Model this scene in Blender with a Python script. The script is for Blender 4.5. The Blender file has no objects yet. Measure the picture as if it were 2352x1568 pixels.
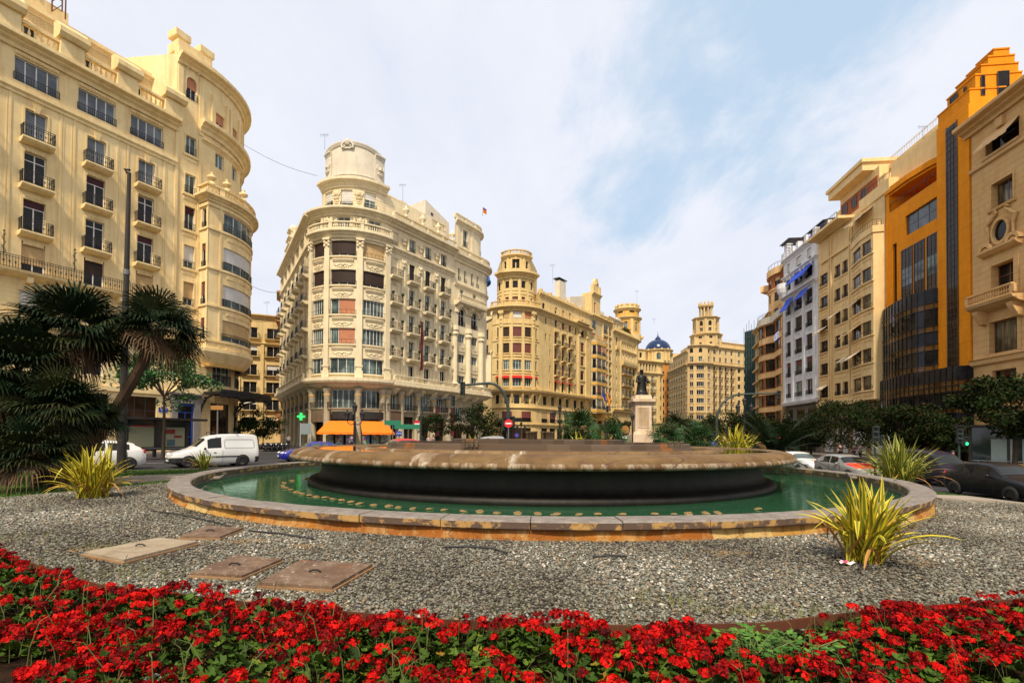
import bpy, bmesh, math, random
import numpy as np
from mathutils import Vector, Matrix
random.seed(7); R = math.radians
S = bpy.context.scene; COL = S.collection
# ---------------------------------------------------------------- camera
EYE = 1.8; FPX = 1111.0; PITCH, ROLL = R(0.9), R(0.4)
cd = bpy.data.cameras.new('camera'); cam = bpy.data.objects.new('camera', cd); COL.objects.link(cam)
cd.sensor_width = 36; cd.lens = 36*FPX/2352; cd.shift_y = 201.5/2352; cd.clip_start = .1; cd.clip_end = 3000
_f = Vector((0, math.cos(PITCH), math.sin(PITCH))); _u0 = Vector((0, -math.sin(PITCH), math.cos(PITCH))); _r0 = Vector((1, 0, 0))
_r = _r0*math.cos(ROLL)+_u0*math.sin(ROLL); _u = _u0*math.cos(ROLL)-_r0*math.sin(ROLL)
cam.matrix_world = Matrix(((_r.x, _u.x, -_f.x, 0), (_r.y, _u.y, -_f.y, 0), (_r.z, _u.z, -_f.z, EYE), (0, 0, 0, 1)))
S.camera = cam
# ---------------------------------------------------------------- light
SUN_EL, SUN_AZ = R(50), R(190)       # azimuth clockwise from +Y: behind the camera
sd_x, sd_y, sd_z = math.sin(SUN_AZ)*math.cos(SUN_EL), math.cos(SUN_AZ)*math.cos(SUN_EL), math.sin(SUN_EL)
w = bpy.data.worlds.new('World'); S.world = w; w.use_nodes = True
nt = w.node_tree; nt.nodes.clear()
def N(t, **k):
 n = nt.nodes.new(t)
 for a, b in k.items(): setattr(n, a, b)
 return n
LK = lambda a, b: nt.links.new(a, b)
sky = N('ShaderNodeTexSky'); sky.sky_type = 'NISHITA'; sky.sun_disc = False
sky.sun_elevation = SUN_EL; sky.sun_rotation = SUN_AZ; sky.air_density = 1.0; sky.dust_density = 1.0; sky.ozone_density = 1.0
tc = N('ShaderNodeTexCoord'); sep = N('ShaderNodeSeparateXYZ'); LK(tc.outputs['Generated'], sep.inputs[0])
def mth(op, a, b=None, c=None, clamp=False):
 n = N('ShaderNodeMath', operation=op, use_clamp=clamp)
 for i, v in enumerate((a, b, c)):
  if v is None: continue
  if isinstance(v, (int, float)): n.inputs[i].default_value = v
  else: LK(v, n.inputs[i])
 return n.outputs[0]
zz_ = mth('ADD', mth('MAXIMUM', sep.outputs[2], 0.0), .22)
cx_ = mth('DIVIDE', sep.outputs[0], zz_); cy_ = mth('DIVIDE', sep.outputs[1], zz_)
comb = N('ShaderNodeCombineXYZ'); LK(cx_, comb.inputs[0]); LK(cy_, comb.inputs[1])
def noise(scale, detail, rough, dist=0, off=(0, 0, 0), stretch=(1, 1, 1), rot=0):
 mp = N('ShaderNodeMapping'); mp.inputs['Location'].default_value = off; mp.inputs['Scale'].default_value = stretch
 mp.inputs['Rotation'].default_value = (0, 0, rot)
 LK(comb.outputs[0], mp.inputs[0])
 n = N('ShaderNodeTexNoise'); LK(mp.outputs[0], n.inputs['Vector']); n.inputs['Scale'].default_value = scale
 n.inputs['Detail'].default_value = detail; n.inputs['Roughness'].default_value = rough; n.inputs['Distortion'].default_value = dist
 return n.outputs['Fac']
n1 = noise(1.15, 9, .58, .35, (3.1, 1.7, 0)); n2 = noise(3.2, 8, .62, .2, (0.3, 5.2, 0), (1, .55, 1), .6)
# the blue opening in the cloud deck sits high to the right of the square
def cap(d, a, b):
 v = N('ShaderNodeVectorMath', operation='DOT_PRODUCT'); LK(tc.outputs['Generated'], v.inputs[0])
 v.inputs[1].default_value = Vector(d).normalized()
 m = N('ShaderNodeMapRange', interpolation_type='SMOOTHSTEP'); LK(v.outputs['Value'], m.inputs[0])
 m.inputs[1].default_value = math.cos(R(a)); m.inputs[2].default_value = math.cos(R(b)); m.inputs[3].default_value = 0; m.inputs[4].default_value = 1
 return m.outputs[0]
hole = mth('MAXIMUM', cap((.62, 1.0, .93), 24, 2), mth('MULTIPLY', cap((.22, 1.0, .62), 17, 2), .8))
cov = mth('SUBTRACT', mth('ADD', mth('MULTIPLY', n1, .62), mth('MULTIPLY', n2, .60)), mth('MULTIPLY', hole, .30))
cr = N('ShaderNodeMapRange', interpolation_type='SMOOTHSTEP'); LK(cov, cr.inputs[0])
cr.inputs[1].default_value = .25; cr.inputs[2].default_value = .46
cl = N('ShaderNodeMix', data_type='RGBA'); LK(mth('MULTIPLY', n2, 1.0), cl.inputs[0])
cl.inputs[6].default_value = (6.5, 7.0, 8.4, 1); cl.inputs[7].default_value = (8.9, 9.05, 9.5, 1)
# clear sky behind the clouds: the Nishita sky, brightened by thin veil
blu = N('ShaderNodeMix', data_type='RGBA'); blu.inputs[0].default_value = .80
LK(sky.outputs[0], blu.inputs[6]); blu.inputs[7].default_value = (5.7, 7.4, 9.2, 1)
mx = N('ShaderNodeMix', data_type='RGBA'); LK(cr.outputs[0], mx.inputs[0]); LK(blu.outputs[2], mx.inputs[6]); LK(cl.outputs[2], mx.inputs[7])
# warm boost added to the sky behind camera and overhead, lighting the façades
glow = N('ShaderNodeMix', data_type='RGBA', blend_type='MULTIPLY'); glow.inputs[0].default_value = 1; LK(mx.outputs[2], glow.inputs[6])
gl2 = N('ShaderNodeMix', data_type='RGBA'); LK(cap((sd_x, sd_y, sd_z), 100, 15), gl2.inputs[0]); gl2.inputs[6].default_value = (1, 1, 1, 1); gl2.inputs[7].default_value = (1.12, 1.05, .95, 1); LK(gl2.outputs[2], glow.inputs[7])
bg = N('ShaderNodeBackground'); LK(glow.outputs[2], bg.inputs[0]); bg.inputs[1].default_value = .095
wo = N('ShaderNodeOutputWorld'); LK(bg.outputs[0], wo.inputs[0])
sl = bpy.data.lights.new('sun', 'SUN'); sl.energy = 4.0; sl.angle = R(5); sl.color = (1, .87, .68)
so = bpy.data.objects.new('sun', sl); COL.objects.link(so)
sd = Vector((math.sin(SUN_AZ)*math.cos(SUN_EL), math.cos(SUN_AZ)*math.cos(SUN_EL), math.sin(SUN_EL)))
so.rotation_euler = sd.to_track_quat('Z', 'Y').to_euler(); so.location = (0, 0, 60)
vs = S.view_settings; vs.view_transform = 'Standard'; vs.look = 'None'; vs.exposure = 0.2; vs.gamma = 1; vs.use_curve_mapping = False
S.cycles.max_bounces = 6; S.cycles.diffuse_bounces = 3; S.cycles.glossy_bounces = 3; S.cycles.transparent_max_bounces = 8
S.cycles.use_denoising = True
# ---------------------------------------------------------------- pixel helpers (photo seen at 2352 px wide)
def ray(x, y): return _f+_r*((x-1176)/FPX)+_u*((985.5-y)/FPX)
def at(x, y, Y):
 d = ray(x, y); return Vector((0, 0, EYE))+d*(Y/d.y)
def atz(x, y, z):
 d = ray(x, y); return Vector((0, 0, EYE))+d*((z-EYE)/d.z)
# ---------------------------------------------------------------- naming helpers
def tag(o, label=None, cat=None, group=None, kind=None):
 if label: o['label'] = label
 if cat: o['category'] = cat
 if group: o['group'] = group
 if kind: o['kind'] = kind
 return o
def thing(name, label, cat, loc=(0, 0, 0), group=None):
 o = bpy.data.objects.new(name, None); COL.objects.link(o); o.empty_display_size = .3
 o.location = loc; return tag(o, label, cat, group)
def wloc(o):
 v = Vector((0, 0, 0))
 while o is not None: v += o.location; o = o.parent
 return v
def copy_tree(o, parent=None):
 c = o.copy(); COL.objects.link(c)
 if parent: c.parent = parent
 for ch in list(o.children): copy_tree(ch, c)
 return c
# ---------------------------------------------------------------- mesh builder
class MB:
 def __init__(s): s.v = []; s.f = []; s.m = []
 def face(s, pts, mi=0):
  k = len(s.v); s.v.extend(tuple(p) for p in pts); s.f.append(tuple(range(k, k+len(pts)))); s.m.append(mi)
 def grid(s, rows, mi=0, close=False):
  k = len(s.v); n = len(rows[0])
  for r_ in rows: s.v.extend(tuple(p) for p in r_)
  for i in range(len(rows)-1):
   for j in range(n if close else n-1):
    a = k+i*n+j; b = k+i*n+(j+1) % n
    s.f.append((a, b, b+n, a+n)); s.m.append(mi)
 def box(s, x0, x1, y0, y1, z0, z1, mi=0):
  k = len(s.v)
  s.v += [(x0, y0, z0), (x1, y0, z0), (x1, y1, z0), (x0, y1, z0), (x0, y0, z1), (x1, y0, z1), (x1, y1, z1), (x0, y1, z1)]
  for q in ((3, 2, 1, 0), (4, 5, 6, 7), (0, 1, 5, 4), (1, 2, 6, 5), (2, 3, 7, 6), (3, 0, 4, 7)):
   s.f.append(tuple(k+i for i in q)); s.m.append(mi)
 def obox(s, c, ax, ay, az, mi=0):      # oriented box: centre + half axes
  c, ax, ay, az = map(Vector, (c, ax, ay, az)); k = len(s.v)
  for sz in (-1, 1):
   for sx, sy in ((-1, -1), (1, -1), (1, 1), (-1, 1)): s.v.append(tuple(c+ax*sx+ay*sy+az*sz))
  for q in ((3, 2, 1, 0), (4, 5, 6, 7), (0, 1, 5, 4), (1, 2, 6, 5), (2, 3, 7, 6), (3, 0, 4, 7)):
   s.f.append(tuple(k+i for i in q)); s.m.append(mi)
 def tube(s, pts, r, n=6, mi=0, cap=True):
  pts = [Vector(p) for p in pts]; rr = r if hasattr(r, '__len__') else [r]*len(pts)
  rows = []; prev = None
  for i, p in enumerate(pts):
   t = (pts[min(i+1, len(pts)-1)]-pts[max(i-1, 0)]).normalized()
   a = Vector((0, 0, 1)) if abs(t.z) < .95 else Vector((1, 0, 0))
   if prev is not None: a = prev
   x = (a-t*a.dot(t)).normalized(); y = t.cross(x); prev = x
   rows.append([p+(x*math.cos(2*math.pi*j/n)+y*math.sin(2*math.pi*j/n))*rr[i] for j in range(n)])
  s.grid(rows, mi, True)
  if cap:
   k = len(s.v)-len(rows)*n
   s.f.append(tuple(range(k+n-1, k-1, -1))); s.m.append(mi)
   k = len(s.v)-n; s.f.append(tuple(range(k, k+n))); s.m.append(mi)
 def lathe(s, prof, c=(0, 0, 0), n=16, mi=0, a0=0, a1=None):
  full = a1 is None; a1 = a0+2*math.pi if full else a1
  m = n if full else n+1
  rows = [[(c[0]+r_*math.cos(a0+(a1-a0)*j/n), c[1]+r_*math.sin(a0+(a1-a0)*j/n), c[2]+z) for j in range(m)] for r_, z in prof]
  s.grid(rows, mi, full)
 def ball(s, c, r, n=8, mi=0, sq=(1, 1, 1)):
  k = max(3, n//2)
  rows = [[(c[0]+r*sq[0]*math.sin(math.pi*i/k)*math.cos(2*math.pi*j/n), c[1]+r*sq[1]*math.sin(math.pi*i/k)*math.sin(2*math.pi*j/n), c[2]-r*sq[2]*math.cos(math.pi*i/k)) for j in range(n)] for i in range(k+1)]
  s.grid(rows, mi, True)
 def build(s, name, mats, parent=None, smooth=False, label=None):
  me = bpy.data.meshes.new(name); o = wloc(parent) if parent is not None else Vector((0, 0, 0))
  me.from_pydata([(p[0]-o.x, p[1]-o.y, p[2]-o.z) for p in s.v], [], s.f)
  mats = mats if isinstance(mats, (list, tuple)) else [mats]
  for m_ in mats: me.materials.append(m_)
  if len(mats) > 1: me.polygons.foreach_set('material_index', s.m)
  if smooth: me.polygons.foreach_set('use_smooth', [True]*len(me.polygons))
  me.update()
  ob = bpy.data.objects.new(name, me); COL.objects.link(ob)
  if parent is not None: ob.parent = parent
  if label: ob['label'] = label
  return ob
def weld(ob, d=.0005):
 bm = bmesh.new(); bm.from_mesh(ob.data); bmesh.ops.remove_doubles(bm, verts=bm.verts, dist=d)
 bmesh.ops.recalc_face_normals(bm, faces=bm.faces); bm.to_mesh(ob.data); bm.free(); return ob
# ---------------------------------------------------------------- materials
def hexc(h):
 c = [int(h[i:i+2], 16)/255 for i in (0, 2, 4)]
 return tuple(((x+.055)/1.055)**2.4 if x > .04 else x/12.92 for x in c)+(1,)
MATS = {}
def pm(name, col, rough=.6, metal=0, spec=.5, emit=None, alpha=1, trans=0):
 m = bpy.data.materials.new(name); m.use_nodes = True; b = m.node_tree.nodes['Principled BSDF']
 b.inputs['Base Color'].default_value = tuple(col)[:3]+(1,); b.inputs['Roughness'].default_value = rough; b.inputs['Metallic'].default_value = metal
 b.inputs['Specular IOR Level'].default_value = spec
 if emit: b.inputs['Emission Color'].default_value = tuple(emit[:3])+(1,); b.inputs['Emission Strength'].default_value = emit[3]
 if trans: b.inputs['Transmission Weight'].default_value = trans
 MATS[name] = m; return m
class NT:      # small node-tree helper
 def __init__(s, m): s.t = m.node_tree; s.b = s.t.nodes['Principled BSDF']
 def n(s, t, **k):
  x = s.t.nodes.new(t)
  for a, b in k.items(): setattr(x, a, b)
  return x
 def l(s, a, b): s.t.links.new(a, b)
 def pos(s): return s.n('ShaderNodeNewGeometry').outputs['Position']
 def map(s, src, scale=(1, 1, 1), loc=(0, 0, 0), rot=(0, 0, 0)):
  m = s.n('ShaderNodeMapping'); m.inputs['Scale'].default_value = scale; m.inputs['Location'].default_value = loc; m.inputs['Rotation'].default_value = rot
  s.l(src, m.inputs[0]); return m.outputs[0]
 def noise(s, src, scale, detail=4, rough=.55, dist=0, out='Fac'):
  x = s.n('ShaderNodeTexNoise'); s.l(src, x.inputs['Vector'])
  x.inputs['Scale'].default_value = scale; x.inputs['Detail'].default_value = detail; x.inputs['Roughness'].default_value = rough; x.inputs['Distortion'].default_value = dist
  return x.outputs[out]
 def voro(s, src, scale, feat='F1', out='Distance', rnd=1):
  x = s.n('ShaderNodeTexVoronoi', feature=feat); s.l(src, x.inputs['Vector']); x.inputs['Scale'].default_value = scale; x.inputs['Randomness'].default_value = rnd
  return x.outputs[out]
 def ramp(s, src, stops, interp='LINEAR'):
  x = s.n('ShaderNodeValToRGB'); x.color_ramp.interpolation = interp; e = x.color_ramp.elements
  while len(e) < len(stops): e.new(.5)
  for i, (p, c) in enumerate(stops):
   e[i].position = p; e[i].color = (c if hasattr(c, '__len__') else (c, c, c, 1))
  s.l(src, x.inputs[0]); return x.outputs[0]
 def mix(s, fac, a, b, mode='MIX'):
  x = s.n('ShaderNodeMix', data_type='RGBA', blend_type=mode)
  for i, v in ((0, fac), (6, a), (7, b)):
   if isinstance(v, (int, float)): x.inputs[i].default_value = v
   elif isinstance(v, tuple): x.inputs[i].default_value = v
   else: s.l(v, x.inputs[i])
  return x.outputs[2]
 def math(s, op, a, b=0., clamp=False):
  x = s.n('ShaderNodeMath', operation=op, use_clamp=clamp)
  for i, v in ((0, a), (1, b)):
   if isinstance(v, (int, float)): x.inputs[i].default_value = v
   else: s.l(v, x.inputs[i])
  return x.outputs[0]
 def bump(s, h, strength=.3, dist=.02):
  x = s.n('ShaderNodeBump'); x.inputs['Strength'].default_value = strength; x.inputs['Distance'].default_value = dist
  s.l(h, x.inputs['Height']); s.l(x.outputs[0], s.b.inputs['Normal'])
 def col(s, c): s.l(c, s.b.inputs['Base Color'])
def stucco(name, c1, c2, stain=(.3, .2, .1, 1), amt=.35, joints=None, rough=.85, mott=1.2):
 m = pm(name, c1, rough, spec=.2); t = NT(m); p = t.pos()
 c = t.mix(t.ramp(t.noise(p, .35, 6, .6), [(.35, 0), (.7, 1)]), c1, c2)
 f = t.noise(t.map(p, (mott, mott, mott*.7)), 1.0, 9, .72)
 c = t.mix(t.ramp(f, [(.42, 0), (.72, .6)]), c, tuple(x*.74 for x in c1[:3])+(1,))
 s_ = t.noise(t.map(p, (1.6, 1.6, .10)), 1.0, 6, .7)           # rain streaks running down the plaster
 c = t.mix(t.math('MULTIPLY', t.ramp(s_, [(.48, 0), (.72, 1)]), amt*1.35), c, stain)
 if joints:
  z = t.n('ShaderNodeSeparateXYZ'); t.l(p, z.inputs[0])
  w_ = t.math('PINGPONG', z.outputs[2], joints/2)
  c = t.mix(t.math('MULTIPLY', t.math('LESS_THAN', w_, .025), .45), c, tuple(x*.45 for x in c1[:3])+(1,))
 t.col(c); t.bump(t.noise(p, 9, 5, .6), .25, .02); return m
def glass(name, col, rough=.04, curtain=None):
 m = pm(name, col, rough, spec=.26); t = NT(m); p = t.pos()
 if curtain:
  f = t.noise(t.map(p, (5, 5, .25)), 1.0, 3, .6); g = t.noise(p, .55, 2, .5)
  c = t.mix(t.math('MULTIPLY', t.ramp(f, [(.4, .25), (.65, 1)]), t.ramp(g, [(.42, .15), (.6, 1)])), col, curtain)
  t.col(c)
 else:
  t.col(t.mix(t.ramp(t.noise(p, .6, 2), [(.4, 0), (.65, 1)]), col, tuple(min(1, x*1.8+.004) for x in col[:3])+(1,)))
 t.bump(t.noise(p, .8, 2), .08, .05); return m
def slats(name, col, pitch=.06, rough=.6):
 m = pm(name, col, rough, spec=.3); t = NT(m); p = t.pos()
 z = t.n('ShaderNodeSeparateXYZ'); t.l(p, z.inputs[0]); w_ = t.math('PINGPONG', z.outputs[2], pitch/2)
 t.col(t.mix(t.ramp(t.noise(p, 1.3, 4), [(.4, 0), (.7, .4)]), col, tuple(x*.6 for x in col[:3])+(1,)))
 t.bump(w_, .6, .05); return m
def iron(name, col=(.018, .018, .02, 1), rough=.5): return pm(name, col, rough, .3, .4)
CREAM1 = stucco('ochre_cream_plaster', (.84, .64, .32, 1), (.90, .72, .40, 1), (.45, .24, .07, 1), .32)
CREAM2 = stucco('pale_cream_plaster', (.77, .655, .43, 1), (.83, .72, .50, 1), (.40, .30, .18, 1), .25)
CREAM3 = stucco('straw_plaster', (.70, .51, .22, 1), (.77, .59, .29, 1), (.34, .22, .09, 1), .35)
SHADE2 = stucco('shaded_cream_stone', (.44, .37, .25, 1), (.50, .43, .30, 1), (.22, .17, .11, 1), .35, .55)  # cream ground-floor stone, its colour darkened to stand for street-level shade
OCHREST = stucco('mustard_plaster', (.62, .36, .08, 1), (.70, .43, .12, 1), (.3, .15, .04, 1), .35)
TAN4 = stucco('grey_straw_plaster', (.58, .45, .24, 1), (.64, .52, .30, 1), (.25, .16, .08, 1), .4)
SAND7 = stucco('sand_stone_plaster', (.62, .44, .20, 1), (.70, .52, .26, 1), (.3, .2, .1, 1), .4)
PEACH8 = stucco('peach_plaster', (.78, .50, .22, 1), (.83, .57, .28, 1), (.4, .22, .09, 1), .25)
BRICK8 = stucco('rust_brick', (.34, .10, .035, 1), (.40, .13, .05, 1), (.12, .04, .02, 1), .3)
WHITE9 = stucco('white_plaster', (.72, .72, .74, 1), (.78, .78, .79, 1), (.42, .40, .38, 1), .2)
BEIGE10 = stucco('beige_plaster', (.80, .56, .26, 1), (.85, .63, .32, 1), (.42, .28, .13, 1), .25)
ORANGE11 = stucco('orange_plaster', (.78, .26, .006, 1), (.82, .30, .010, 1), (.50, .17, .01, 1), .28, 2.4)
STONE12 = stucco('sandstone_ashlar', (.62, .38, .155, 1), (.68, .45, .215, 1), (.55, .27, .06, 1), .35, .62)
WHITEP = stucco('white_render', (.66, .59, .47, 1), (.72, .66, .54, 1), (.4, .36, .3, 1), .25)
IRON = iron('black_wrought_iron'); FRAMEW = pm('white_window_paint', (.72, .70, .66, 1), .45); FRAMED = pm('dark_window_frame', (.035, .028, .022, 1), .4)
FRAMEB = pm('brown_timber_frame', (.16, .06, .025, 1), .45)
GL_D = glass('dark_window_glass', (.007, .006, .006, 1)); GL_C = glass('curtained_glass', (.02, .035, .035, 1), .05, (.24, .32, .30, 1))
GL_T = glass('tan_curtained_glass', (.025, .02, .012, 1), .06, (.26, .22, .13, 1)); GL_B = glass('bluish_glass', (.10, .115, .13, 1), .03)
GL_K = glass('smoked_glass', (.022, .011, .006, 1), .06); GL_A = glass('amber_spandrel_glass', (.07, .032, .008, 1), .06); GL_N = glass('navy_panel', (.007, .008, .012, 1), .25)
SH_T = slats('tan_roller_blind', (.55, .37, .17, 1)); SH_W = slats('white_roller_blind', (.66, .64, .60, 1)); SH_O = slats('terracotta_blind', (.50, .20, .10, 1))
SH_K = slats('brown_black_blind', (.035, .018, .012, 1)); SH_M = slats('maroon_blind', (.16, .045, .04, 1)); SH_P = slats('plum_awning_cloth', (.06, .012, .02, 1))
# ---------------------------------------------------------------- façades follow a plan line; u runs left to right seen from the square, d stands out
class Path:
 def __init__(s, pts):
  s.p = [Vector((p[0], p[1])) for p in pts]; s.c = [0]
  for a, b in zip(s.p, s.p[1:]): s.c.append(s.c[-1]+(b-a).length)
  s.L = s.c[-1]; s.t = [(b-a).normalized() for a, b in zip(s.p, s.p[1:])]; s.n = [Vector((t.y, -t.x)) for t in s.t]
  s.vn = [s.n[0]]
  for a, b in zip(s.n, s.n[1:]):
   m = (a+b).normalized(); s.vn.append(m/max(.35, m.dot(a)))
  s.vn.append(s.n[-1])
 def P(s, u, z, d=0):
  if u <= 0: q = s.p[0]+s.t[0]*u; n = s.vn[0]
  elif u >= s.L: q = s.p[-1]+s.t[-1]*(u-s.L); n = s.vn[-1]
  else:
   i = max(k for k in range(len(s.t)) if s.c[k] <= u+1e-7)
   f = u-s.c[i]; q = s.p[i]+s.t[i]*f
   n = s.vn[i] if f < 1e-6 else (s.vn[i+1] if s.c[i+1]-u < 1e-6 else None)
   if n is None:      # interpolate the miter so long trims stay closed
    k = f/(s.c[i+1]-s.c[i]); n = s.vn[i].lerp(s.vn[i+1], k) if len(s.t) > 1 else s.n[0]
  return (q.x+n.x*d, q.y+n.y*d, z)
 def us(s, a, b): return [a]+[c for c in s.c[1:-1] if a+1e-4 < c < b-1e-4]+[b]
def arc(p0, hd, r, ang, n):      # points of an arc from p0 heading hd, turning left by ang degrees (right when negative)
 sg = 1 if ang > 0 else -1; c = Vector(p0)+Vector((-hd[1], hd[0])).normalized()*r*sg; v = Vector(p0)-c; out = []
 for i in range(n+1):
  a = R(ang)*i/n; out.append((c.x+v.x*math.cos(a)-v.y*math.sin(a), c.y+v.x*math.sin(a)+v.y*math.cos(a)))
 return out
def bow(p0, p1, sag, n):         # shallow arc between two plan points bulging to the outside
 a = Vector(p0); b = Vector(p1); ch = (b-a).length; r = (ch*ch/4+sag*sag)/(2*sag); t = (b-a).normalized(); nn = Vector((t.y, -t.x))
 c = (a+b)/2+nn*(sag-r); h = math.asin(ch/2/r); out = []
 for i in range(n+1):
  q = -h+2*h*i/n; out.append(tuple(c+nn*r*math.cos(q)+t*r*math.sin(q)))
 return out
def pbox(mb, pa, u0, u1, z0, z1, d0, d1, mi=0, back=False, ends=True):
 U = pa.us(u0, u1)
 rows = [[pa.P(u, z0, d0), pa.P(u, z0, d1), pa.P(u, z1, d1), pa.P(u, z1, d0)] for u in U]
 k = len(mb.v)
 for r_ in rows: mb.v += r_
 for i in range(len(U)-1):
  for a, b in ((0, 1), (1, 2), (2, 3)) + (((3, 0),) if back else ()):
   q = k+4*i; mb.f.append((q+a, q+4+a, q+4+b, q+b)); mb.m.append(mi)
 if ends:
  mb.f.append((k+3, k+2, k+1, k)); mb.m.append(mi); q = k+4*(len(U)-1); mb.f.append((q, q+1, q+2, q+3)); mb.m.append(mi)
def pprof(mb, pa, u0, u1, prof, mi=0, ends=True):
 U = pa.us(u0, u1); n = len(prof); k = len(mb.v)
 for u in U: mb.v += [pa.P(u, z, d) for d, z in prof]
 for i in range(len(U)-1):
  for j in range(n-1):
   q = k+n*i+j; mb.f.append((q, q+n, q+n+1, q+1)); mb.m.append(mi)
 if ends:
  mb.f.append(tuple(k+n-1-j for j in range(n))); mb.m.append(mi); q = k+n*(len(U)-1); mb.f.append(tuple(q+j for j in range(n))); mb.m.append(mi)
def cornice(mb, pa, u0, u1, z0, z1, dep, d0=0, mi=0):
 h = z1-z0; pprof(mb, pa, u0, u1, [(d0, z0), (d0+dep*.22, z0), (d0+dep*.28, z0+h*.28), (d0+dep*.55, z0+h*.42), (d0+dep*.6, z0+h*.55), (d0+dep*.95, z0+h*.66), (d0+dep, z0+h*.72), (d0+dep, z1), (d0, z1+.02)], mi)
def dentils(mb, pa, u0, u1, z0, z1, d0, d1, step, mi=0):
 n = max(1, int((u1-u0)/step)); s = (u1-u0)/n
 for i in range(n): pbox(mb, pa, u0+s*(i+.2), u0+s*(i+.75), z0, z1, d0, d1, mi)
def wall(mb, pa, u0, u1, z0, z1, ops, depth=.25, mi=0, d=0.0):
 U = sorted(set([round(x, 4) for x in pa.us(u0, u1)]+[round(x, 4) for o in ops for x in o[:2] if u0 < x < u1]))
 Z = sorted(set([z0, z1]+[round(x, 4) for o in ops for x in o[2:4] if z0 < x < z1]))
 k = len(mb.v); nz = len(Z)
 for u in U: mb.v += [pa.P(u, z, d) for z in Z]
 for i in range(len(U)-1):
  um = (U[i]+U[i+1])/2; hit = [o for o in ops if o[0]-1e-4 <= um <= o[1]+1e-4]
  for j in range(nz-1):
   zm = (Z[j]+Z[j+1])/2
   if any(o[2]-1e-4 <= zm <= o[3]+1e-4 for o in hit): continue
   q = k+nz*i+j; mb.f.append((q, q+nz, q+nz+1, q+1)); mb.m.append(mi)
 for a, b, za, zb in ops:
  W = pa.us(a, b); dd = d-(depth if not isinstance(depth, dict) else .25)
  for zq in (za, zb): mb.grid([[pa.P(u, zq, d) for u in W], [pa.P(u, zq, dd) for u in W]], mi)
  for uq in (a, b): mb.face([pa.P(uq, za, d), pa.P(uq, za, dd), pa.P(uq, zb, dd), pa.P(uq, zb, d)], mi)
def spandrel(mb, pa, a, b, zb, d=0, depth=.25, mi=0, n=10):     # fills the corners of an opening whose head is a half circle
 c = (a+b)/2; r = (b-a)/2
 pts = [(c-r*math.cos(math.pi*i/n), zb-r+r*math.sin(math.pi*i/n)) for i in range(n+1)]
 for (ua, za), (ub, zb_) in zip(pts, pts[1:]):
  mb.face([pa.P(ua, za, d), pa.P(ub, zb_, d), pa.P(ub, zb, d), pa.P(ua, zb, d)], mi)
  mb.face([pa.P(ua, za, d), pa.P(ub, zb_, d), pa.P(ub, zb_, d-depth), pa.P(ua, za, d-depth)], mi)
def ring(mb, pa, uc, zc, r0, r1, d0, d1, a0=0, a1=180, n=14, mi=0, ky=1):
 A = [R(a0+(a1-a0)*i/n) for i in range(n+1)]
 f = lambda r_, a, d: pa.P(uc-r_*math.cos(a), zc+r_*ky*math.sin(a), d)
 mb.grid([[f(r0, a, d0), f(r0, a, d1), f(r1, a, d1), f(r1, a, d0)] for a in A], mi)
def rail(mb, pa, a, b, z, d0, d, h, step=.13, th=.032, rows=(0, .12), belly=0):
 for zz in (z+.06, z+h-.03)+((z+h-.2,) if h > .8 else ()):
  pbox(mb, pa, a, b, zz, zz+.035, d-.025, d+.01, back=True)
  if d0 < d-.05:
   for u in (a, b): pbox(mb, pa, u-.012, u+.012, zz, zz+.035, d0, d, back=True)
 n = max(2, int((b-a)/step))
 for i in range(n+1):
  u = a+(b-a)*i/n; w = th*(1.6 if i in (0, n) else 1)
  pbox(mb, pa, u-w/2, u+w/2, z, z+h, d-.02, d, back=True)
  if i % 2 and h > .7: pbox(mb, pa, u-.05, u+.05, z+h*.38, z+h*.52, d-.016, d-.004, back=True)
 if d0 < d-.05:
  m = max(1, int((d-d0)/step))
  for u in (a, b):
   for i in range(1, m): q = d0+(d-d0)*i/m; pbox(mb, pa, u-th/2, u+th/2, z, z+h, q-.01, q+.01, back=True)
def balcony(root, pa, a, b, z, dep=.9, h=1.0, th=.32, stone=CREAM1, step=.14, metal=IRON, pots=False):
 m = MB(); pprof(m, pa, a, b, [(0, z-th), (dep*.55, z-th*.95), (dep*.86, z-th*.62), (dep*.9, z-th*.42), (dep, z-th*.36), (dep, z), (0, z)])
 o = m.build('balcony', stone, root)
 r_ = MB(); rail(r_, pa, a+.05, b-.05, z, .02, dep-.06, h, step); r_.build('railing', metal, o)
 if pots:
  q = MB()
  for u in (a+.12, b-.12):
   c = pa.P(u, z+1.22, dep-.1)
   q.ball(c, .24, 9, 0); q.lathe([(.1, -1.2), (.15, -.9), (.14, -.88), (.02, -.88), (.02, -.1)], c, 8, 1)
  q.build('clipped_shrub', [TOPIARY, POT], o, True)
 return o
def guard(root, pa, a, b, z, h=.75, d=.06, step=.13):
 m = MB(); rail(m, pa, a, b, z, d, d, h, step); return m.build('railing', IRON, root)
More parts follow.
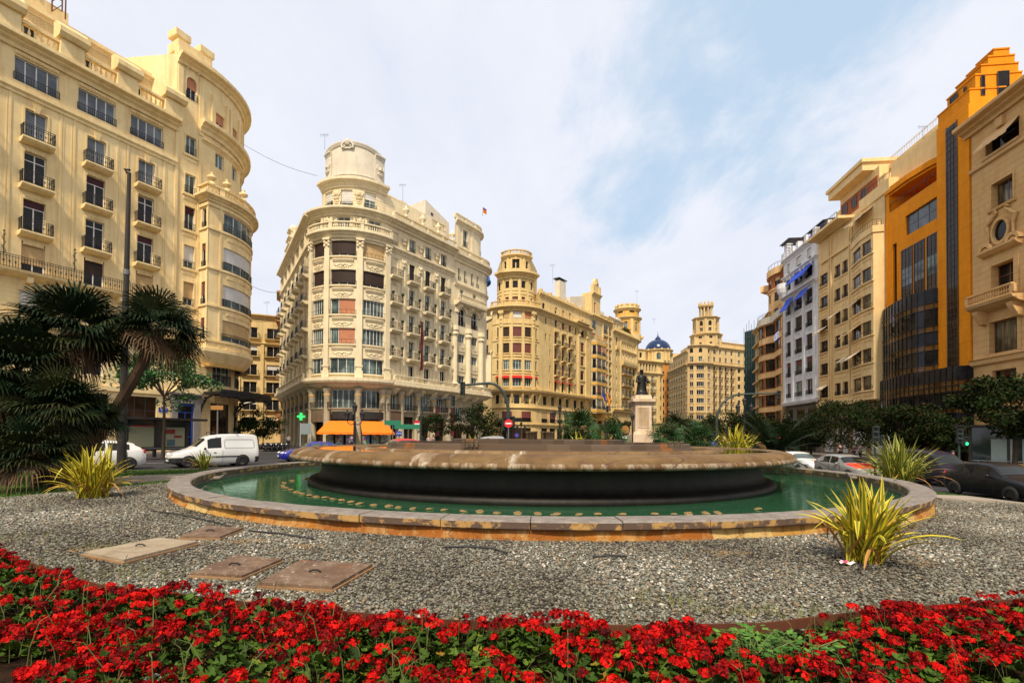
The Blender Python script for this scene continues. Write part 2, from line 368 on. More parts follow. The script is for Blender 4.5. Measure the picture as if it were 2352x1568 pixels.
def window(root, pa, a, b, za, zb, depth=.22, fr=FRAMEW, gl=GL_D, mull=2, tr=None, shut=0, sh=SH_T, fw=.07, name='window', label=None, grd=0, arch=False):
 m = MB(); d0 = -depth; d1 = -depth+.06; D = dict(back=False)
 for x0, x1, y0, y1 in ((a, b, za, za+fw), (a, b, zb-fw, zb), (a, a+fw, za+fw, zb-fw), (b-fw, b, za+fw, zb-fw)): pbox(m, pa, x0, x1, y0, y1, d0, d1)
 for i in range(1, mull):
  u = a+(b-a)*i/mull; pbox(m, pa, u-fw*.55, u+fw*.55, za+fw, zb-fw, d0, d1-.012)
 if tr: pbox(m, pa, a+fw, b-fw, za+(zb-za)*tr-fw*.5, za+(zb-za)*tr+fw*.5, d0, d1-.02)
 o = m.build(name, fr, root, label=label)
 g = MB(); U = pa.us(a+.01, b-.01); g.grid([[pa.P(u, za+.01, d0+.02) for u in U], [pa.P(u, zb-.01, d0+.02) for u in U]]); g.build('pane', gl, o)
 if shut:
  s = MB(); pbox(s, pa, a+fw*.6, b-fw*.6, zb-(zb-za)*shut, zb-fw*.4, d0+.03, d1+.03); s.build('roller_blind', sh, o)
 if grd:
  q = MB(); rail(q, pa, a-.04, b+.04, za, .05, .05, grd, .14); q.build('railing', IRON, o)
 return o
def balustrade(mb, pa, a, b, z, h=1.0, d0=0, d1=.3, step=.3, pier=2.4, mi=0, n=6):
 pbox(mb, pa, a, b, z, z+h*.16, d0, d1, mi, True); pbox(mb, pa, a, b, z+h*.84, z+h, d0-.03, d1+.04, mi, True)
 k = max(1, round((b-a)/pier)); s = (b-a)/k; pw = .22
 for i in range(k+1): pbox(mb, pa, a+s*i-pw, a+s*i+pw, z+h*.16, z+h*.84, d0, d1-.01, mi, True)
 dm = (d0+d1)/2; r0 = min(.11, step*.36)
 prof = [(.7, .16), (.45, .24), (1, .42), (.55, .62), (.42, .7), (.75, .84)]
 for i in range(k):
  u0 = a+s*i+pw; w = s-2*pw; q = max(1, int(w/step))
  for j in range(q):
   c = pa.P(u0+w*(j+.5)/q, z, dm); mb.lathe([(r0*r_, h*f) for r_, f in prof], c, n, mi)
def shell(mb, pa, u0, u1, z0, z1, back, mi=0):      # roof and the walls away from the square
 U = pa.us(u0, u1); top = [pa.P(u, z1, 0) for u in U]+[(x, y, z1) for x, y in back]; mb.face(top, mi)
 ring_ = [pa.P(u1, 0, 0)[:2]]+[tuple(b) for b in back]+[pa.P(u0, 0, 0)[:2]]
 for a, b in zip(ring_, ring_[1:]): mb.face([(a[0], a[1], z0), (b[0], b[1], z0), (b[0], b[1], z1), (a[0], a[1], z1)], mi)
def facade(root, pa, u0, u1, z0, z1, mat, wins, depth=.24, name='wall', back=None):
 m = MB(); wall(m, pa, u0, u1, z0, z1, [w_['r'] for w_ in wins], depth)
 for w_ in wins:
  if w_.get('arch'): spandrel(m, pa, w_['r'][0], w_['r'][1], w_['r'][3], 0, depth)
 if back: shell(m, pa, u0, u1, z0, z1, back)
 o = m.build(name, mat, root)
 for w_ in wins:
  k = {a: b for a, b in w_.items() if a not in ('r', 'balc', 'sur')}; k.setdefault('depth', depth)
  window(root, pa, *w_['r'], **k)
  if w_.get('balc'):
   q = dict(w_['balc']); e = q.pop('e', .45); a, b, za, zb = w_['r']; balcony(root, pa, a-e, b+e, q.pop('z', za), **q)
 return o
def surround(mb, pa, a, b, za, zb, w=.16, d=.06, key=0, mi=0):
 pbox(mb, pa, a-w, a, za, zb, 0, d, mi); pbox(mb, pa, b, b+w, za, zb, 0, d, mi); pbox(mb, pa, a-w, b+w, zb, zb+w, 0, d, mi)
 if key:
  c = (a+b)/2; k = len(mb.v)
  mb.v += [pa.P(c-key*.32, zb-.12, d+.12), pa.P(c+key*.32, zb-.12, d+.12), pa.P(c+key*.55, zb+key*1.1, d+.16), pa.P(c-key*.55, zb+key*1.1, d+.16)]
  mb.v += [pa.P(c-key*.32, zb-.12, 0), pa.P(c+key*.32, zb-.12, 0), pa.P(c+key*.55, zb+key*1.1, 0), pa.P(c-key*.55, zb+key*1.1, 0)]
  for q in ((0, 1, 2, 3), (0, 3, 7, 4), (1, 5, 6, 2), (3, 2, 6, 7), (0, 4, 5, 1)): mb.f.append(tuple(k+i for i in q)); mb.m.append(mi)
def garland(mb, pa, uc, zc, w, h, d=.02, mi=0):      # relief swag: a boss, two scrolls and hanging leaves
 P_ = pa.P; mb.ball(P_(uc, zc+h*.15, d+.03), h*.22, 7, mi, (1, 1, 1.2))
 for s in (-1, 1):
  pts = [(.08, .1), (.22, .32), (.42, .18), (.6, -.05), (.78, .1), (.9, .3), (.82, .42), (.72, .3)]
  mb.tube([P_(uc+s*w*.5*a, zc+h*b, d) for a, b in pts], [h*.11]*5+[h*.09, h*.07, h*.05], 5, mi)
  for a, b, r_ in ((.3, -.2, .12), (.48, -.32, .1), (.12, -.35, .12)): mb.ball(P_(uc+s*w*.5*a, zc+h*b, d), h*r_, 6, mi, (1.4, 1.4, .8))
TOPIARY = pm('clipped_box_leaves', (.012, .03, .012, 1), .9); POT = pm('dark_planter', (.03, .02, .018, 1), .7)
AWN_O = pm('orange_awning_cloth', (.85, .20, .005, 1), .8); AWN_B = pm('blue_awning_cloth', (.012, .06, .50, 1), .8); AWN_R = pm('red_awning_cloth', (.62, .01, .008, 1), .8); AWN_T = pm('tan_awning_cloth', (.66, .42, .20, 1), .85); AWN_C = pm('cream_awning_cloth', (.72, .58, .40, 1), .85)
def awning(root, pa, a, b, z, dep, drop, mat, d0=.03, val=.18, name='awning', ribs=True):
 m = MB(); n = max(2, int((b-a)/.35))
 rows = []
 for i in range(5):
  f = i/4; rows.append([pa.P(a+(b-a)*j/n, z-drop*f+.03*math.sin(j*1.9)*f-.10*math.sin(math.pi*f)*.5, d0+dep*f) for j in range(n+1)])
 rows.append([pa.P(a+(b-a)*j/n, z-drop-val-(.05 if j % 2 else 0), d0+dep+.01) for j in range(n+1)])
 m.grid(rows); return m.build(name, mat, root)
# ---------------------------------------------------------------- ground: road, pavements, lawn, gravel
def interp(x, pts):
 if x <= pts[0][0]: return pts[0][1]
 for (a, b), (c, d) in zip(pts, pts[1:]):
  if x <= c: return b+(d-b)*(x-a)/(c-a)
 return pts[-1][1]
def sstep(a, b, x): t = max(0, min(1, (x-a)/(b-a))); return t*t*(3-2*t)
road_z = lambda x, y: -.6*sstep(4, 17, x)
isl_z = lambda x, y: .11-.20*sstep(5, 14, x)-.42*sstep(14.5, 18.2, x)
YB = [(-70, 16.5), (-45, 18.4), (-22, 20.9), (-12.4, 24.4), (-8, 30.5), (0, 35), (8, 34.5), (14, 32), (17.3, 28.5), (18.0, 24), (18.4, 20), (18.8, 15), (19.6, 7), (21, -12), (60, -12.2)]
yb = lambda x: interp(x, YB)
def frange(a, b, n): return [a+(b-a)*i/n for i in range(n+1)]
def sheet(name, xs, yf, ybk, ny, zf, mat, dz=0.0):
 m = MB(); rows = []
 for x in xs:
  a, b = yf(x), ybk(x); rows.append([(x, a+(b-a)*j/ny, zf(x, a+(b-a)*j/ny)+dz) for j in range(ny+1)])
 m.grid(rows); o = m.build(name, mat); tag(o, kind='structure'); return weld(o)
ASPH = pm('asphalt', (.045, .045, .05, 1), .85, spec=.3); t = NT(ASPH); p = t.pos()
t.col(t.mix(t.ramp(t.noise(p, .5, 6, .6), [(.35, 0), (.7, 1)]), (.026, .025, .027, 1), (.045, .043, .044, 1))); t.bump(t.noise(p, 60, 3), .3, .01)
PAVE = pm('paving_stone', (.22, .19, .16, 1), .8, spec=.3); t = NT(PAVE); p = t.pos()
br = t.n('ShaderNodeTexBrick'); t.l(t.map(p, (1, 1, 1)), br.inputs['Vector']); br.inputs['Scale'].default_value = 1.0; br.inputs['Brick Width'].default_value = .6; br.inputs['Row Height'].default_value = .4; br.inputs['Mortar Size'].default_value = .012
br.inputs['Color1'].default_value = (.13, .105, .085, 1); br.inputs['Color2'].default_value = (.16, .135, .11, 1); br.inputs['Mortar'].default_value = (.09, .08, .07, 1)
t.col(t.mix(t.ramp(t.noise(p, 1.5, 6, .65), [(.4, 0), (.75, .6)]), br.outputs[0], (.12, .10, .085, 1))); t.bump(t.noise(p, 20, 4), .3, .01)
LAWN = pm('lawn_soil', (.03, .07, .012, 1), .95, spec=.1); t = NT(LAWN); p = t.pos()
t.col(t.mix(t.noise(p, 6, 5), (.025, .06, .01, 1), (.05, .10, .015, 1)))
GRAV = pm('gravel_bed', (.2, .19, .17, 1), .9, spec=.25); t = NT(GRAV); p = t.pos(); q = t.map(p, (1, 1, .2))
v1 = t.n('ShaderNodeTexVoronoi'); t.l(q, v1.inputs['Vector']); v1.inputs['Scale'].default_value = 26
sv = t.n('ShaderNodeSeparateXYZ'); t.l(v1.outputs['Color'], sv.inputs[0])
c = t.ramp(sv.outputs[0], [(0, (.13, .115, .09, 1)), (.35, (.21, .195, .16, 1)), (.62, (.30, .295, .255, 1)), (.86, (.42, .41, .36, 1)), (1, (.58, .55, .48, 1))])
c = t.mix(t.ramp(v1.outputs['Distance'], [(.25, 0), (.62, .9)]), c, (.02, .018, .015, 1))
t.col(t.mix(t.ramp(t.noise(p, .45, 4), [(.4, 0), (.7, .55)]), c, (.11, .10, .08, 1), 'MULTIPLY') if 0 else c); t.bump(t.math('SUBTRACT', 1, v1.outputs['Distance']), 1.0, .03)
xs = [-400, -200, -100, -60, -30, -10, 0]+frange(2, 18, 10)+[22, 30, 60, 120, 200, 420]
sheet('road', xs, lambda x: -60, lambda x: 700, 30, road_z, ASPH)
sheet('ground', [-1500, -400, 0, 420, 1500], lambda x: -200, lambda x: 2500, 6, lambda x, y: -.75, pm('far_ground', (.1, .095, .085, 1), .9))
xi = frange(-70, -24, 10)+frange(-22, 16, 38)+frange(16.5, 22, 11)
sheet('lawn', xi, lambda x: -12, yb, 24, isl_z, LAWN)
KERB = stucco('kerb_granite', (.19, .16, .135, 1), (.24, .21, .18, 1), (.10, .08, .06, 1), .3)
m = MB()
for a, b in zip(xi, xi[1:]):
 for x0, x1, dd in ((a, b, 0),):
  A = Vector((x0, yb(x0))); B = Vector((x1, yb(x1))); n = Vector((-(B-A).y, (B-A).x)).normalized()*.18
  if A.y < -8: continue
  za, zb = isl_z(*A)+.02, isl_z(*B)+.02
  m.face([(*A, za), (*B, zb), (*(B+n), zb), (*(A+n), za)]); m.face([(*(A+n), za), (*(B+n), zb), (*(B+n), -.8), (*(A+n), -.8)])
tag(m.build('kerb', KERB), kind='structure')
# gravel: bounded by the lawn on the left, by the stone path on the right
CX, CY, RO_ = 1.04, 20.35, 12.65
GY = [(-40, 2), (-19, 8.6), (-13.2, 12.0), (-14.0, 15.6)]
gyb = lambda x: interp(x, [(-40, 4), (-22, 8.4), (-16.5, 10.6), (-13.0, 12.6), (-12.2, 15.5), (-11.3, 17.5), (-10, 19), (1, 20), (12.5, 18), (13.4, 14.8), (20, 12.4), (40, 4)])
sheet('gravel', frange(-40, -16, 8)+frange(-15, 16, 62)+frange(17, 40, 12), lambda x: -8, gyb, 40, isl_z, GRAV, .03)
# stone paths either side of the pool
STONE = stucco('path_stone', (.30, .25, .20, 1), (.36, .31, .25, 1), (.14, .10, .07, 1), .35)
def slabs(name, quads, z, h=.1):
 m = MB()
 for q in quads:
  k = [(x, y, z+isl_z(x, y)) for x, y in q]; kb = [(x, y, z-h+isl_z(x, y)) for x, y in q]; m.face(k)
  m.grid([kb, k], 0, True)
 return tag(m.build(name, STONE), kind='structure')
pl = []
for i in range(7):
 a = atz(500, 1094, .15).xy.lerp(atz(255, 1112, .15).xy, i/5); b = atz(560, 1083, .15).xy.lerp(atz(330, 1092, .15).xy, i/5); a2 = atz(500, 1094, .15).xy.lerp(atz(255, 1112, .15).xy, (i+.97)/5); b2 = atz(560, 1083, .15).xy.lerp(atz(330, 1092, .15).xy, (i+.97)/5)
 pl.append([a, a2, b2, b])
slabs('path', pl, .06)
pr = []
for i in range(9):
 x0 = 13.1+i*1.25; f = lambda x: 14.75-(x-13.1)*.33
 pr.append([(x0, f(x0)), (x0+1.23, f(x0+1.23)), (x0+1.6, f(x0+1.23)+1.3), (x0+.35, f(x0)+1.3)])
slabs('path', pr, .10, .16)
# pavements with kerbs
def pavement(pa, u0, u1, d1, z, lift=.14):
 m = MB(); pbox(m, pa, u0, u1, z-.3, z+lift, -1.2, d1); o = m.build('pavement', PAVE); tag(o, kind='structure')
 k = MB(); pbox(k, pa, u0, u1, z-.3, z+lift+.006, d1, d1+.16); pk = k.build('kerb', KERB); tag(pk, kind='structure')
pavement(Path([(-52, 14), (-33.0, 50.3)]+arc((-33.0, 50.3), (.476, .879), 7, 75, 6)[1:]), 0, 60, 5.2, 0)
pavement(Path([(-43.2, 90.3), (-27.4, 65.5)]+bow((-27.4, 65.5), (-17.1, 66.4), 2.3, 8)[1:]+[(-3.6, 85.5), (-6, 92)]), 0, 80, 6.5, 0)
pavement(Path([(-10, 128), (-4.6, 110.6)]+bow((-4.6, 110.6), (6, 111), 2.4, 6)[1:]+[(44, 162)]), 0, 110, 5.5, 0)
pavement(Path([rp_ for rp_ in ((42.3+.1093*150, 150), (42.3+.1093*-20, -20))]), 0, 170, 11.5, -.6)
# lane paint on the left roadway and in front of the cream building
PAINT = stucco('worn_road_paint', (.62, .62, .60, 1), (.7, .7, .68, 1), (.2, .2, .2, 1), .5); m = MB()
def dash(x0, y0, x1, y1, w=.13, ln=2.5, gap=3.5):
 a = Vector((x0, y0)); b = Vector((x1, y1)); t_ = (b-a).normalized(); n = Vector((-t_.y, t_.x))*w/2; s = 0
 while s < (b-a).length:
  p0 = a+t_*s; p1 = a+t_*min(s+ln, (b-a).length); m.face([(*(p0-n), road_z(*p0)+.005), (*(p1-n), road_z(*p1)+.005), (*(p1+n), road_z(*p1)+.005), (*(p0+n), road_z(*p0)+.005)]); s += ln+gap
dash(-60, 24, -20, 31); dash(-20, 31, -6, 45); dash(-60, 29, -22, 36.5); dash(-22, 36.5, -8, 52); dash(-34, 47, -8, 58, .15, 90, 1); dash(25.5, 5, 27.5, 60); dash(29, 5, 31.5, 60)
tag(m.build('road_marking', PAINT), kind='structure')
# ---------------------------------------------------------------- the fountain
pool = thing('fountain_pool', 'round outer pool of green water inside a low weathered stone kerb', 'pool', (CX, CY, 0))
ZC = .466
COP = pm('coping_stone', (.3, .27, .24, 1), .75, spec=.3); t = NT(COP); p = t.pos()
g = t.n('ShaderNodeNewGeometry'); sn = t.n('ShaderNodeSeparateXYZ'); t.l(g.outputs['Normal'], sn.inputs[0])
topc = t.mix(t.ramp(t.noise(t.map(p, (1, 1, 1)), 5, 7, .7), [(.35, 0), (.7, 1)]), (.16, .135, .115, 1), (.30, .265, .235, 1))
topc = t.mix(t.ramp(t.noise(p, 26, 3, .6), [(.5, 0), (.72, .55)]), topc, (.13, .11, .10, 1))
side = t.mix(t.ramp(t.noise(t.map(p, (1.7, 1.7, 2.2)), 1.7, 9, .72), [(.50, 0), (.56, 1)]), (.115, .075, .055, 1), (.46, .27, .09, 1))
side = t.mix(t.ramp(t.noise(t.map(p, (1, 1, 1.5)), 3.1, 6, .7), [(.62, 0), (.66, .9)]), side, (.55, .40, .2, 1))
t.col(t.mix(t.ramp(sn.outputs[2], [(.35, 0), (.6, 1)]), side, topc)); t.bump(t.noise(p, 11, 8, .7), .5, .025)
RND = pm('stained_pool_wall', (.5, .3, .1, 1), .85, spec=.2); t = NT(RND); p = t.pos()
tv = t.n('ShaderNodeSeparateXYZ'); t.l(p, tv.inputs[0])
ang = t.math('ARCTAN2', t.math('SUBTRACT', tv.outputs[0], CX), t.math('SUBTRACT', CY, tv.outputs[1]))
blk = t.n('ShaderNodeTexWhiteNoise', noise_dimensions='1D'); t.l(t.math('FLOOR', t.math('MULTIPLY', ang, 11.0)), blk.inputs['W'])
c = t.ramp(blk.outputs['Value'], [(0, (.30, .10, .016, 1)), (.4, (.38, .145, .022, 1)), (.62, (.46, .24, .05, 1)), (.8, (.55, .38, .14, 1)), (1, (.62, .49, .26, 1))], 'CONSTANT')
c = t.mix(t.ramp(t.noise(t.map(p, (1.5, 1.5, .6)), 2.2, 9, .7), [(.46, 0), (.66, .7)]), c, (.58, .40, .17, 1))
c = t.mix(t.ramp(t.noise(t.map(p, (4, 4, .5)), 1.5, 6, .7), [(.52, 0), (.66, .8)]), c, (.22, .09, .025, 1))
c = t.mix(t.ramp(t.voro(t.map(p, (1, 1, 1.3)), 1.35, 'DISTANCE_TO_EDGE'), [(0, .8), (.007, 0)]), c, (.06, .035, .02, 1))
t.col(c); t.bump(t.noise(p, 7, 8, .7), .8, .05)
NB = 54; rn = random.Random(4)
m = MB()
for i in range(NB):      # coping laid in blocks with open joints and slightly uneven faces
 a0 = 2*math.pi*i/NB+.0006; a1 = 2*math.pi*(i+1)/NB-.0006; dz = rn.uniform(-.006, .006); dr = rn.uniform(-.012, .012)
 rows = []
 for j in range(5):
  a = a0+(a1-a0)*j/4; cs, s_ = math.cos(a), math.sin(a); rr = RO_+dr+rn.uniform(-.004, .004)
  rows.append([(CX+r_*cs, CY+r_*s_, z+dz) for r_, z in ((12.12, ZC-.18), (12.10, ZC-.03), (12.13, ZC), (rr-.03, ZC), (rr, ZC-.025), (rr-.008, ZC-.13), (rr-.03, ZC-.15), (rr-.12, ZC-.155))])
 m.grid(rows); k = len(m.v)-40; m.f.append(tuple(range(k, k+8))); m.m.append(0); m.f.append(tuple(range(k+39, k+31, -1))); m.m.append(0)
cop = m.build('coping', COP, pool)
m = MB(); n = 216; rows = []
for r0, z in ((RO_-.10, ZC-.15), (RO_-.09, ZC-.26), (RO_-.05, ZC-.31), (RO_-.04, -.5)):
 rows.append([(CX+(r0+.018*math.sin(i*1.7)+.012*math.sin(i*.61))*math.cos(2*math.pi*i/n), CY+(r0+.018*math.sin(i*1.7)+.012*math.sin(i*.61))*math.sin(2*math.pi*i/n), z) for i in range(n)])
m.grid(rows, 0, True); m.build('outer_wall', RND, pool, True)
m = MB(); m.lathe([(12.16, ZC-.05), (12.16, -.5)], (CX, CY, 0), 120); m.build('inner_wall', stucco('wet_concrete', (.17, .14, .11, 1), (.22, .19, .14, 1), (.07, .06, .03, 1), .4), pool, True)
FLR = pm('pool_floor_paint', (.05, .2, .12, 1), .7, spec=.2); t = NT(FLR); p = t.pos()
t.col(t.mix(t.ramp(t.noise(p, .6, 6, .65), [(.38, 0), (.66, 1)]), (.03, .16, .085, 1), (.11, .30, .19, 1)))
m = MB(); m.lathe([(8.2, -.38), (12.16, -.38)], (CX, CY, 0), 96); m.build('pool_floor', FLR, pool)
m = MB()
for x0, y0, x1, y1 in ((2.0, 12.0, 2.45, 8.4), (.9, 12.2, .8, 8.5), (1.2, 12.2, 1.35, 8.5)): m.tube([(x0, y0, -.3), (x1, y1, -.3)], .09, 8)
m.box(4.5, 8.5, 10.5, 12.6, -.37, -.33); m.build('pipe', stucco('pale_pipe', (.30, .30, .16, 1), (.35, .34, .2, 1)), pool)
WAT = bpy.data.materials.new('pool_water'); WAT.use_nodes = True; T = WAT.node_tree; T.nodes.clear()
def wn(tp): return T.nodes.new(tp)
def water(T, tint, bump, scale, body=None, turbid=0, ior=1.38):
 o = wn('ShaderNodeOutputMaterial'); mx_ = wn('ShaderNodeMixShader'); tr_ = wn('ShaderNodeBsdfTransparent'); gl_ = wn('ShaderNodeBsdfGlossy'); fr = wn('ShaderNodeFresnel'); ge = wn('ShaderNodeNewGeometry'); nz = wn('ShaderNodeTexNoise'); bp = wn('ShaderNodeBump'); mp = wn('ShaderNodeMapping')
 tr_.inputs[0].default_value = tint; gl_.inputs['Roughness'].default_value = .015; gl_.inputs[0].default_value = (.95, .97, 1, 1) if not body else (.62, .86, .74, 1); fr.inputs[0].default_value = ior
 mp.inputs['Scale'].default_value = (1, 2.2, 1); T.links.new(ge.outputs['Position'], mp.inputs[0]); T.links.new(mp.outputs[0], nz.inputs['Vector']); nz.inputs['Scale'].default_value = scale; nz.inputs['Detail'].default_value = 4
 bp.inputs['Strength'].default_value = bump; bp.inputs['Distance'].default_value = .05; T.links.new(nz.outputs['Fac'], bp.inputs['Height'])
 for x in (gl_, fr): T.links.new(bp.outputs[0], x.inputs['Normal'])
 T.links.new(fr.outputs[0], mx_.inputs[0]); 
 if body:      # cloudy green water: part of the light is scattered back by the algae in it
  df = wn('ShaderNodeBsdfDiffuse'); df.inputs[0].default_value = body; m2 = wn('ShaderNodeMixShader'); m2.inputs[0].default_value = turbid; T.links.new(tr_.outputs[0], m2.inputs[1]); T.links.new(df.outputs[0], m2.inputs[2]); T.links.new(m2.outputs[0], mx_.inputs[1])
 else: T.links.new(tr_.outputs[0], mx_.inputs[1])
 pass; T.links.new(gl_.outputs[0], mx_.inputs[2]); T.links.new(mx_.outputs[0], o.inputs[0])
water(T, (.42, .72, .55, 1), .10, 2.6, (.034, .125, .062, 1), .62, 1.42)
m = MB(); m.lathe([(12.17, .15), (10.7, .15), (9.5, .15), (8.2, .15)], (CX, CY, 0), 96); tag(m.build('water', WAT), kind='structure')
# upper basin on its dark pedestal
bas = thing('fountain_basin', 'wide upper basin with a rounded stained stone rim over a dark pedestal', 'fountain', (CX, CY, 0))
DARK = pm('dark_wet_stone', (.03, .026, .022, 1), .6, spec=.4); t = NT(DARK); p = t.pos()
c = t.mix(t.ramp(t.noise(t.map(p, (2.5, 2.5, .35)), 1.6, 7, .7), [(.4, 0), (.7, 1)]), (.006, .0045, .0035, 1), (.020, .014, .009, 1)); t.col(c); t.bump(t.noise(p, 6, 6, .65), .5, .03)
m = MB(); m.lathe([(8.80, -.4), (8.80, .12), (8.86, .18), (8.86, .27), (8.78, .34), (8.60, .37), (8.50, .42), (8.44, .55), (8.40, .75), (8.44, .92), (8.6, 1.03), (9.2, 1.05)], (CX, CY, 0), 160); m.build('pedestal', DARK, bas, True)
RIM = pm('rim_stone', (.3, .2, .11, 1), .7, spec=.3); t = NT(RIM); p = t.pos(); tv = t.n('ShaderNodeSeparateXYZ'); t.l(p, tv.inputs[0])
c = t.mix(t.ramp(t.noise(t.map(p, (.9, .9, 2)), 1.2, 8, .68), [(.36, 0), (.68, 1)]), (.105, .056, .020, 1), (.21, .128, .050, 1))
rv = t.math('ARCTAN2', t.math('SUBTRACT', tv.outputs[0], CX), t.math('SUBTRACT', CY, tv.outputs[1]))
cmb_ = t.n('ShaderNodeCombineXYZ'); t.l(t.math('MULTIPLY', rv, 30), cmb_.inputs[0]); t.l(t.math('MULTIPLY', tv.outputs[2], 1.2), cmb_.inputs[1])
drip = t.noise(cmb_.outputs[0], 1.0, 6, .7)                       # lime runs following the fall of the water
lowz = t.ramp(tv.outputs[2], [(0, 1), (1, 0)])
low = t.math('LESS_THAN', tv.outputs[2], 1.19)
c = t.mix(t.math('MULTIPLY', t.ramp(drip, [(.46, 0), (.56, .95)]), t.math('ADD', t.math('MULTIPLY', low, .5), t.math('MULTIPLY', t.ramp(t.noise(cmb_.outputs[0], .22, 2), [(.60, 0), (.66, 1)]), .9), True)), c, (.50, .43, .33, 1))
c = t.mix(t.math('MULTIPLY', t.ramp(t.noise(cmb_.outputs[0], 2.3, 5, .7), [(.5, 0), (.62, .9)]), low), c, (.11, .05, .02, 1))
c = t.mix(t.math('MULTIPLY', t.ramp(t.noise(cmb_.outputs[0], .5, 5, .7), [(.56, 0), (.68, .7)]), 1.0), c, (.12, .065, .03, 1))
c = t.mix(t.ramp(t.voro(t.map(p, (1, 1, .8)), .55, 'DISTANCE_TO_EDGE'), [(0, .9), (.006, 0)]), c, (.05, .03, .02, 1))
t.col(c); t.bump(t.noise(p, 10, 8, .7), .5, .025)
m = MB(); m.lathe([(9.1, 1.06), (9.22, 1.03), (9.33, 1.025), (9.41, 1.05), (9.45, 1.10), (9.43, 1.155), (9.385, 1.18), (9.375, 1.20), (9.36, 1.24), (9.29, 1.30), (9.18, 1.345), (9.02, 1.38), (8.86, 1.39), (8.76, 1.38), (8.72, 1.36), (8.70, 1.25)], (CX, CY, 0), 200); m.build('rim', RIM, bas, True)
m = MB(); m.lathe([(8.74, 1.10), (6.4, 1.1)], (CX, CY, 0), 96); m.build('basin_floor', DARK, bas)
W2 = bpy.data.materials.new('basin_water'); W2.use_nodes = True; T = W2.node_tree; T.nodes.clear(); water(T, (.10, .09, .06, 1), .05, 2.0)
m = MB(); m.lathe([(6.0, 1.355), (7.4, 1.355), (8.73, 1.355)], (CX, CY, 0), 96); o = m.build('basin_water', W2, bas)
TIER = pm('brown_tier_stone', (.12, .08, .05, 1), .7, spec=.3); t = NT(TIER); p = t.pos(); tv = t.n('ShaderNodeSeparateXYZ'); t.l(p, tv.inputs[0])
ang = t.math('ARCTAN2', t.math('SUBTRACT', tv.outputs[0], CX), t.math('SUBTRACT', CY, tv.outputs[1])); blk = t.n('ShaderNodeTexWhiteNoise', noise_dimensions='1D'); t.l(t.math('FLOOR', t.math('MULTIPLY', ang, 9.0)), blk.inputs['W'])
c = t.ramp(blk.outputs['Value'], [(0, (.075, .045, .025, 1)), (.45, (.10, .064, .038, 1)), (.78, (.12, .08, .052, 1)), (.90, (.24, .085, .02, 1)), (1, (.34, .12, .02, 1))], 'CONSTANT')
c = t.mix(t.ramp(t.noise(p, 1.6, 8, .7), [(.42, 0), (.7, .8)]), c, (.07, .05, .035, 1)); t.col(c); t.bump(t.noise(p, 9, 7, .7), .5, .03)
m = MB(); m.lathe([(7.25, 1.3), (7.25, 1.36), (7.2, 1.40), (7.1, 1.415), (6.9, 1.41), (6.84, 1.38), (6.84, 1.3)], (CX, CY, 0), 128); m.build('inner_kerb', RIM, bas, True)
m = MB(); m.lathe([(6.12, 1.1), (6.12, 1.42), (6.07, 1.44), (6.07, 1.565), (6.02, 1.58), (5.7, 1.58), (5.68, 1.35)], (CX, CY, 0), 40); m.build('middle_tier', TIER, bas)
m = MB(); m.lathe([(5.7, 1.5), (3.4, 1.5)], (CX, CY, 0), 40); m.build('tier_water', W2, bas)
m = MB(); m.lathe([(3.55, 1.4), (3.55, 1.70), (3.5, 1.715), (3.2, 1.715), (3.2, 1.6), (0, 1.6)], (CX, CY, 0), 28); m.build('top_tier', TIER, bas)
# bronze spouts standing on the top tier
SP = stucco('weathered_bronze', (.07, .05, .03, 1), (.14, .10, .06, 1), (.03, .02, .012, 1), .4, None, .6)
for i, (px, h) in enumerate(((1211, 2.03), (1219, 2.04), (1230, 2.05), (1246, 2.04), (1257, 2.04), (1268, 2.03), (1262, 2.03), (1225, 2.04))):
 q = at(px, 1005, 20.2+(i % 3)*.35); m = MB(); m.lathe([(.075, 1.55), (.07, h-.08), (.09, h-.06), (.1, h), (.06, h), (.05, h-.2)], (q.x, q.y, 0), 9)
 o = m.build('spout', SP, None, True); o.data.transform(Matrix.Translation((-q.x, -q.y, -1.6))); o.location = (q.x, q.y, 1.6); tag(o, 'bronze spout pipe standing in the cluster on the top tier of the fountain', 'spout', 'bronze spouts on the fountain')
for i, px in enumerate((1065, 1074, 1084, 1095)):
 q = at(px, 1016, 14.6); m = MB(); m.lathe([(.05, 1.5), (.045, 1.62), (.065, 1.64), (.06, 1.67), (.02, 1.68)], (q.x, q.y, 0), 8); o = m.build('nozzle', SP); o.data.transform(Matrix.Translation((-q.x, -q.y, -1.58))); o.location = (q.x, q.y, 1.58); tag(o, 'short dark nozzle on the left part of the middle tier', 'nozzle', 'short nozzles left of the spouts')
for i, px in enumerate((1538, 1552, 1565)):
 q = at(px, 1016, 14.7); m = MB(); m.lathe([(.06, 1.5), (.055, 1.64), (.08, 1.66), (.07, 1.69), (.02, 1.70)], (q.x, q.y, 0), 8); o = m.build('nozzle', SP); o.data.transform(Matrix.Translation((-q.x, -q.y, -1.58))); o.location = (q.x, q.y, 1.58); tag(o, 'short dark nozzle on the right part of the middle tier', 'nozzle', 'short nozzles right of the spouts')
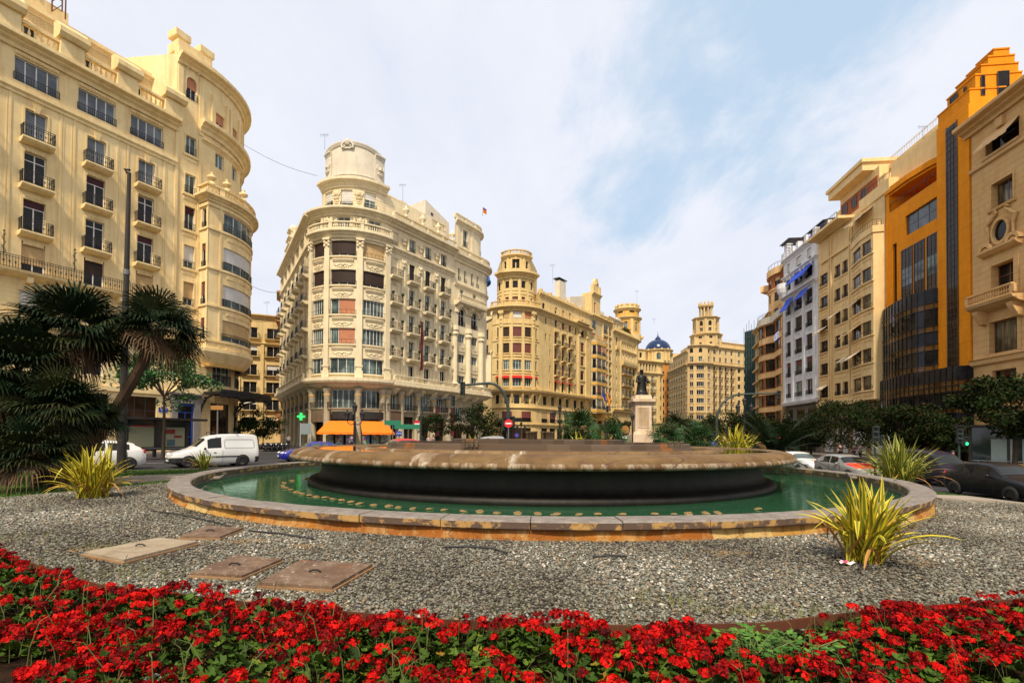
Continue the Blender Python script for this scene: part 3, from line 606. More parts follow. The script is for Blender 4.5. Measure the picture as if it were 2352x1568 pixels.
# lamp cages strung round the pool just above the water
CAGE = pm('straw_coloured_lamp_cage', (.30, .19, .075, 1), .7); LENS = pm('lamp_lens', (.2, .17, .1, 1), .2)
lamp0 = thing('pool_lamp', 'straw coloured lamp cage lying in the water, one of the ring round the pedestal', 'pool lamp', (0, 0, 0), 'lamp cages strung round the pool')
m = MB(); m.lathe([(.075, .0), (.11, .015), (.118, .04), (.10, .062), (.085, .05)], (0, 0, 0), 12)
for a in range(0, 180, 60): m.tube([(.1*math.cos(R(a))*s, .1*math.sin(R(a))*s, .055+.03*(1-s*s)) for s in (-1, -.4, .4, 1)], .011, 5)
m.box(-.17, -.10, -.025, .025, .02, .05); m.build('cage', CAGE, lamp0, True); m = MB(); m.lathe([(.08, .03), (.05, .05), (0, .055)], (0, 0, 0), 10); m.build('lens', LENS, lamp0)
spots = [(653, 1109), (650, 1116), (657, 1121), (668, 1125), (681, 1130), (694, 1134), (711, 1138), (727, 1141), (746, 1143), (764, 1146), (785, 1149), (806, 1153), (825, 1157), (859, 1160), (892, 1162), (915, 1165), (948, 1168), (985, 1169), (1019, 1171), (1063, 1174), (1102, 1175), (1140, 1178), (1189, 1179), (1235, 1180), (1279, 1181), (1330, 1182), (1373, 1181), (1431, 1181), (1504, 1181), (1548, 1181), (1581, 1180), (1620, 1178), (1648, 1178), (1741, 1169), (672, 1104), (705, 1098), (742, 1093)]
for i, (x, y) in enumerate(spots):
 q = atz(x, y, .155); o = lamp0 if i == 0 else copy_tree(lamp0); o.location = (q.x, q.y, .145); o.rotation_euler = (rn.uniform(-.15, .15), rn.uniform(-.15, .15), rn.uniform(0, 6)); s = rn.uniform(.85, 1.1); o.scale = (s*.75, s*.75, s*.55)
# ---------------------------------------------------------------- ochre corner building on the left
def build_ochre():
 D = Vector((.47623, .87932)); n = Vector((.87932, -.47623)); A0 = Vector((-39.92, 37.5)); o = 14.0
 pa = Path([A0-D*o, A0+D*14.7]); cm = CREAM1
 rt = thing('corner_building', 'ochre cream corner building behind the palms with small iron balconies and curved bay', 'building', (-34, 48, 0))
 W = []; bays = [-10.15, -6.15, -2.15, 1.85, 5.85, 9.75]; tr = MB()
 rnd = random.Random(3)
 for k, c in enumerate(bays):
  u = c+o
  W.append(dict(r=(u-1.35, u+1.35, 29.9, 31.85), mull=4, gl=GL_B, grd=.62))
  for j, z in enumerate((25.45, 21.75, 17.95)):
   W.append(dict(r=(u-.68, u+.68, z, z+(2.55 if j == 0 else 2.75)), mull=2, tr=None if j == 0 else .78, gl=GL_B if j == 0 else GL_D,
  shut=[0, 0, .2][j] if k % 2 else [0, .2, 0][j]*(k > 3 or k == 1), sh=SH_P, balc=dict(dep=.85, th=.38, stone=cm, e=.32)))
   pbox(tr, pa, u-.62, u+.62, z-.95, z-.6, 0, .05); dentils(tr, pa, u-.55, u+.55, z-.9, z-.65, .05, .09, .2)
   surround(tr, pa, u-.68, u+.68, z, z+(2.55 if j == 0 else 2.75), .14, .05, .42 if j == 0 else 0)
  W.append(dict(r=(u-.72, u+.72, 14.7, 17.25), mull=2, shut=[.72, .55, 1, .68, .52, .75][k], sh=[SH_T, SH_K, SH_W, SH_T, SH_K, SH_T][k]))
  W.append(dict(r=(u-.8, u+.8, 11.45, 13.3), mull=2, shut=.62, sh=SH_W))
  W.append(dict(r=(u-.8, u+.8, 7.0, 9.4), mull=2, gl=GL_D))
  W.append(dict(r=(u-1.45, u+1.25, .15, 5.4), mull=3, tr=.75, fr=FRAMED, gl=GL_K))
  for s in (-1.55, 1.55):
   pbox(tr, pa, u+s-.07, u+s+.07, 14.8, 28.9, 0, .05); pbox(tr, pa, u+s*1.12-.03, u+s*1.12+.03, 14.8, 28.9, 0, .03)
  pbox(tr, pa, u-1.35, u+1.35, 31.98, 32.28, 0, .1); dentils(tr, pa, u-1.3, u+1.3, 32.02, 32.22, .1, .16, .26)
 for za, zb, sh, s_ in ((30.7, 32.55, 0, SH_W), (26.65, 28.6, 0, SH_W), (22.9, 25.25, .3, SH_P), (18.95, 21.25, .72, SH_W), (15.1, 17.45, .72, SH_T), (7.0, 9.2, 0, SH_W)):
  W.append(dict(r=(o+13.2, o+14.2, za, zb), mull=2, grd=.7, shut=sh, sh=s_, gl=GL_C))
  pbox(tr, pa, o+12.95, o+14.45, za-.32, za-.08, 0, .16); pbox(tr, pa, o+13.05, o+14.35, za-.75, za-.42, 0, .05)
  surround(tr, pa, o+13.2, o+14.2, za, zb, .12, .05)
 W.append(dict(r=(o+13.2, o+14.2, 36.4, 38.7), mull=2, grd=.7, shut=.55, sh=SH_O, arch=True))
 facade(rt, pa, 0, pa.L, 0, 33.0, cm, [x for x in W if x['r'][2] < 33], .26, back=[(-60, 66), (-72, 46)])
 # pavilion over the right hand bay, and the round corner tower
 pv = Path([A0+D*12.3, A0+D*14.7]+arc(A0+D*14.7, D, 8.0, 115, 16)[1:]); pv.L
 tw = []
 for a in (3.1+.9, 3.1+3.4, 3.1+6.0, 3.1+8.8):
  tw.append(dict(r=(a, a+1.15, 34.85, 36.75), mull=2, shut=.5, sh=SH_O, grd=.6))
  tw.append(dict(r=(a, a+1.15, 30.8, 32.4), mull=2, gl=GL_C))
 tw.append(dict(r=(.9, 1.9, 36.4, 38.7), mull=2, grd=.7, shut=.5, sh=SH_O, arch=True))
 facade(rt, pv, 0, pv.L, 33.0, 40.3, cm, [x for x in tw if x['r'][2] > 33], .26, name='tower_wall', back=[(-48, 62), (-50, 50)])
 lw = Path(arc(A0+D*14.7, D, 8.0, 115, 16))
 lows = [dict(r=(a-2.4, a-1.25, 30.8, 32.4), mull=2, gl=GL_C) for a in (4.0, 6.5, 9.1)]
 lows += [dict(r=(1.7, 4.5, 7.2, 9.35), mull=4, tr=.55, gl=GL_C, grd=1.15), dict(r=(5.6, 8.0, 7.2, 9.35), mull=3, gl=GL_C, grd=1.15), dict(r=(1.5, 4.6, .1, 5.2), mull=3, fr=FRAMED, gl=GL_K, tr=.66), dict(r=(5.6, 8.2, .1, 5.2), mull=3, fr=FRAMED, gl=GL_K)]
 facade(rt, lw, 0, lw.L, 0, 33.0, cm, lows, .26, name='corner_wall')
 t2 = MB()
 for a in [x['r'][0] for x in tw if x['r'][2] == 34.85]:
  for s in (-.45, 1.45): pbox(t2, pv, a+s-.16, a+s+.16, 34.9, 38.3, 0, .2)
 for s in (.3, 2.35): pbox(t2, pv, s-.22, s+.22, 33.2, 39.2, 0, .12)
 for s in (.8, 1.85): t2.tube([pv.P(s, 39.3, .1), pv.P(s+.18, 39.5, .1), pv.P(s+.05, 39.65, .1), pv.P(s-.12, 39.5, .1)], .09, 5)
 cornice(t2, pv, 0, pv.L, 39.5, 40.4, .95); cornice(t2, pv, 2.2, pv.L, 33.6, 34.8, .95); cornice(t2, pv, 2.5, pv.L, 32.6, 32.95, .3)
 pbox(t2, pv, 0, pv.L, 40.4, 41.1, -.6, .25, back=True); pbox(t2, pv, .15, 3.6, 41.1, 42.1, -2.2, -.2, back=True)
 t2.build('tower_cornice', cm, rt)
 for a in (.75, 3.3):
  b = MB(); c = pv.P(a, 42.1, -1.2)
  b.lathe([(.55, 0), (.5, .25), (.62, .4)], c, 4, 0, R(20)); b.lathe([(0, .38), (1.0, .42), (1.05, .5), (1.05, 1.15), (.95, 1.22), (0, 1.25)], c, 4, 0, R(20)); b.build('roof_block', cm, rt)
 # mouldings of the long façade
 cornice(tr, pa, 0, o+12.35, 32.35, 33.35, 1.0); pprof(tr, pa, 0, o+12.35, [(0, 28.75), (.12, 28.8), (.12, 29.0), (.28, 29.15), (.28, 29.4), (0, 29.45)])
 pprof(tr, pa, 0, o+12.6, [(0, 10.35), (.25, 10.5), (.3, 10.9), (.55, 11.05), (.55, 11.25), (0, 11.3)])
 for u in (o+12.35, o+14.55): pbox(tr, pa, u-.13, u+.13, 11.3, 33.0, 0, .1)
 for i in range(9): pbox(tr, pa, 0, o+12.3, 11.5+i*.36, 11.52+i*.36, 0, .02)
 pbox(tr, pa, 0, pa.L, 5.7, 6.15, 0, .22)
 tr.build('moulding', cm, rt)
 m = MB(); pprof(m, pa, 0, o+12.1, [(0, 14.2), (.55, 14.3), (.9, 14.5), (.95, 14.68), (0, 14.68)])
 for i in range(13): pbox(m, pa, 1+i*2.05, 1.35+i*2.05, 13.85, 14.3, 0, .7)
 lb = m.build('long_balcony', cm, rt); q = MB(); rail(q, pa, .1, o+12.0, 14.68, .02, .88, 1.05, .17)
 for u in (o-.1, o+4.2, o+8.1):      # scrolled standards on the railing
  q.tube([pa.P(u, 15.6, .86), pa.P(u, 17.3, .86)], .03, 5); q.tube([pa.P(u+.12*math.sin(i*1.6), 15.7+i*.17, .86) for i in range(10)], .025, 4); q.ball(pa.P(u, 17.4, .86), .08, 6)
 q.build('railing', IRON, lb)
 b = MB(); balustrade(b, pa, .2, o+12.2, 33.35, 1.25, .25, .6, .36, 4.0); b.build('balustrade', cm, rt)
 for c in bays[1:]:
  u = c+o+1.95; x = MB()
  pbox(x, pa, u-.8, u+.8, 33.4, 34.75, .1, .85, back=True); pprof(x, pa, u-1.0, u+1.0, [(.0, 34.75), (1.1, 34.8), (1.35, 35.1), (1.35, 35.5), (.95, 35.7), (.6, 36.15), (.2, 36.2), (0, 36.2)])
  x.build('parapet_block', cm, rt)
 up = Path([A0-D*o-n*2.6, A0+D*12.4-n*2.6]); m = MB()
 ops = [(c+o-.55, c+o+.55, 34.6, 36.6) for c in bays]; wall(m, up, 0, up.L, 33, 38.4, ops, .3)
 for q in ops: spandrel(m, up, q[0], q[1], q[3], 0, .3)
 shell(m, up, 0, up.L, 33, 38.4, [(-50, 60), (-70, 40)]); cornice(m, up, 0, up.L, 37.5, 38.0, .3)
 for i in range(4): pbox(m, up, .1, up.L-.1, 36.9+.16*i, 36.95+.16*i, 0, .04)
 for c in bays: ring(m, up, c+o, 36.05, .6, .75, 0, .1)
 pbox(m, up, o-2, o+5.0, 38.4, 40.2, -5, -1.2, back=True)
 m.build('attic_wall', cm, rt)
 for q in ops: window(rt, up, *q, depth=.25, fr=FRAMED, mull=2, gl=GL_D)
 # curved bay with bands of windows
 A = A0+D*14.7; B = A+n*1.6; C = B+D*1.44
 op = Path([A, B]+arc(C, D, 6.0, 105, 14)); ow = []
 fl = [(23.4, 25.4), (19.3, 21.7), (15.4, 17.7), (11.75, 13.95)]
 for k, (za, zb) in enumerate(fl):
  ow.append(dict(r=(.5, 1.15, za, zb), mull=1, grd=.55, shut=[0, .3, .6, .4][k], sh=SH_M, depth=.18))
  for a, b in ((3.2, 8.2), (9.0, 13.6)):
   ow.append(dict(r=(a, b, za, zb), mull=4, depth=.22, fw=.09, gl=GL_C, shut=[0, .6, .62, .75][k], sh=[SH_W, SH_W, SH_W, SH_T][k]))
 facade(rt, op, 0, op.L, 9.9, 26.0, cm, ow, .22, name='bay_wall')
 m = MB(); cornice(m, op, 0, op.L, 26.0, 26.75, .7); pprof(m, op, 0, op.L, [(0, 25.5), (.14, 25.55), (.14, 25.85), (0, 25.9)])
 for za, zb in fl:
  pbox(m, op, 0, op.L, za-.28, za-.06, 0, .14)
  for a in (3.5, 5.0, 6.5, 8.9, 10.5):
   pbox(m, op, a, a+1.3, za-.95, za-.5, 0, .04); dentils(m, op, a+.05, a+1.25, za-.88, za-.58, .04, .09, .22)
 for u in (1.5, 2.85): pbox(m, op, u-.08, u+.08, 11, 26, 0, .07)
 pprof(m, op, .3, op.L, [(-.2, 8.9), (-.9, 9.0), (-.3, 9.4), (.1, 10.0), (.35, 10.4), (.35, 10.75), (0, 10.8)])
 m.face([op.P(u, 9.95, 0) for u in op.us(0, op.L)]); m.face([op.P(u, 26.5, 0) for u in op.us(0, op.L)])
 m.build('bay_moulding', cm, rt)
 for za, _ in fl: q = MB(); rail(q, op, 3.1, 8.3, za-.02, .1, .1, .8, .16); q.build('bay_railing', IRON, rt)
 b = MB(); balustrade(b, op, .1, op.L-.2, 26.75, 1.0, .05, .35, .32, 2.6); b.build('bay_balustrade', cm, rt)
 for u in (1.9, 3.4, 5.6):
  x = MB(); c = op.P(u, 27.7, .1); x.lathe([(.34, 0), (.3, .25), (.14, .35), (.18, .5), (.42, .62), (.46, .85), (.2, .95), (.12, 1.15), (.2, 1.25), (0, 1.35)], c, 8); x.build('urn', cm, rt, True)
 # street door in grey stone under a pediment
 g = stucco('grey_stone', (.22, .20, .18, 1), (.28, .26, .23, 1), (.1, .08, .07, 1), .3)
 m = MB()
 for a, b in ((12.2, 12.72), (14.3, 14.95)): pbox(m, pa, o+a, o+b, 0, 5.5, 0, .35)
 pbox(m, pa, o+12.2, o+14.95, 4.95, 5.5, 0, .33); dentils(m, pa, o+12.9, o+14.2, 4.98, 5.3, .33, .45, .3); cornice(m, pa, o+12.0, o+15.05, 5.5, 6.0, .6)
 dsur = m.build('door_surround', g, rt)
 m = MB(); pts = [(12.0, 6.0), (15.05, 6.0), (13.52, 7.35)]
 m.face([pa.P(o+a, z, .5) for a, z in pts])
 for a, b in ((pts[0], pts[2]), (pts[2], pts[1])): m.tube([pa.P(o+a[0], a[1], .5), pa.P(o+b[0], b[1], .5)], .16, 4)
 m.build('pediment', cm, rt)
 BLUE = pm('blue_door_paint', (.008, .045, .26, 1), .4)
 m = MB()
 for a, b, z0, z1 in ((12.72, 12.9, 0, 4.95), (14.15, 14.3, 0, 4.95), (12.9, 14.15, 4.7, 4.95), (12.9, 14.15, 4.0, 4.12), (12.9, 14.15, 0, .5), (12.9, 14.15, 1.5, 1.62), (13.48, 13.57, .5, 4.0)): pbox(m, pa, o+a, o+b, z0, z1, .02, .12)
 dd = m.build('door', BLUE, rt); m = MB(); m.face([pa.P(o+12.9, .4, .04), pa.P(o+14.15, .4, .04), pa.P(o+14.15, 4.8, .04), pa.P(o+12.9, 4.8, .04)]); m.build('pane', GL_D, dd)
 # glazed iron marquee round the corner
 m = MB(); mq = Path([A0+D*13.9, A0+D*14.7]+arc(A0+D*14.7, D, 8.0, 90, 12)[1:])
 pbox(m, mq, 1.0, 11.5, 6.0, 6.12, .1, 3.6, back=True); pbox(m, mq, 1.0, 11.5, 5.8, 6.45, 3.5, 3.6, back=True)
 for i in range(21): u = 1.2+i*.5; pbox(m, mq, u-.03, u+.03, 6.1, 6.3, .1, 3.5); ring(m, mq, u, 5.72, .1, .16, 3.52, 3.58, 0, 360, 8)
 for u in (1.1, 6.0, 11.3):
  m.tube([mq.P(u, 6.0, 2.4), mq.P(u, 5.6, 1.1), mq.P(u, 4.9, .5), mq.P(u, 4.0, .12)], [.1, .12, .12, .06], 5)
  for i in range(5): m.ball(mq.P(u, 5.7-i*.35, .9-i*.17), .16, 6)
 m.build('iron_marquee', IRON, rt)
 return pa, o, rt
B1PA, B1O, B1 = build_ochre()
# ---------------------------------------------------------------- cream corner building in the middle
def build_cream():
 cm = CREAM2; D = Vector((.56603, .82438)); F0 = Vector((-16.442, 67.4))-D*1.18; L0 = Vector((-27.4, 65.5))
 rt = thing('corner_building', 'pale cream corner building with curved bay, garlands and a blank curved crown', 'building', (-22, 70, 0))
 bw = Path(bow(L0, F0, 2.35, 18)); lf = Path([(-43.2, 90.3), tuple(L0)])
 rf = Path([tuple(F0), tuple(F0+D*21.1)]+arc(F0+D*21.1, D, 3.2, 110, 8)[1:]); o = 1.18
 q = bw.L/11.9
 bays = [(.35*q, 2.9*q), (3.75*q, 7.2*q), (8.15*q, 11.2*q)]; pil = [3.32*q, 7.68*q, 11.6*q, .05]
 W = []
 rows = [(25.6, 27.65), (21.75, 23.8), (17.86, 19.95), (13.95, 16.05), (10.05, 12.1)]
 for k, (za, zb) in enumerate(rows):
  for j, (a, b) in enumerate(bays):
   d = dict(r=(a, b, za, zb), mull=3, depth=.3, fw=.07)
   if k < 2: d.update(shut=.84, sh=SH_K, gl=GL_D)
   if (k, j) == (0, 2): d.update(shut=.98, sh=SH_T)
   if k in (2, 3):
    d.update(gl=GL_C, mull=[6, 3, 6][j])
    if j == 1: d.update(mull=3)
   if k == 4: d.update(gl=GL_C)
   W.append(d)
 facade(rt, bw, 0, bw.L, 9.3, 31.9, cm, W+[dict(r=((a+b)/2-.85, (a+b)/2+.85, 29.2, 30.8), mull=2, gl=GL_C, depth=.3) for a, b in bays], .3, name='bow_wall', back=[(-12, 75), (-30, 78)])
 m = MB()
 for k in (2, 3):
  a, b = bays[1]; za, zb = rows[k]; pbox(m, bw, a+(b-a)*.36, b-.08, za+.08, zb-.08, -.27, -.23)
 m.build('roller_blind', SH_O, rt, label='terracotta roller blind in the curved bay')
 tr = MB()
 for u in pil:
  pbox(tr, bw, u-.36, u+.36, 9.4, 27.3, 0, .28); pbox(tr, bw, u-.5, u+.5, 9.4, 10.4, 0, .38); pbox(tr, bw, u-.5, u+.5, 10.9, 11.1, 0, .36)
  for s, z in ((-.32, 27.4), (.32, 27.4), (-.3, 26.95), (.3, 26.95), (0, 27.2)): tr.ball(bw.P(u+s, z, .3), .22, 6, 0, (1, 1, 1.1))
  pbox(tr, bw, u-.5, u+.5, 27.65, 27.95, 0, .5)
 for k, (za, zb) in enumerate(rows):
  for j, (a, b) in enumerate(bays):
   c = (a+b)/2; w = (b-a)
   pbox(tr, bw, a-.1, b+.1, za-.2, za-.02, 0, .22)
   if k:
    pprof(tr, bw, c-w*.4, c+w*.4, [(0, zb+.95), (.1, zb+1.0), (.25, zb+1.25), (.25, zb+1.35), (0, zb+1.36)]); garland(tr, bw, c, zb+.5, w*.82, .7)
   q_ = MB(); rail(q_, bw, a-.05, b+.05, za-.03, .16, .16, .62, .5); q_.build('railing', IRON, rt)
 cornice(tr, bw, 0, bw.L, 27.95, 29.0, .85)
 for u in (pil[0], pil[1]):
  for s in (-.7, .7): tr.lathe([(.2, 0), (.17, .15), (.17, 1.35), (.24, 1.5)], bw.P(u+s, 29.1, .35), 8)
  garland(tr, bw, u, 30.2, 1.1, 1.3, .2)
 cornice(tr, bw, 0, bw.L, 30.95, 31.9, 1.0)
 pprof(tr, bw, 0, bw.L, [(-.6, 8.1), (.1, 8.25), (.5, 8.6), (1.0, 8.75), (1.15, 9.0), (1.15, 9.4), (0, 9.45)])
 tr.build('moulding', cm, rt)
 b = MB(); balustrade(b, bw, .1, bw.L-.1, 29.0, .95, .35, .65, .28, 3.6); b.build('balustrade', cm, rt)
 # drum and blank crown
 dr = Path(bow(L0+Vector((.9, .9)), F0+Vector((-.7, .7)), 2.2, 18)); c0 = dr.L
 dw = [dict(r=(u-.8, u+.8, 32.75, 34.9), mull=2, gl=GL_C, grd=.5, shut=s, sh=SH_W) for u, s in ((c0*.17, .55), (c0*.45, .82), (c0*.76, .45))]
 facade(rt, dr, 0, c0, 31.9, 35.4, cm, dw, .3, name='drum_wall', back=[(-12.5, 74), (-27, 76)])
 m = MB(); cornice(m, dr, 0, c0, 35.25, 36.35, .8)
 for i in range(8): pbox(m, dr, 0, c0, 32.2+i*.4, 32.22+i*.4, 0, .025)
 for u in (c0*.31, c0*.61): garland(m, dr, u, 34.2, 1.2, 1.2, .05); garland(m, dr, u, 33.3, .8, .6, .05)
 m.build('drum_moulding', cm, rt)
 cr = Path(bow(L0+Vector((1.4, 1.2)), F0+Vector((-1.2, 1.0)), 2.1, 24)); m = MB(); U = cr.us(0, cr.L)
 top = lambda u: 39.55+2.0*math.sqrt(max(0, 1-((u/cr.L-.44)/.60)**2))
 m.grid([[cr.P(u, 36.3, 0), cr.P(u, 37.2, 0), cr.P(u, top(u), 0), cr.P(u, top(u), -.7), cr.P(u, 36.3, -.7)] for u in U])
 m.grid([[cr.P(u, top(u)-.45, 0), cr.P(u, top(u)-.4, .12), cr.P(u, top(u)-.05, .28), cr.P(u, top(u)+.08, .28), cr.P(u, top(u)+.1, -.7)] for u in U])
 pprof(m, cr, .1, cr.L-.1, [(0, 37.1), (.08, 37.15), (.08, 37.3), (0, 37.35)])
 for u in (0, cr.L-1.5):
  pbox(m, cr, u, u+1.5, 36.3, 40.6, -1.6, .18, back=True); cornice(m, cr, u, u+1.5, 40.1, 40.6, .25, .18); garland(m, cr, u+.75, 38.5, 1.2, 1.6, .2); ring(m, cr, u+.75, 38.5, .4, .52, .18, .28, 0, 360, 12, 0, 1.7)
 uc = cr.L*.44
 for s in (-1, 1): m.tube([cr.P(uc+s*a, top(uc)-.35+b_, .2) for a, b_ in ((.2, .35), (.5, .2), (.75, -.1), (.7, -.45), (.45, -.5), (.35, -.25), (.5, -.15))], [.16]*4+[.13, .11, .08], 6)
 m.ball(cr.P(uc, top(uc)-.05, .15), .42, 9, 0, (1, .8, 1.3)); pbox(m, cr, uc-.5, uc+.5, top(uc)-.95, top(uc)-.75, 0, .2)
 m.build('crown_wall', WHITEP, rt)
 # right hand façade
 W = []; cs = [-.2, 3.1, 6.35, 9.75]; t2 = MB()
 for k, c in enumerate(cs):
  u = c+o
  for j, z in enumerate((24.05, 20.35, 16.6, 12.85)):
   W.append(dict(r=(u-.58, u+.58, z, z+2.6), mull=2, gl=GL_D if j == 0 else GL_C, tr=None, fr=FRAMED if j == 0 else FRAMEW, balc=dict(dep=.85, th=.5, stone=cm, e=.4, pots=j > 0, h=.95)))
   garland(t2, rf, u, z-.75, 1.1, .5)
   surround(t2, rf, u-.58, u+.58, z, z+2.6, .1, .05)
  W.append(dict(r=(u-.58, u+.58, 9.45, 11.95), mull=2, gl=GL_D)); garland(t2, rf, u, 12.3, 1.0, .4)
  W.append(dict(r=(u-.62, u+.62, 28.5, 30.25), mull=2, gl=GL_C, grd=.5)); surround(t2, rf, u-.62, u+.62, 28.5, 30.25, .14, .06)
  for s in (-1.35, 1.35): pbox(t2, rf, u+s-.13, u+s+.13, 9.6, 27.0, 0, .12); pbox(t2, rf, u+s*.82-.05, u+s*.82+.05, 9.6, 26.8, 0, .06)
  if k: 
   garland(t2, rf, u-1.62, 29.5, .8, 1.3, .15); garland(t2, rf, u-1.62, 26.3, .7, 1.2, .12)
   t2.lathe([(.2, 0), (.16, .12), (.16, 1.5), (.22, 1.7)], rf.P(u-1.0, 28.4, .2), 8)
 # end wing with two tall arches
 for c in (14.2, 17.5):
  u = c+o
  W.append(dict(r=(u-.8, u+.8, 19.9, 22.75), mull=2, gl=GL_D, tr=.6, grd=.75, arch=True))
  for za, zb in ((17.2, 18.6), (13.85, 15.25), (10.4, 11.75)): W.append(dict(r=(u-.9, u+.9, za, zb), mull=3, gl=GL_C)); pbox(t2, rf, u-.95, u+.95, za-1.5, za-.3, 0, .1); garland(t2, rf, u, za-.9, 1.5, .5, .1)
  W.append(dict(r=(u-.45, u+.45, 24.2, 25.9), mull=2, gl=GL_C))
  for s in (-.95, .55): W.append(dict(r=(u+s, u+s+.5, 27.3, 29.2), mull=1, grd=.6, gl=GL_D))
  ring(t2, rf, u, 21.95, .9, 1.35, 0, .25); ring(t2, rf, u, 21.95, 1.35, 1.6, 0, .12)
 for c in (12.45, 15.85, 19.25):
  u = c+o; t2.lathe([(.62, 0), (.62, .5), (.48, .7), (.45, 8.2), (.5, 8.3)], rf.P(u, 9.8, .1), 10); t2.lathe([(.52, 0), (.7, .3), (.55, .6), (.75, .9), (.7, 1.6)], rf.P(u, 18.0, .1), 10)
 for za, zb in ((27.2, 29.2), (23.8, 25.4), (20, 22), (16.3, 18.2), (11.7, 13.6), (9.9, 11)): W.append(dict(r=(o+21.8, o+22.5, za, zb), mull=1, grd=.5, gl=GL_C))
 facade(rt, rf, 0, rf.L, 9.3, 31.9, cm, W, .28, name='facade_wall', back=[(-11, 84), (-16, 72)])
 cornice(t2, rf, 0, o+12.2, 27.4, 28.1, .5); cornice(t2, rf, 0, o+12.2, 30.9, 31.9, 1.1); cornice(t2, rf, o+12.2, rf.L, 30.2, 31.5, .9); pprof(t2, rf, o+12.3, rf.L, [(0, 26.2), (.2, 26.3), (.3, 26.6), (0, 26.65)])
 t2.build('facade_moulding', cm, rt)
 m = MB(); pprof(m, rf, 0, rf.L, [(-.6, 8.1), (0, 8.2), (.5, 8.5), (.9, 8.7), (1.05, 9.0), (1.05, 9.4), (0, 9.45)]); dentils(m, rf, .2, rf.L-1, 8.8, 9.0, .95, 1.15, .5)
 for i in range(8): pprof(m, rf, 1+i*2.55, 1.5+i*2.55, [(-.5, 7.5), (.1, 7.7), (.6, 8.2), (.75, 8.5), (-.5, 8.5)])
 m.build('ledge', cm, rt)
 b = MB(); balustrade(b, rf, .6, o+12.3, 9.4, .85, .6, .9, .26, 3.2); balustrade(b, rf, o+12.6, rf.L-.6, 9.4, .85, .6, .9, .26, 3.3); b.build('balustrade', cm, rt)
 b = MB(); balustrade(b, rf, .5, o+12.2, 31.9, 1.1, .2, .55, .28, 3.3); balustrade(b, rf, o+12.4, rf.L-.5, 31.5, 1.1, .1, .45, .28, 3.0); b.build('balustrade', cm, rt)
 for c in (1.5, 4.8, 8.1, 11.4):
  x = MB(); x.lathe([(.3, 0), (.22, .2), (.16, .4), (.45, .75), (.5, 1.05), (.2, 1.2), (.14, 1.5), (0, 1.75)], rf.P(c+o, 33, .35), 9); x.build('urn', cm, rt, True)
 m = MB(); pprof(m, rf, o+12.4, o+19.6, [(0, 23.0), (.5, 23.1), (1.05, 23.4), (1.1, 23.75), (0, 23.75)])
 for u in (13, 15.85, 18.7): pprof(m, rf, o+u, o+u+.6, [(0, 22.1), (.3, 22.3), (.8, 22.9), (.8, 23.1), (0, 23.1)])
 bb = m.build('stone_balcony', cm, rt); b = MB(); balustrade(b, rf, o+12.5, o+19.5, 23.75, .95, .8, 1.05, .26, 3.4); b.build('balustrade', cm, bb)
 m = MB(); b = MB(); pprof(m, rf, o+21.3, o+24, [(0, 22.2), (.9, 22.6), (1.1, 23.0), (0, 23.0)]); balustrade(b, rf, o+21.4, o+23.9, 23, .9, .8, 1.05, .28, 2.2); bb = m.build('stone_balcony', cm, rt); b.build('balustrade', cm, bb)
 m = MB(); pbox(m, rf, o+21.3, o+24.2, 11.2, 16.2, 0, .9); cornice(m, rf, o+21.2, o+24.3, 16.2, 17.0, .3, .8); m.build('oriel', cm, rt)
 # set back parapet wall, roof box, chimney, corner turret
 sb = Path([tuple(F0+Vector((-1.3, 1.0))), tuple(F0+Vector((-1.3, 1.0))+D*13)]); m = MB()
 wall(m, sb, 0, sb.L, 31.9, 35.0, [], .2); shell(m, sb, 0, sb.L, 31.9, 35.0, [(-16, 84), (-24, 72)])
 for z in (33.2, 34.0): pprof(m, sb, 0, sb.L, [(0, z), (.15, z+.05), (.15, z+.25), (0, z+.3)])
 balustrade(m, sb, 0, sb.L, 35.0, 1.1, -.3, .05, .3, 3.2); m.build('parapet', cm, rt)
 m = MB(); rb = Path([tuple(F0+Vector((-2.4, 2.4))+D*9.6), tuple(F0+Vector((-2.4, 2.4))+D*15.2)])
 k = len(m.v)
 prof = [(0, 35), (rb.L, 35), (rb.L, 37.9), (0, 39.6)]
 m.face([rb.P(u, z, 0) for u, z in prof]); m.face([rb.P(u, z, -5) for u, z in prof]); m.face([rb.P(0, 35, 0), rb.P(0, 39.6, 0), rb.P(0, 39.6, -5), rb.P(0, 35, -5)]); m.face([rb.P(0, 39.6, 0), rb.P(rb.L, 37.9, 0), rb.P(rb.L, 37.9, -5), rb.P(0, 39.6, -5)]); m.face([rb.P(rb.L, 35, 0), rb.P(rb.L, 37.9, 0), rb.P(rb.L, 37.9, -5), rb.P(rb.L, 35, -5)])
 pbox(m, rb, -.1, rb.L, 35, 36, -1, .15); pbox(m, rb, 1.2, 1.7, 37.6, 38.0, 0, .06, 1)
 m.build('roof_house', [WHITEP, FRAMED], rt)
 m = MB(); pbox(m, rb, -4.3, -3.2, 35, 38.0, -2, -.9, back=True); pbox(m, rb, -2.9, -.9, 37.1, 37.25, -2.2, -.7, 1, back=True)
 for u in (-2.7, -1.1): pbox(m, rb, u, u+.15, 36, 37.1, -2, -.9, 1, back=True)
 m.build('chimney', [WHITEP, FRAMED], rt)
 T0 = F0+D*14.9+Vector((-.9, .7)); tp = Path([tuple(T0), tuple(T0+D*5.6)]+arc(T0+D*5.6, D, 3.4, 120, 8)[1:])
 tws = [dict(r=(1.9, 3.1, 33.9, 36.7), mull=2, gl=GL_C, grd=.9), dict(r=(7.4, 8.3, 33.9, 36.7), mull=1, gl=GL_D, grd=.9)]
 facade(rt, tp, 0, tp.L, 31.5, 37.8, cm, tws, .28, name='turret_wall', back=[(-8, 88), (-10, 82)])
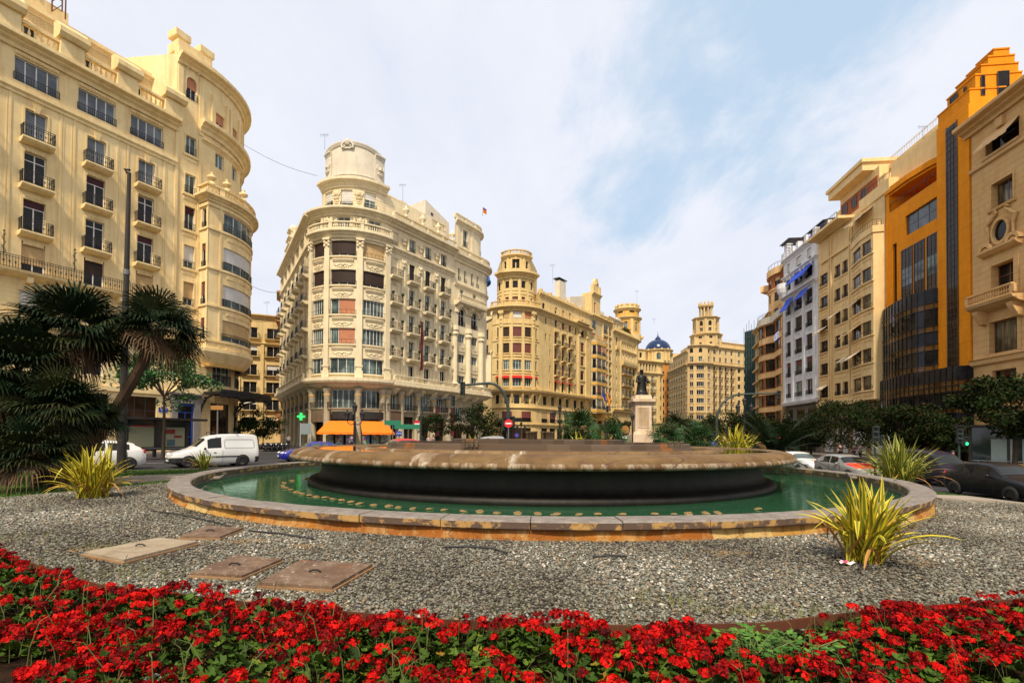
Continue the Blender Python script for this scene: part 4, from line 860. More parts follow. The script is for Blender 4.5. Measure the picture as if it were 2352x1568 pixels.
 m = MB(); cornice(m, tp, 0, tp.L, 37.1, 37.8, .55); surround(m, tp, 1.9, 3.1, 33.9, 36.7, .3, .08); balustrade(m, tp, 0, tp.L, 37.8, 1.0, -.2, .15, .3, 2.5)
 for u in (.7, 4.4): pbox(m, tp, u-.3, u+.3, 32.5, 37.5, 0, .08)
 m.build('turret_cornice', cm, rt)
 # façade down the side street
 W = []; t3 = MB(); n = 7; st = lf.L/n
 for i in range(n):
  u = st*(i+.5)
  for z in (24.05, 20.35, 16.6, 12.85): W.append(dict(r=(u-.6, u+.6, z, z+2.6), mull=2, gl=GL_D, fr=FRAMED, balc=dict(dep=1.0, th=.5, stone=cm, e=.35)))
  W.append(dict(r=(u-.6, u+.6, 9.45, 11.95), mull=2)); W.append(dict(r=(u-.6, u+.6, 28.5, 30.2), mull=2, grd=.5))
  pbox(t3, lf, u-st/2-.3, u-st/2+.3, 9.5, 27.3, 0, .3); pbox(t3, lf, u-st/2-.3, u-st/2+.3, 28.2, 30.9, 0, .35)
 facade(rt, lf, 0, lf.L, 9.3, 31.9, cm, W, .28, name='side_wall', back=[(-25, 75), (-35, 92)])
 cornice(t3, lf, 0, lf.L, 30.9, 31.9, 1.1); cornice(t3, lf, 0, lf.L, 27.4, 28.1, .5); pprof(t3, lf, 0, lf.L, [(-.6, 8.1), (0, 8.2), (.6, 8.5), (1.1, 9.0), (1.1, 9.4), (0, 9.45)])
 for i in range(3):      # carved gable on the roof of the side façade
  pbox(t3, lf, 11-2.2+i*.6, 11+2.2-i*.6, 31.9+i*1.4, 33.3+i*1.4, -1.5, .5-i*.1, back=True); cornice(t3, lf, 11-2.4+i*.6, 11+2.4-i*.6, 33.0+i*1.4, 33.35+i*1.4, .5, .4-i*.1)
 t3.ball(lf.P(11, 36.6, -.3), .7, 8); t3.build('side_moulding', cm, rt)
 b = MB(); balustrade(b, lf, 1, lf.L-.5, 9.4, .85, .7, .95, .3, 3); b.build('side_balustrade', cm, rt)
 # ground floor with round columns
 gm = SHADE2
 for pa, offs, W2 in ((bw, pil[:2]+[11.2*q, .3, 12.0*q], bays), (rf, [o+x for x in (-1.0, 1.45, 4.7, 8.05, 11.4)], [(o+c-1.05, o+c+1.05) for c in cs]), (lf, [st*i for i in range(1, n+1)], [(st*(i+.5)-.8, st*(i+.5)+.8) for i in range(n)])):
  W = []
  for a, b in W2:
   W.append(dict(r=(a, b, 5.5, 7.95), mull=4, gl=GL_C, depth=.8)); W.append(dict(r=(a-.1, b+.1, .1, 4.6), mull=2, fr=FRAMED, gl=GL_K, depth=.9, tr=.7))
  if pa is rf:
   for c in (14.2, 17.5): W.append(dict(r=(o+c-1.1, o+c+1.1, 4.2, 6.6), mull=4, gl=GL_C, depth=.7)); W.append(dict(r=(o+c-1.2, o+c+1.2, .1, 3.4), mull=2, fr=FRAMED, gl=GL_K, depth=.8))
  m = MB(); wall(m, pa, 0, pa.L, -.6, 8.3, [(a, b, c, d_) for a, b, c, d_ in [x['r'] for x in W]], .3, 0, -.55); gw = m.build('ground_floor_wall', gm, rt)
  for x in W:
   k = {a: b for a, b in x.items() if a != 'r'}; window(rt, pa, *x['r'], **k)
  for a, b in W2: balcony(rt, pa, a-.15, b+.15, 5.42, .25, .85, .18, gm)
  for u in offs:
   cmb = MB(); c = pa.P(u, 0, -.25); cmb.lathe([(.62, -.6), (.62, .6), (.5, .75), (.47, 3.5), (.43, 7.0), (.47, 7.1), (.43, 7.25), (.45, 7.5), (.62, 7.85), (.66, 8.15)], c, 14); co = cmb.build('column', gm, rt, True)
   cb = MB(); cb.lathe([(.455, 0), (.5, .05), (.5, .13), (.455, .18)], (c[0], c[1], 7.1), 14); cb.build('gilt_band', OCHREST, co)
 return bw, rf, lf, rt, q, o
B2BW, B2RF, B2LF, B2, B2Q, B2O = build_cream()
# ---------------------------------------------------------------- straw coloured corner building with the round turret
def rows_of(u, zs, w, h, **k): return [dict(r=(u-w/2, u+w/2, z, z+h), **k) for z in zs]
def build_turret():
 cm = CREAM3; L0 = Vector((-4.6, 110.6)); F0 = Vector((6.0, 111.0)); D = Vector((.6, .8))
 rt = thing('corner_building', 'straw yellow corner building with a round balustraded turret and red window awnings', 'building', (0, 113, 0))
 bw = Path(bow(L0, F0, 2.4, 12)); rf = Path([F0, F0+D*25.4]); lf = Path([L0+Vector((-11.5, 17)), L0])
 zs = [13.2, 16.95, 20.75, 24.4]; tr = MB(); W = []
 fx = [(.13, .5), (.31, 1.7), (.52, 2.3), (.735, 1.9), (.93, .55)]
 rnd = random.Random(11)
 for f, w in fx:
  u = bw.L*f; w = w*.88
  for k, z in enumerate(zs):
   big = w > 1; dk = rnd.random()
   d = dict(mull=3 if big else 1, gl=GL_C if k in (0, 1) and big else GL_D, fr=FRAMEW if k in (0, 1) and big else FRAMED, depth=.28)
   if k >= 2 and big: d.update(shut=.95, sh=SH_K if (f < .4 or (k == 3 and f > .6)) else SH_M)
   W += rows_of(u, [z], w, 2.2, **d); pbox(tr, bw, u-w/2-.1, u+w/2+.1, z-.25, z-.05, 0, .18)
  W += rows_of(u, [28.5], w, 1.6, mull=1, shut=.9, sh=[SH_K, SH_T, SH_W, SH_O, SH_K][fx.index((f, w/.88))] if True else SH_T)
 facade(rt, bw, 0, bw.L, 12.2, 31.2, cm, W, .28, name='bow_wall', back=[(8, 122), (-6, 122)])
 for f in (.215, .42, .63, .84):
  u = bw.L*f; e = f in (.215, .84)
  pbox(tr, bw, u-(.42 if e else .2), u+(.42 if e else .2), 12.4, 30.2, 0, .3 if e else .14)
  if e:
   for z in (26.8, 27.6, 28.4, 29.4): tr.ball(bw.P(u, z, .3), .3, 6)
   pbox(tr, bw, u-.6, u+.6, 29.6, 30.3, 0, .6)
 for z in zs[1:]+[28.2]: pprof(tr, bw, 0, bw.L, [(0, z-1.0), (.1, z-.95), (.16, z-.75), (0, z-.7)])
 cornice(tr, bw, 0, bw.L, 30.2, 31.3, 1.1); b = MB(); balustrade(b, bw, .1, bw.L-.1, 31.3, 1.2, .4, .75, .34, 3.2); b.build('balustrade', cm, rt)
 for u_, (za, zb) in [(bw.L*f, (15.05, 15.65)) for f in (.13, .31, .52, .735, .93)]:
  w = dict(fx)[min(dict(fx), key=lambda q: abs(q*bw.L-u_))]*.95
  awning(rt, bw, u_-w/2, u_+w/2, zb, .5, .45, AWN_R)
 # turret: two drums stepped in
 for (ins, z0, z1, ops, cz, cd) in ((1.0, 31.3, 39.4, [(.33, 32.5, 33.6, .9), (.5, 32.5, 33.6, 1.3), (.67, 32.5, 33.6, .9), (.33, 35.6, 37.2, 1.0), (.5, 35.6, 37.2, 1.2), (.67, 35.6, 37.2, 1.0), (.12, 35.4, 37.4, .7), (.88, 35.4, 37.4, .7), (.12, 32.5, 33.6, .7), (.88, 32.5, 33.6, .7)], 37.8, 1.3), (1.9, 39.4, 43.5, [(.2, 40.5, 42.3, .8), (.51, 40.4, 42.5, 1.7), (.83, 40.5, 42.3, .8)], 42.9, .6)):
  tp = Path(arc((L0.x+ins, L0.y+ins*.9), (.82, -.57), 0, 0, 1)[:1]+bow((L0.x+ins, L0.y+ins*.7+.6), (F0.x-ins, F0.y+ins*.5+.4), 3.4-ins*.55, 14)[0:])
  TW = [dict(r=(tp.L*f-w/2, tp.L*f+w/2, a, b), mull=2 if w > 1 else 1, gl=GL_D, fr=FRAMED, shut=.9 if a < 33 and w > .8 else 0, sh=SH_M, depth=.3) for f, a, b, w in ops]
  facade(rt, tp, 0, tp.L, z0, z1, cm, TW, .3, name='turret_wall', back=[(6, 121), (-4, 121)])
  m = MB(); cornice(m, tp, 0, tp.L, cz, cz+1.5 if cd > 1 else cz+.6, cd)
  for f in ((.24, .415, .585, .76) if cd > 1 else (.3, .72)): u = tp.L*f; pbox(m, tp, u-.24, u+.24, z0, cz, 0, .16)
  if cd > 1:
   for z in (34.1, 34.9): pprof(m, tp, 0, tp.L, [(0, z), (.12, z+.05), (.12, z+.25), (0, z+.3)])
  else:
   for f in (.2, .83): m.tube([tp.P(tp.L*f-.9, 39.5, .1), tp.P(tp.L*f-.7, 40.1, .4), tp.P(tp.L*f, 40.3, .3), tp.P(tp.L*f+.7, 40.1, .4), tp.P(tp.L*f+.9, 39.5, .1)], .22, 5)
   surround(m, tp, tp.L*.51-.85, tp.L*.51+.85, 40.4, 42.5, .3, .12, .5); pbox(m, tp, tp.L*.51-1.5, tp.L*.51+1.5, 39.95, 40.15, 0, .3); pbox(m, tp, tp.L*.51-.1, tp.L*.51+.1, 39.0, 41.5, .35, .5, back=True)
   balustrade(m, tp, 0, tp.L, 43.5, 1.2, -.2, .25, .32, 3.4)
  m.build('turret_cornice', cm, rt)
 # right hand façade
 W = []
 for k, c in enumerate((7.5, 10.9, 14.2)):
  for z in zs[1:]: W.append(dict(r=(c-.6, c+.6, z-.2, z+2.6), mull=2, gl=GL_D, fr=FRAMED, shut=[.5, 0, .9][(k+int(z)) % 3], sh=SH_M, balc=dict(dep=.9, h=.95, th=.4, stone=cm, e=.45)))
  W += rows_of(c, [12.9], 1.15, 2.3, mull=1, gl=GL_D, fr=FRAMED); awning(rt, rf, c-.65, c+.65, 15.6, .6, .5, AWN_R)
  W += rows_of(c, [28.4], 1.2, 1.7, mull=1, shut=.9 if k else .2, sh=SH_M); W.append(dict(r=(c-.65, c+.65, 31.6, 33.4), mull=1, shut=.98 if k else .5, sh=SH_T, arch=True))
  garland(tr, rf, c+1.65, 29.2, .8, 1.4, .1)
  for s in (-1.0, 1.0): pbox(tr, rf, c+s-.1, c+s+.1, 12.5, 27.5, 0, .12)
  cornice(tr, rf, c-1, c+1, 27.0, 27.4, .5)
 for z in zs: 
  W += rows_of(4.9, [z+.1], .5, 1.8, mull=1, shut=.9, sh=SH_M); W += rows_of(17.2, [z], .7, 2.3, mull=1, gl=GL_D, fr=FRAMED, shut=.5, sh=SH_M)
  W += rows_of(20.8, [z], 1.9, 2.4, mull=3, fr=FRAMED, gl=GL_D, shut=.85 if z > 20 else .3, sh=SH_M); W += rows_of(23.8, [z+.3], .45, 1.5, mull=1, fr=FRAMED)
  pbox(tr, rf, 19.6, 22.2, z-.4, z-.1, 0, .2)
 W += rows_of(20.8, [28.2], 1.8, 1.8, mull=2, fr=FRAMED); W += rows_of(17.2, [28.3], .7, 1.7, mull=1, fr=FRAMED); W.append(dict(r=(20.2, 21.4, 31.8, 33.0), mull=1, arch=True, fr=FRAMED)); W.append(dict(r=(1.4, 2.6, 31.8, 33.2), mull=1, arch=True, fr=FRAMED)); W += rows_of(3, [28.3, 24.5], .6, 1.6, mull=1, fr=FRAMED)
 facade(rt, rf, 0, rf.L, 12.2, 35.2, cm, W, .28, name='facade_wall', back=[(12, 138), (2, 122)])
 for u in (18.6, 22.7):
  pbox(tr, rf, u-.4, u+.4, 12.4, 29.5, 0, .35); pbox(tr, rf, u-.6, u+.6, 29.3, 30.2, 0, .7); tr.ball(rf.P(u, 28.3, .4), .4, 6)
 cornice(tr, rf, 0, rf.L, 30.2, 31.3, 1.0); cornice(tr, rf, 16, 22.5, 30.6, 31.9, 1.5); cornice(tr, rf, 0, rf.L, 34.4, 35.2, .5)
 for u in (1, 5, 9, 12.7, 16.3, 20, 24): pbox(tr, rf, u-.4, u+.4, 35.2, 36.2, -.5, .2, back=True)
 pbox(tr, rf, 0, rf.L, 35.2, 35.8, -.4, .1, back=True)
 pprof(tr, rf, 0, rf.L, [(-.5, 11.4), (.4, 11.7), (.9, 12.1), (1.0, 12.5), (0, 12.6)]); pprof(tr, bw, 0, bw.L, [(-.5, 11.4), (.4, 11.7), (.9, 12.1), (1.0, 12.5), (0, 12.6)])
 W = []
 for i, u in enumerate((3, 8, 13, 18)):
  W += rows_of(u, zs, 1.2, 2.4, mull=1, fr=FRAMED)
 facade(rt, lf, 0, lf.L, 0, 31.2, cm, W, .28, name='side_wall', back=[(-2, 115), (-8, 130)]); cornice(tr, lf, 0, lf.L, 30.2, 31.3, 1.0)
 # lower storeys: office windows, shutters and shops
 for pa, us in ((bw, [(bw.L*f, w) for f, w in ((.12, .9), (.33, 1.3), (.52, 1.3), (.72, 1.2), (.92, .6))]), (rf, [(u, 1.3) for u in (3, 6.6, 10, 13.4, 17.4, 21)])):
  W = [dict(r=(u-w/2, u+w/2, 9.3, 11.3), mull=2, fr=FRAMED, gl=GL_T if i % 2 else GL_D, depth=.3) for i, (u, w) in enumerate(us)]
  W += [dict(r=(u-1.25, u+1.25, 5.2, 7.6), mull=1, shut=.62, sh=SH_M if i % 2 else SH_T, fr=FRAMED, depth=.35) for i, (u, w) in enumerate(us) if not (pa is bw and i in (0, 4))]
  W += [dict(r=(u-1.3, u+1.3, -.3, 3.9), mull=2, fr=FRAMED, gl=GL_K, depth=.5) for i, (u, w) in enumerate(us) if not (pa is bw and i in (0, 4))]
  m = MB(); wall(m, pa, 0, pa.L, -.6, 12.0, [x['r'] for x in W], .5, 0, -.25); m.build('ground_floor_wall', cm, rt)
  for x in W: k = {a: b for a, b in x.items() if a != 'r'}; window(rt, pa, *x['r'], **k)
  cornice(tr, pa, 0, pa.L, 8.0, 8.5, .4, -.25); cornice(tr, pa, 0, pa.L, 4.2, 4.8, .4, -.25)
  for u, w in us: pprof(tr, pa, u+1.0, u+1.45, [(-.3, 9.6), (0, 9.8), (.5, 11.0), (.7, 11.5), (-.3, 11.5)])
  for u, w in us:
   if not (pa is bw and w < 1.1): g_ = MB(); rail(g_, pa, u-1.3, u+1.3, 5.2, .06, .06, .75, .2); g_.build('railing', IRON, rt)
 tr.build('moulding', cm, rt)
 # chimney and white gable at the back of the roof
 m = MB(); pbox(m, rf, 13.2, 16.3, 34, 42.0, -4, -2.5, back=True); pbox(m, rf, 12.8, 16.7, 42.4, 42.6, -4.2, -2.3, 1, back=True)
 for u in (13.3, 15.9): pbox(m, rf, u, u+.3, 42, 42.4, -3.6, -3.2, 1, back=True)
 m.build('chimney', [WHITEP, FRAMED], rt)
 m = MB(); k = [rf.P(17.5, 34, -2), rf.P(25.3, 34, -2), rf.P(25.3, 40.6, -2), rf.P(17.5, 38.6, -2)]; k2 = [rf.P(17.5, 34, -7), rf.P(25.3, 34, -7), rf.P(25.3, 40.6, -7), rf.P(17.5, 38.6, -7)]
 m.face(k); m.face([k[3], k[2], k2[2], k2[3]]); m.face([k[0], k[3], k2[3], k2[0]]); m.build('party_wall', WHITEP, rt)
 return bw, rf, rt
B3BW, B3RF, B3 = build_turret()
# ---------------------------------------------------------------- narrow building with glazed oriels
def build_oriel():
 D = Vector((.6, .8)); F0 = Vector((6.0, 111.0))+D*25.5; pa = Path([F0, F0+D*13.2]); cm = TAN4
 rt = thing('apartment_building', 'narrow grey brown building with stacked glazed oriel windows and a small crested gable', 'building', (25, 137, 0))
 W = []; tr = MB(); zs = [9.6, 13.3, 17.0, 20.7, 24.4, 28.0, 31.6]
 for k, z in enumerate(zs):
  for a, b in ((.6, 2.8), (7.6, 10.2), (10.9, 12.4)):
   if k < 5 and a < 3: continue
   W.append(dict(r=(a, b, z, z+2.5), mull=3 if b-a > 2 else 2, gl=GL_C, shut=[0, .4, 0, .3, .5, .3, 0][k], sh=SH_O if k in (4, 5) else SH_M, grd=.95))
 facade(rt, pa, 0, pa.L, 8.6, 35.4, cm, W, .25, back=[(28, 152), (18, 140)])
 p0 = Vector(pa.P(.4, 0)[:2]); n = pa.n[0]
 q = Path([p0, p0+n*1.5+D*.3, p0+n*1.5+D*6.0, p0+D*6.6]); W = []
 for k, z in enumerate(zs[:5]):
  W += [dict(r=(.25, 1.4, z, z+2.6), mull=1, gl=GL_D, depth=.12, grd=.8), dict(r=(1.9, 4.2, z, z+2.6), mull=3, gl=GL_C if k != 3 else GL_D, shut=[0, .8, 0, 0, .7][k], sh=SH_M, depth=.12, grd=.8), dict(r=(4.8, 7.0, z, z+2.6), mull=3, gl=GL_D, shut=[0, 0, .3, 0, .6][k], sh=SH_O, depth=.12, grd=.8)]
 facade(rt, q, 0, q.L, 8.4, 28.6, cm, W, .12, name='oriel_wall'); m = MB()
 for z in zs[:6]: pbox(m, q, 0, q.L, z-.9, z-.15, 0, .12)
 m.face([q.P(u, 8.45, 0) for u in q.us(0, q.L)]); m.face([q.P(u, 28.55, 0) for u in q.us(0, q.L)]); rail(m, q, .1, q.L-.1, 28.6, .05, .05, .9, .25); m.build('oriel_moulding', [OCHREST], rt)
 for z in zs: pbox(tr, pa, 6.8, 12.9, z-.75, z-.2, 0, .25)
 cornice(tr, pa, 0, pa.L, 34.6, 35.4, .8); pbox(tr, pa, 6.7, 7.1, 9, 34, 0, .35); pbox(tr, pa, 10.4, 10.7, 9, 34, 0, .3); pbox(tr, pa, 12.8, 13.2, 0, 35, 0, .3)
 balustrade(tr, pa, 5.2, 13.1, 35.4, 1.1, -.1, .25, .4, 3.5); tr.build('moulding', [CREAM3], rt)
 m = MB(); W = [(1.4, 2.6, 36, 39)]; g = Path([pa.P(0, 0, .2)[:2], pa.P(5.2, 0, .2)[:2]]); wall(m, g, 0, 5.2, 35.4, 41.5, W, .3); shell(m, g, 0, 5.2, 35.4, 41.5, [pa.P(5.2, 0, -3)[:2], pa.P(0, 0, -3)[:2]])
 cornice(m, g, 0, 5.2, 40.6, 41.5, .7)
 for a, b in ((.4, 1.4), (3.6, 4.6)): pbox(m, g, a, b, 41.5, 43.6, -.6, .5, back=True)
 rr = [(1.4, 41.5), (1.4, 44.6), (1.8, 45.4), (2.5, 45.8), (3.2, 45.4), (3.6, 44.6), (3.6, 41.5)]
 m.face([g.P(u, z, .3) for u, z in rr]); m.face([g.P(u, z, -.5) for u, z in rr]); m.grid([[g.P(u, z, .3) for u, z in rr], [g.P(u, z, -.5) for u, z in rr]]); ring(m, g, 2.5, 43.8, .5, .8, .3, .5, 0, 180)
 m.build('gable', CREAM3, rt); window(rt, g, *W[0], depth=.28, shut=.8, sh=SH_O, mull=2)
 W = [dict(r=(a, b, -.3, 6.5), mull=2, fr=FRAMED, gl=GL_K, depth=.5) for a, b in ((.8, 3.4), (4.4, 7.4), (8.4, 12))]; facade(rt, pa, 0, pa.L, -.6, 8.6, OCHREST, W, .5, name='ground_floor_wall', back=[(28, 152), (18, 140)])
 return pa, rt
B4PA, B4 = build_oriel()
# ---------------------------------------------------------------- long building with blind arcade, bracketed balcony and round roof tower
def build_arcade():
 D = Vector((.6, .8)); F0 = Vector((6.0, 111.0))+D*38.8; cm = CREAM3; E0 = F0+D*19.0
 rt = thing('corner_building', 'straw building with arcaded top floor and round scalloped tower on its roof', 'building', (36, 152, 0))
 pa = Path([F0, E0]+arc(E0, D, 4.0, 100, 8)[1:]); W = []; tr = MB()
 zs = [10.6, 14.2, 17.8, 21.3, 24.9]
 for z in zs: W += rows_of(3.2, [z], .8, 2.0, mull=2, gl=GL_C); W += [dict(r=(u-.2, u+.2, z+.2, z+1.9), mull=1, fr=FRAMED) for u in (1.3, 5.0)]
 W.append(dict(r=(2.7, 3.7, 29.3, 32), mull=1, arch=True, fr=FRAMED))
 for z in zs[:4]:
  for u in (7.8, 10.6, 13.4, 16.2): W.append(dict(r=(u-.7, u+.7, z, z+2.5), mull=2, gl=GL_C if u < 11 else GL_D, fr=FRAMEW if u < 11 else FRAMED))
  balcony(rt, pa, 6.6, 14.6, z, .95, 1.0, .3, cm)
 for u in (8, 10.4, 12.8, 15.2): W += rows_of(u, [25.7], 1.0, 1.9, mull=1, shut=.9, sh=SH_W)
 for i in range(8): u = 7.3+i*1.35; W.append(dict(r=(u-.45, u+.45, 29.2, 31.4), mull=1, gl=GL_C, arch=True, depth=.35)); ring(tr, pa, u, 30.95, .45, .62, 0, .14)
 for z in zs: W += rows_of(21.5, [z], .9, 2.2, mull=1, fr=FRAMED); W += rows_of(24, [z], .9, 2.2, mull=1, fr=FRAMED)
 facade(rt, pa, 0, pa.L, 10, 33.2, cm, W, .3, back=[(40, 172), (26, 150)])
 pprof(tr, pa, 6.2, 17.5, [(0, 23.6), (.8, 24.0), (1.0, 24.8), (1.0, 25.5), (0, 25.5)]); cornice(tr, pa, 6.2, 17.8, 28.2, 28.7, .4)
 for u in (.2, 6.0, 17.9): pbox(tr, pa, u-.25, u+.25, 10, 33, 0, .25)
 pprof(tr, pa, 2.2, 4.2, [(0, 27.6), (.6, 28.2), (.7, 29.2), (0, 29.25)]); cornice(tr, pa, 0, pa.L, 32.6, 33.6, .9); pbox(tr, pa, 0, pa.L, 33.6, 34.6, -.5, .1, back=True)
 pprof(tr, pa, 0, pa.L, [(0, 9.2), (.6, 9.6), (.8, 10.2), (0, 10.25)]); tr.build('moulding', cm, rt)
 up = Path([pa.P(.2, 0, -1.5)[:2], pa.P(11, 0, -1.5)[:2]]); W = rows_of(3.0, [34.6], .8, 2.2, mull=1, fr=FRAMEW, gl=GL_B)+rows_of(5, [34.6], .8, 2.2, mull=1, gl=GL_B)+rows_of(7, [34.6], .8, 2.2, mull=1, gl=GL_B)
 facade(rt, up, 0, 11, 33.2, 37.9, cm, W, .2, name='attic_wall', back=[pa.P(11, 0, -6)[:2], pa.P(0, 0, -6)[:2]]); m = MB(); cornice(m, up, 0, 11, 37.3, 37.9, .5)
 pbox(m, up, -9.5, -.3, 33, 38.9, -3, -1, back=True); pbox(m, up, 9, 11, 36, 39.5, -4, -1.0, back=True); m.build('roof_house', WHITEP, rt)
 c = Vector(pa.P(20.0, 0, -3.6)[:2]); v = []
 for r_, z0, z1, col, ops in ((4.1, 33.2, 40.6, OCHREST, 1), (3.8, 40.6, 43.6, OCHREST, 0)):
  tp = Path([(c.x+r_*math.cos(a), c.y+r_*math.sin(a)) for a in [R(150+240*i/20) for i in range(21)]])
  fr = [.2, .42, .64, .86] if ops else [.3, .55]
  TW = [dict(r=(tp.L*f-.6, tp.L*f+.6, 36.2, 39.4), mull=2, gl=GL_C, arch=True) if ops else dict(r=(tp.L*f-.9, tp.L*f+.9, 42.3, 42.9), mull=1, fr=FRAMED) for f in fr]
  facade(rt, tp, 0, tp.L, z0, z1, col, TW, .3, name='tower_wall'); m = MB()
  cornice(m, tp, 0, tp.L, z1-.5, z1+.35, .7)
  if ops:
   for f in (.1, .31, .53, .75, .95): pbox(m, tp, tp.L*f-.45, tp.L*f+.45, 34, 40.2, 0, .25); m.ball(tp.P(tp.L*f, 34.4, .9), .6, 7)
   pbox(m, tp, 0, tp.L, 33.2, 35.4, 0, .5)
  else:
   m.lathe([(3.75, 43.6), (3.7, 45.0), (3.3, 45.1), (0, 45.1)], (c.x, c.y, 0), 20)
   for i in range(14): a = 2*math.pi*i/14; m.ball((c.x+3.5*math.cos(a), c.y+3.5*math.sin(a), 45.1), .65, 6, 0, (1, 1, .7))
  m.build('tower_cornice', cm, rt)
 m = MB(); rn = random.Random(5)
 for i in range(220):
  u = 10+rn.random()*5; p = Vector(pa.P(u, 34.6+rn.random()**1.5*1.8, -.4-rn.random())); a = Vector((rn.gauss(0, 1), rn.gauss(0, 1), rn.gauss(0, 1))).normalized()*.35; b_ = a.cross(Vector((rn.random(), rn.random(), rn.random()))).normalized()*.2
  m.face([p-a, p+b_, p+a, p-b_])
 gp = m.build('roof_planting', pm('roof_garden_leaves', (.09, .08, .02, 1), .9), rt)
 W = [dict(r=(a, a+2.2, -.3, 7), mull=2, fr=FRAMED, gl=GL_K, depth=.6, arch=True) for a in (.8, 4.6, 8.4, 12.2, 16)]; facade(rt, pa, 0, pa.L, -.6, 10, cm, W, .6, name='ground_floor_wall')
 return rt
B5 = build_arcade()
# ---------------------------------------------------------------- corner house with the blue dome
def build_dome():
 cm = CREAM3; rt = thing('corner_building', 'yellow corner building crowned by a round drum with a shiny dark blue dome', 'building', (56, 188, 0))
 P0 = Vector((47, 184)); P1 = Vector((56.5, 187)); D = Vector((.93, .36))
 pa = Path([P0+Vector((-8, -6)), P1]+arc(P1, (P1-P0).normalized(), 3.6, 110, 10)[1:]); W = []; tr = MB(); e = (P1-P0-Vector((-8, -6))).length
 for k, z in enumerate((8.2, 12.0, 15.8, 19.4, 23.0)):
  for u in (e-14, e-10.4, e-6.6, e-2.9): W.append(dict(r=(u-.7, u+.7, z, z+2.5), mull=2, gl=GL_C, shut=.3*(k % 2), sh=SH_W, balc=dict(dep=.9, e=.6, stone=cm, th=.3)))
  W += [dict(r=(e+a, e+a+.9, z+.4, z+2.3), mull=1, fr=FRAMED) for a in (1.0, 3.2)]
 for u in [e-15+i*1.5 for i in range(10)]: W.append(dict(r=(u-.35, u+.35, 27.2, 30.0), mull=1, fr=FRAMED if int(u) % 2 else FRAMEW, gl=GL_C))
 facade(rt, pa, 0, pa.L, 0, 31.0, cm, W, .3, back=[(55, 200), (42, 196)])
 for u in [e-15.75+i*1.5 for i in range(11)]: tr.lathe([(.25, 0), (.2, .2), (.2, 2.8), (.28, 3)], pa.P(u, 27.0, .2), 7)
 cornice(tr, pa, 0, pa.L, 26.0, 26.7, .8); cornice(tr, pa, 0, pa.L, 30.3, 31.2, 1.1); cornice(tr, pa, 0, pa.L, 7, 7.6, .8)
 for a in (.2, 2.4, 4.8): pbox(tr, pa, e+a-.2, e+a+.2, 8, 26, 0, .3)
 for i in range(34): pbox(tr, pa, e+.4, pa.L, 8+i*.52, 8.05+i*.52, 0, .08)
 tr.build('moulding', cm, rt)
 at_ = Path([pa.P(0, 0, -1)[:2], pa.P(e-5.5, 0, -1)[:2]]); W = rows_of(e-8, [32.4], 1.2, 2.0, mull=1, fr=FRAMED)+rows_of(e-12, [32.4], 1.2, 2.0, mull=1, fr=FRAMED)
 facade(rt, at_, 0, at_.L, 31, 35.6, cm, W, .3, name='attic_wall', back=[(52, 198), (42, 194)]); m = MB(); cornice(m, at_, 0, at_.L, 35, 35.7, .5); m.build('attic_cornice', cm, rt)
 c = at(1511, 800, 192); tp = Path([(c.x+5.2*math.cos(a), c.y+5.2*math.sin(a)) for a in [R(140+260*i/24) for i in range(25)]])
 TW = [dict(r=(tp.L*f-.9, tp.L*f+.9, 32.2, 34.9), mull=1, fr=FRAMEW, gl=GL_C, arch=True) for f in (.16, .45, .72)]
 facade(rt, tp, 0, tp.L, 31, 36.2, cm, TW, .3, name='drum_wall'); m = MB(); cornice(m, tp, 0, tp.L, 35.4, 36.3, .7)
 for f in (.29, .35, .55, .62, .82, .88): m.lathe([(.4, 0), (.33, .3), (.33, 3.2), (.5, 3.6)], tp.P(tp.L*f, 31.8, .35), 8)
 for i in range(12): a = 2*math.pi*i/12; m.ball((c.x+5.2*math.cos(a), c.y+5.2*math.sin(a), 36.5), .35, 6)
 m.build('drum_cornice', cm, rt)
 db = pm('glazed_blue_tiles', (.004, .022, .085, 1), .22); m = MB()
 m.lathe([(5.0, 36.3)]+[(5.0*math.cos(R(a)), 36.3+4.6*math.sin(R(a))) for a in range(8, 80, 8)]+[(.9, 40.9), (1.2, 41.1), (.8, 41.6), (.35, 42.1), (.3, 42.4), (.12, 42.8), (0, 44.5)], (c.x, c.y, 0), 24); m.build('dome', db, rt, True)
 return rt
B6 = build_dome()
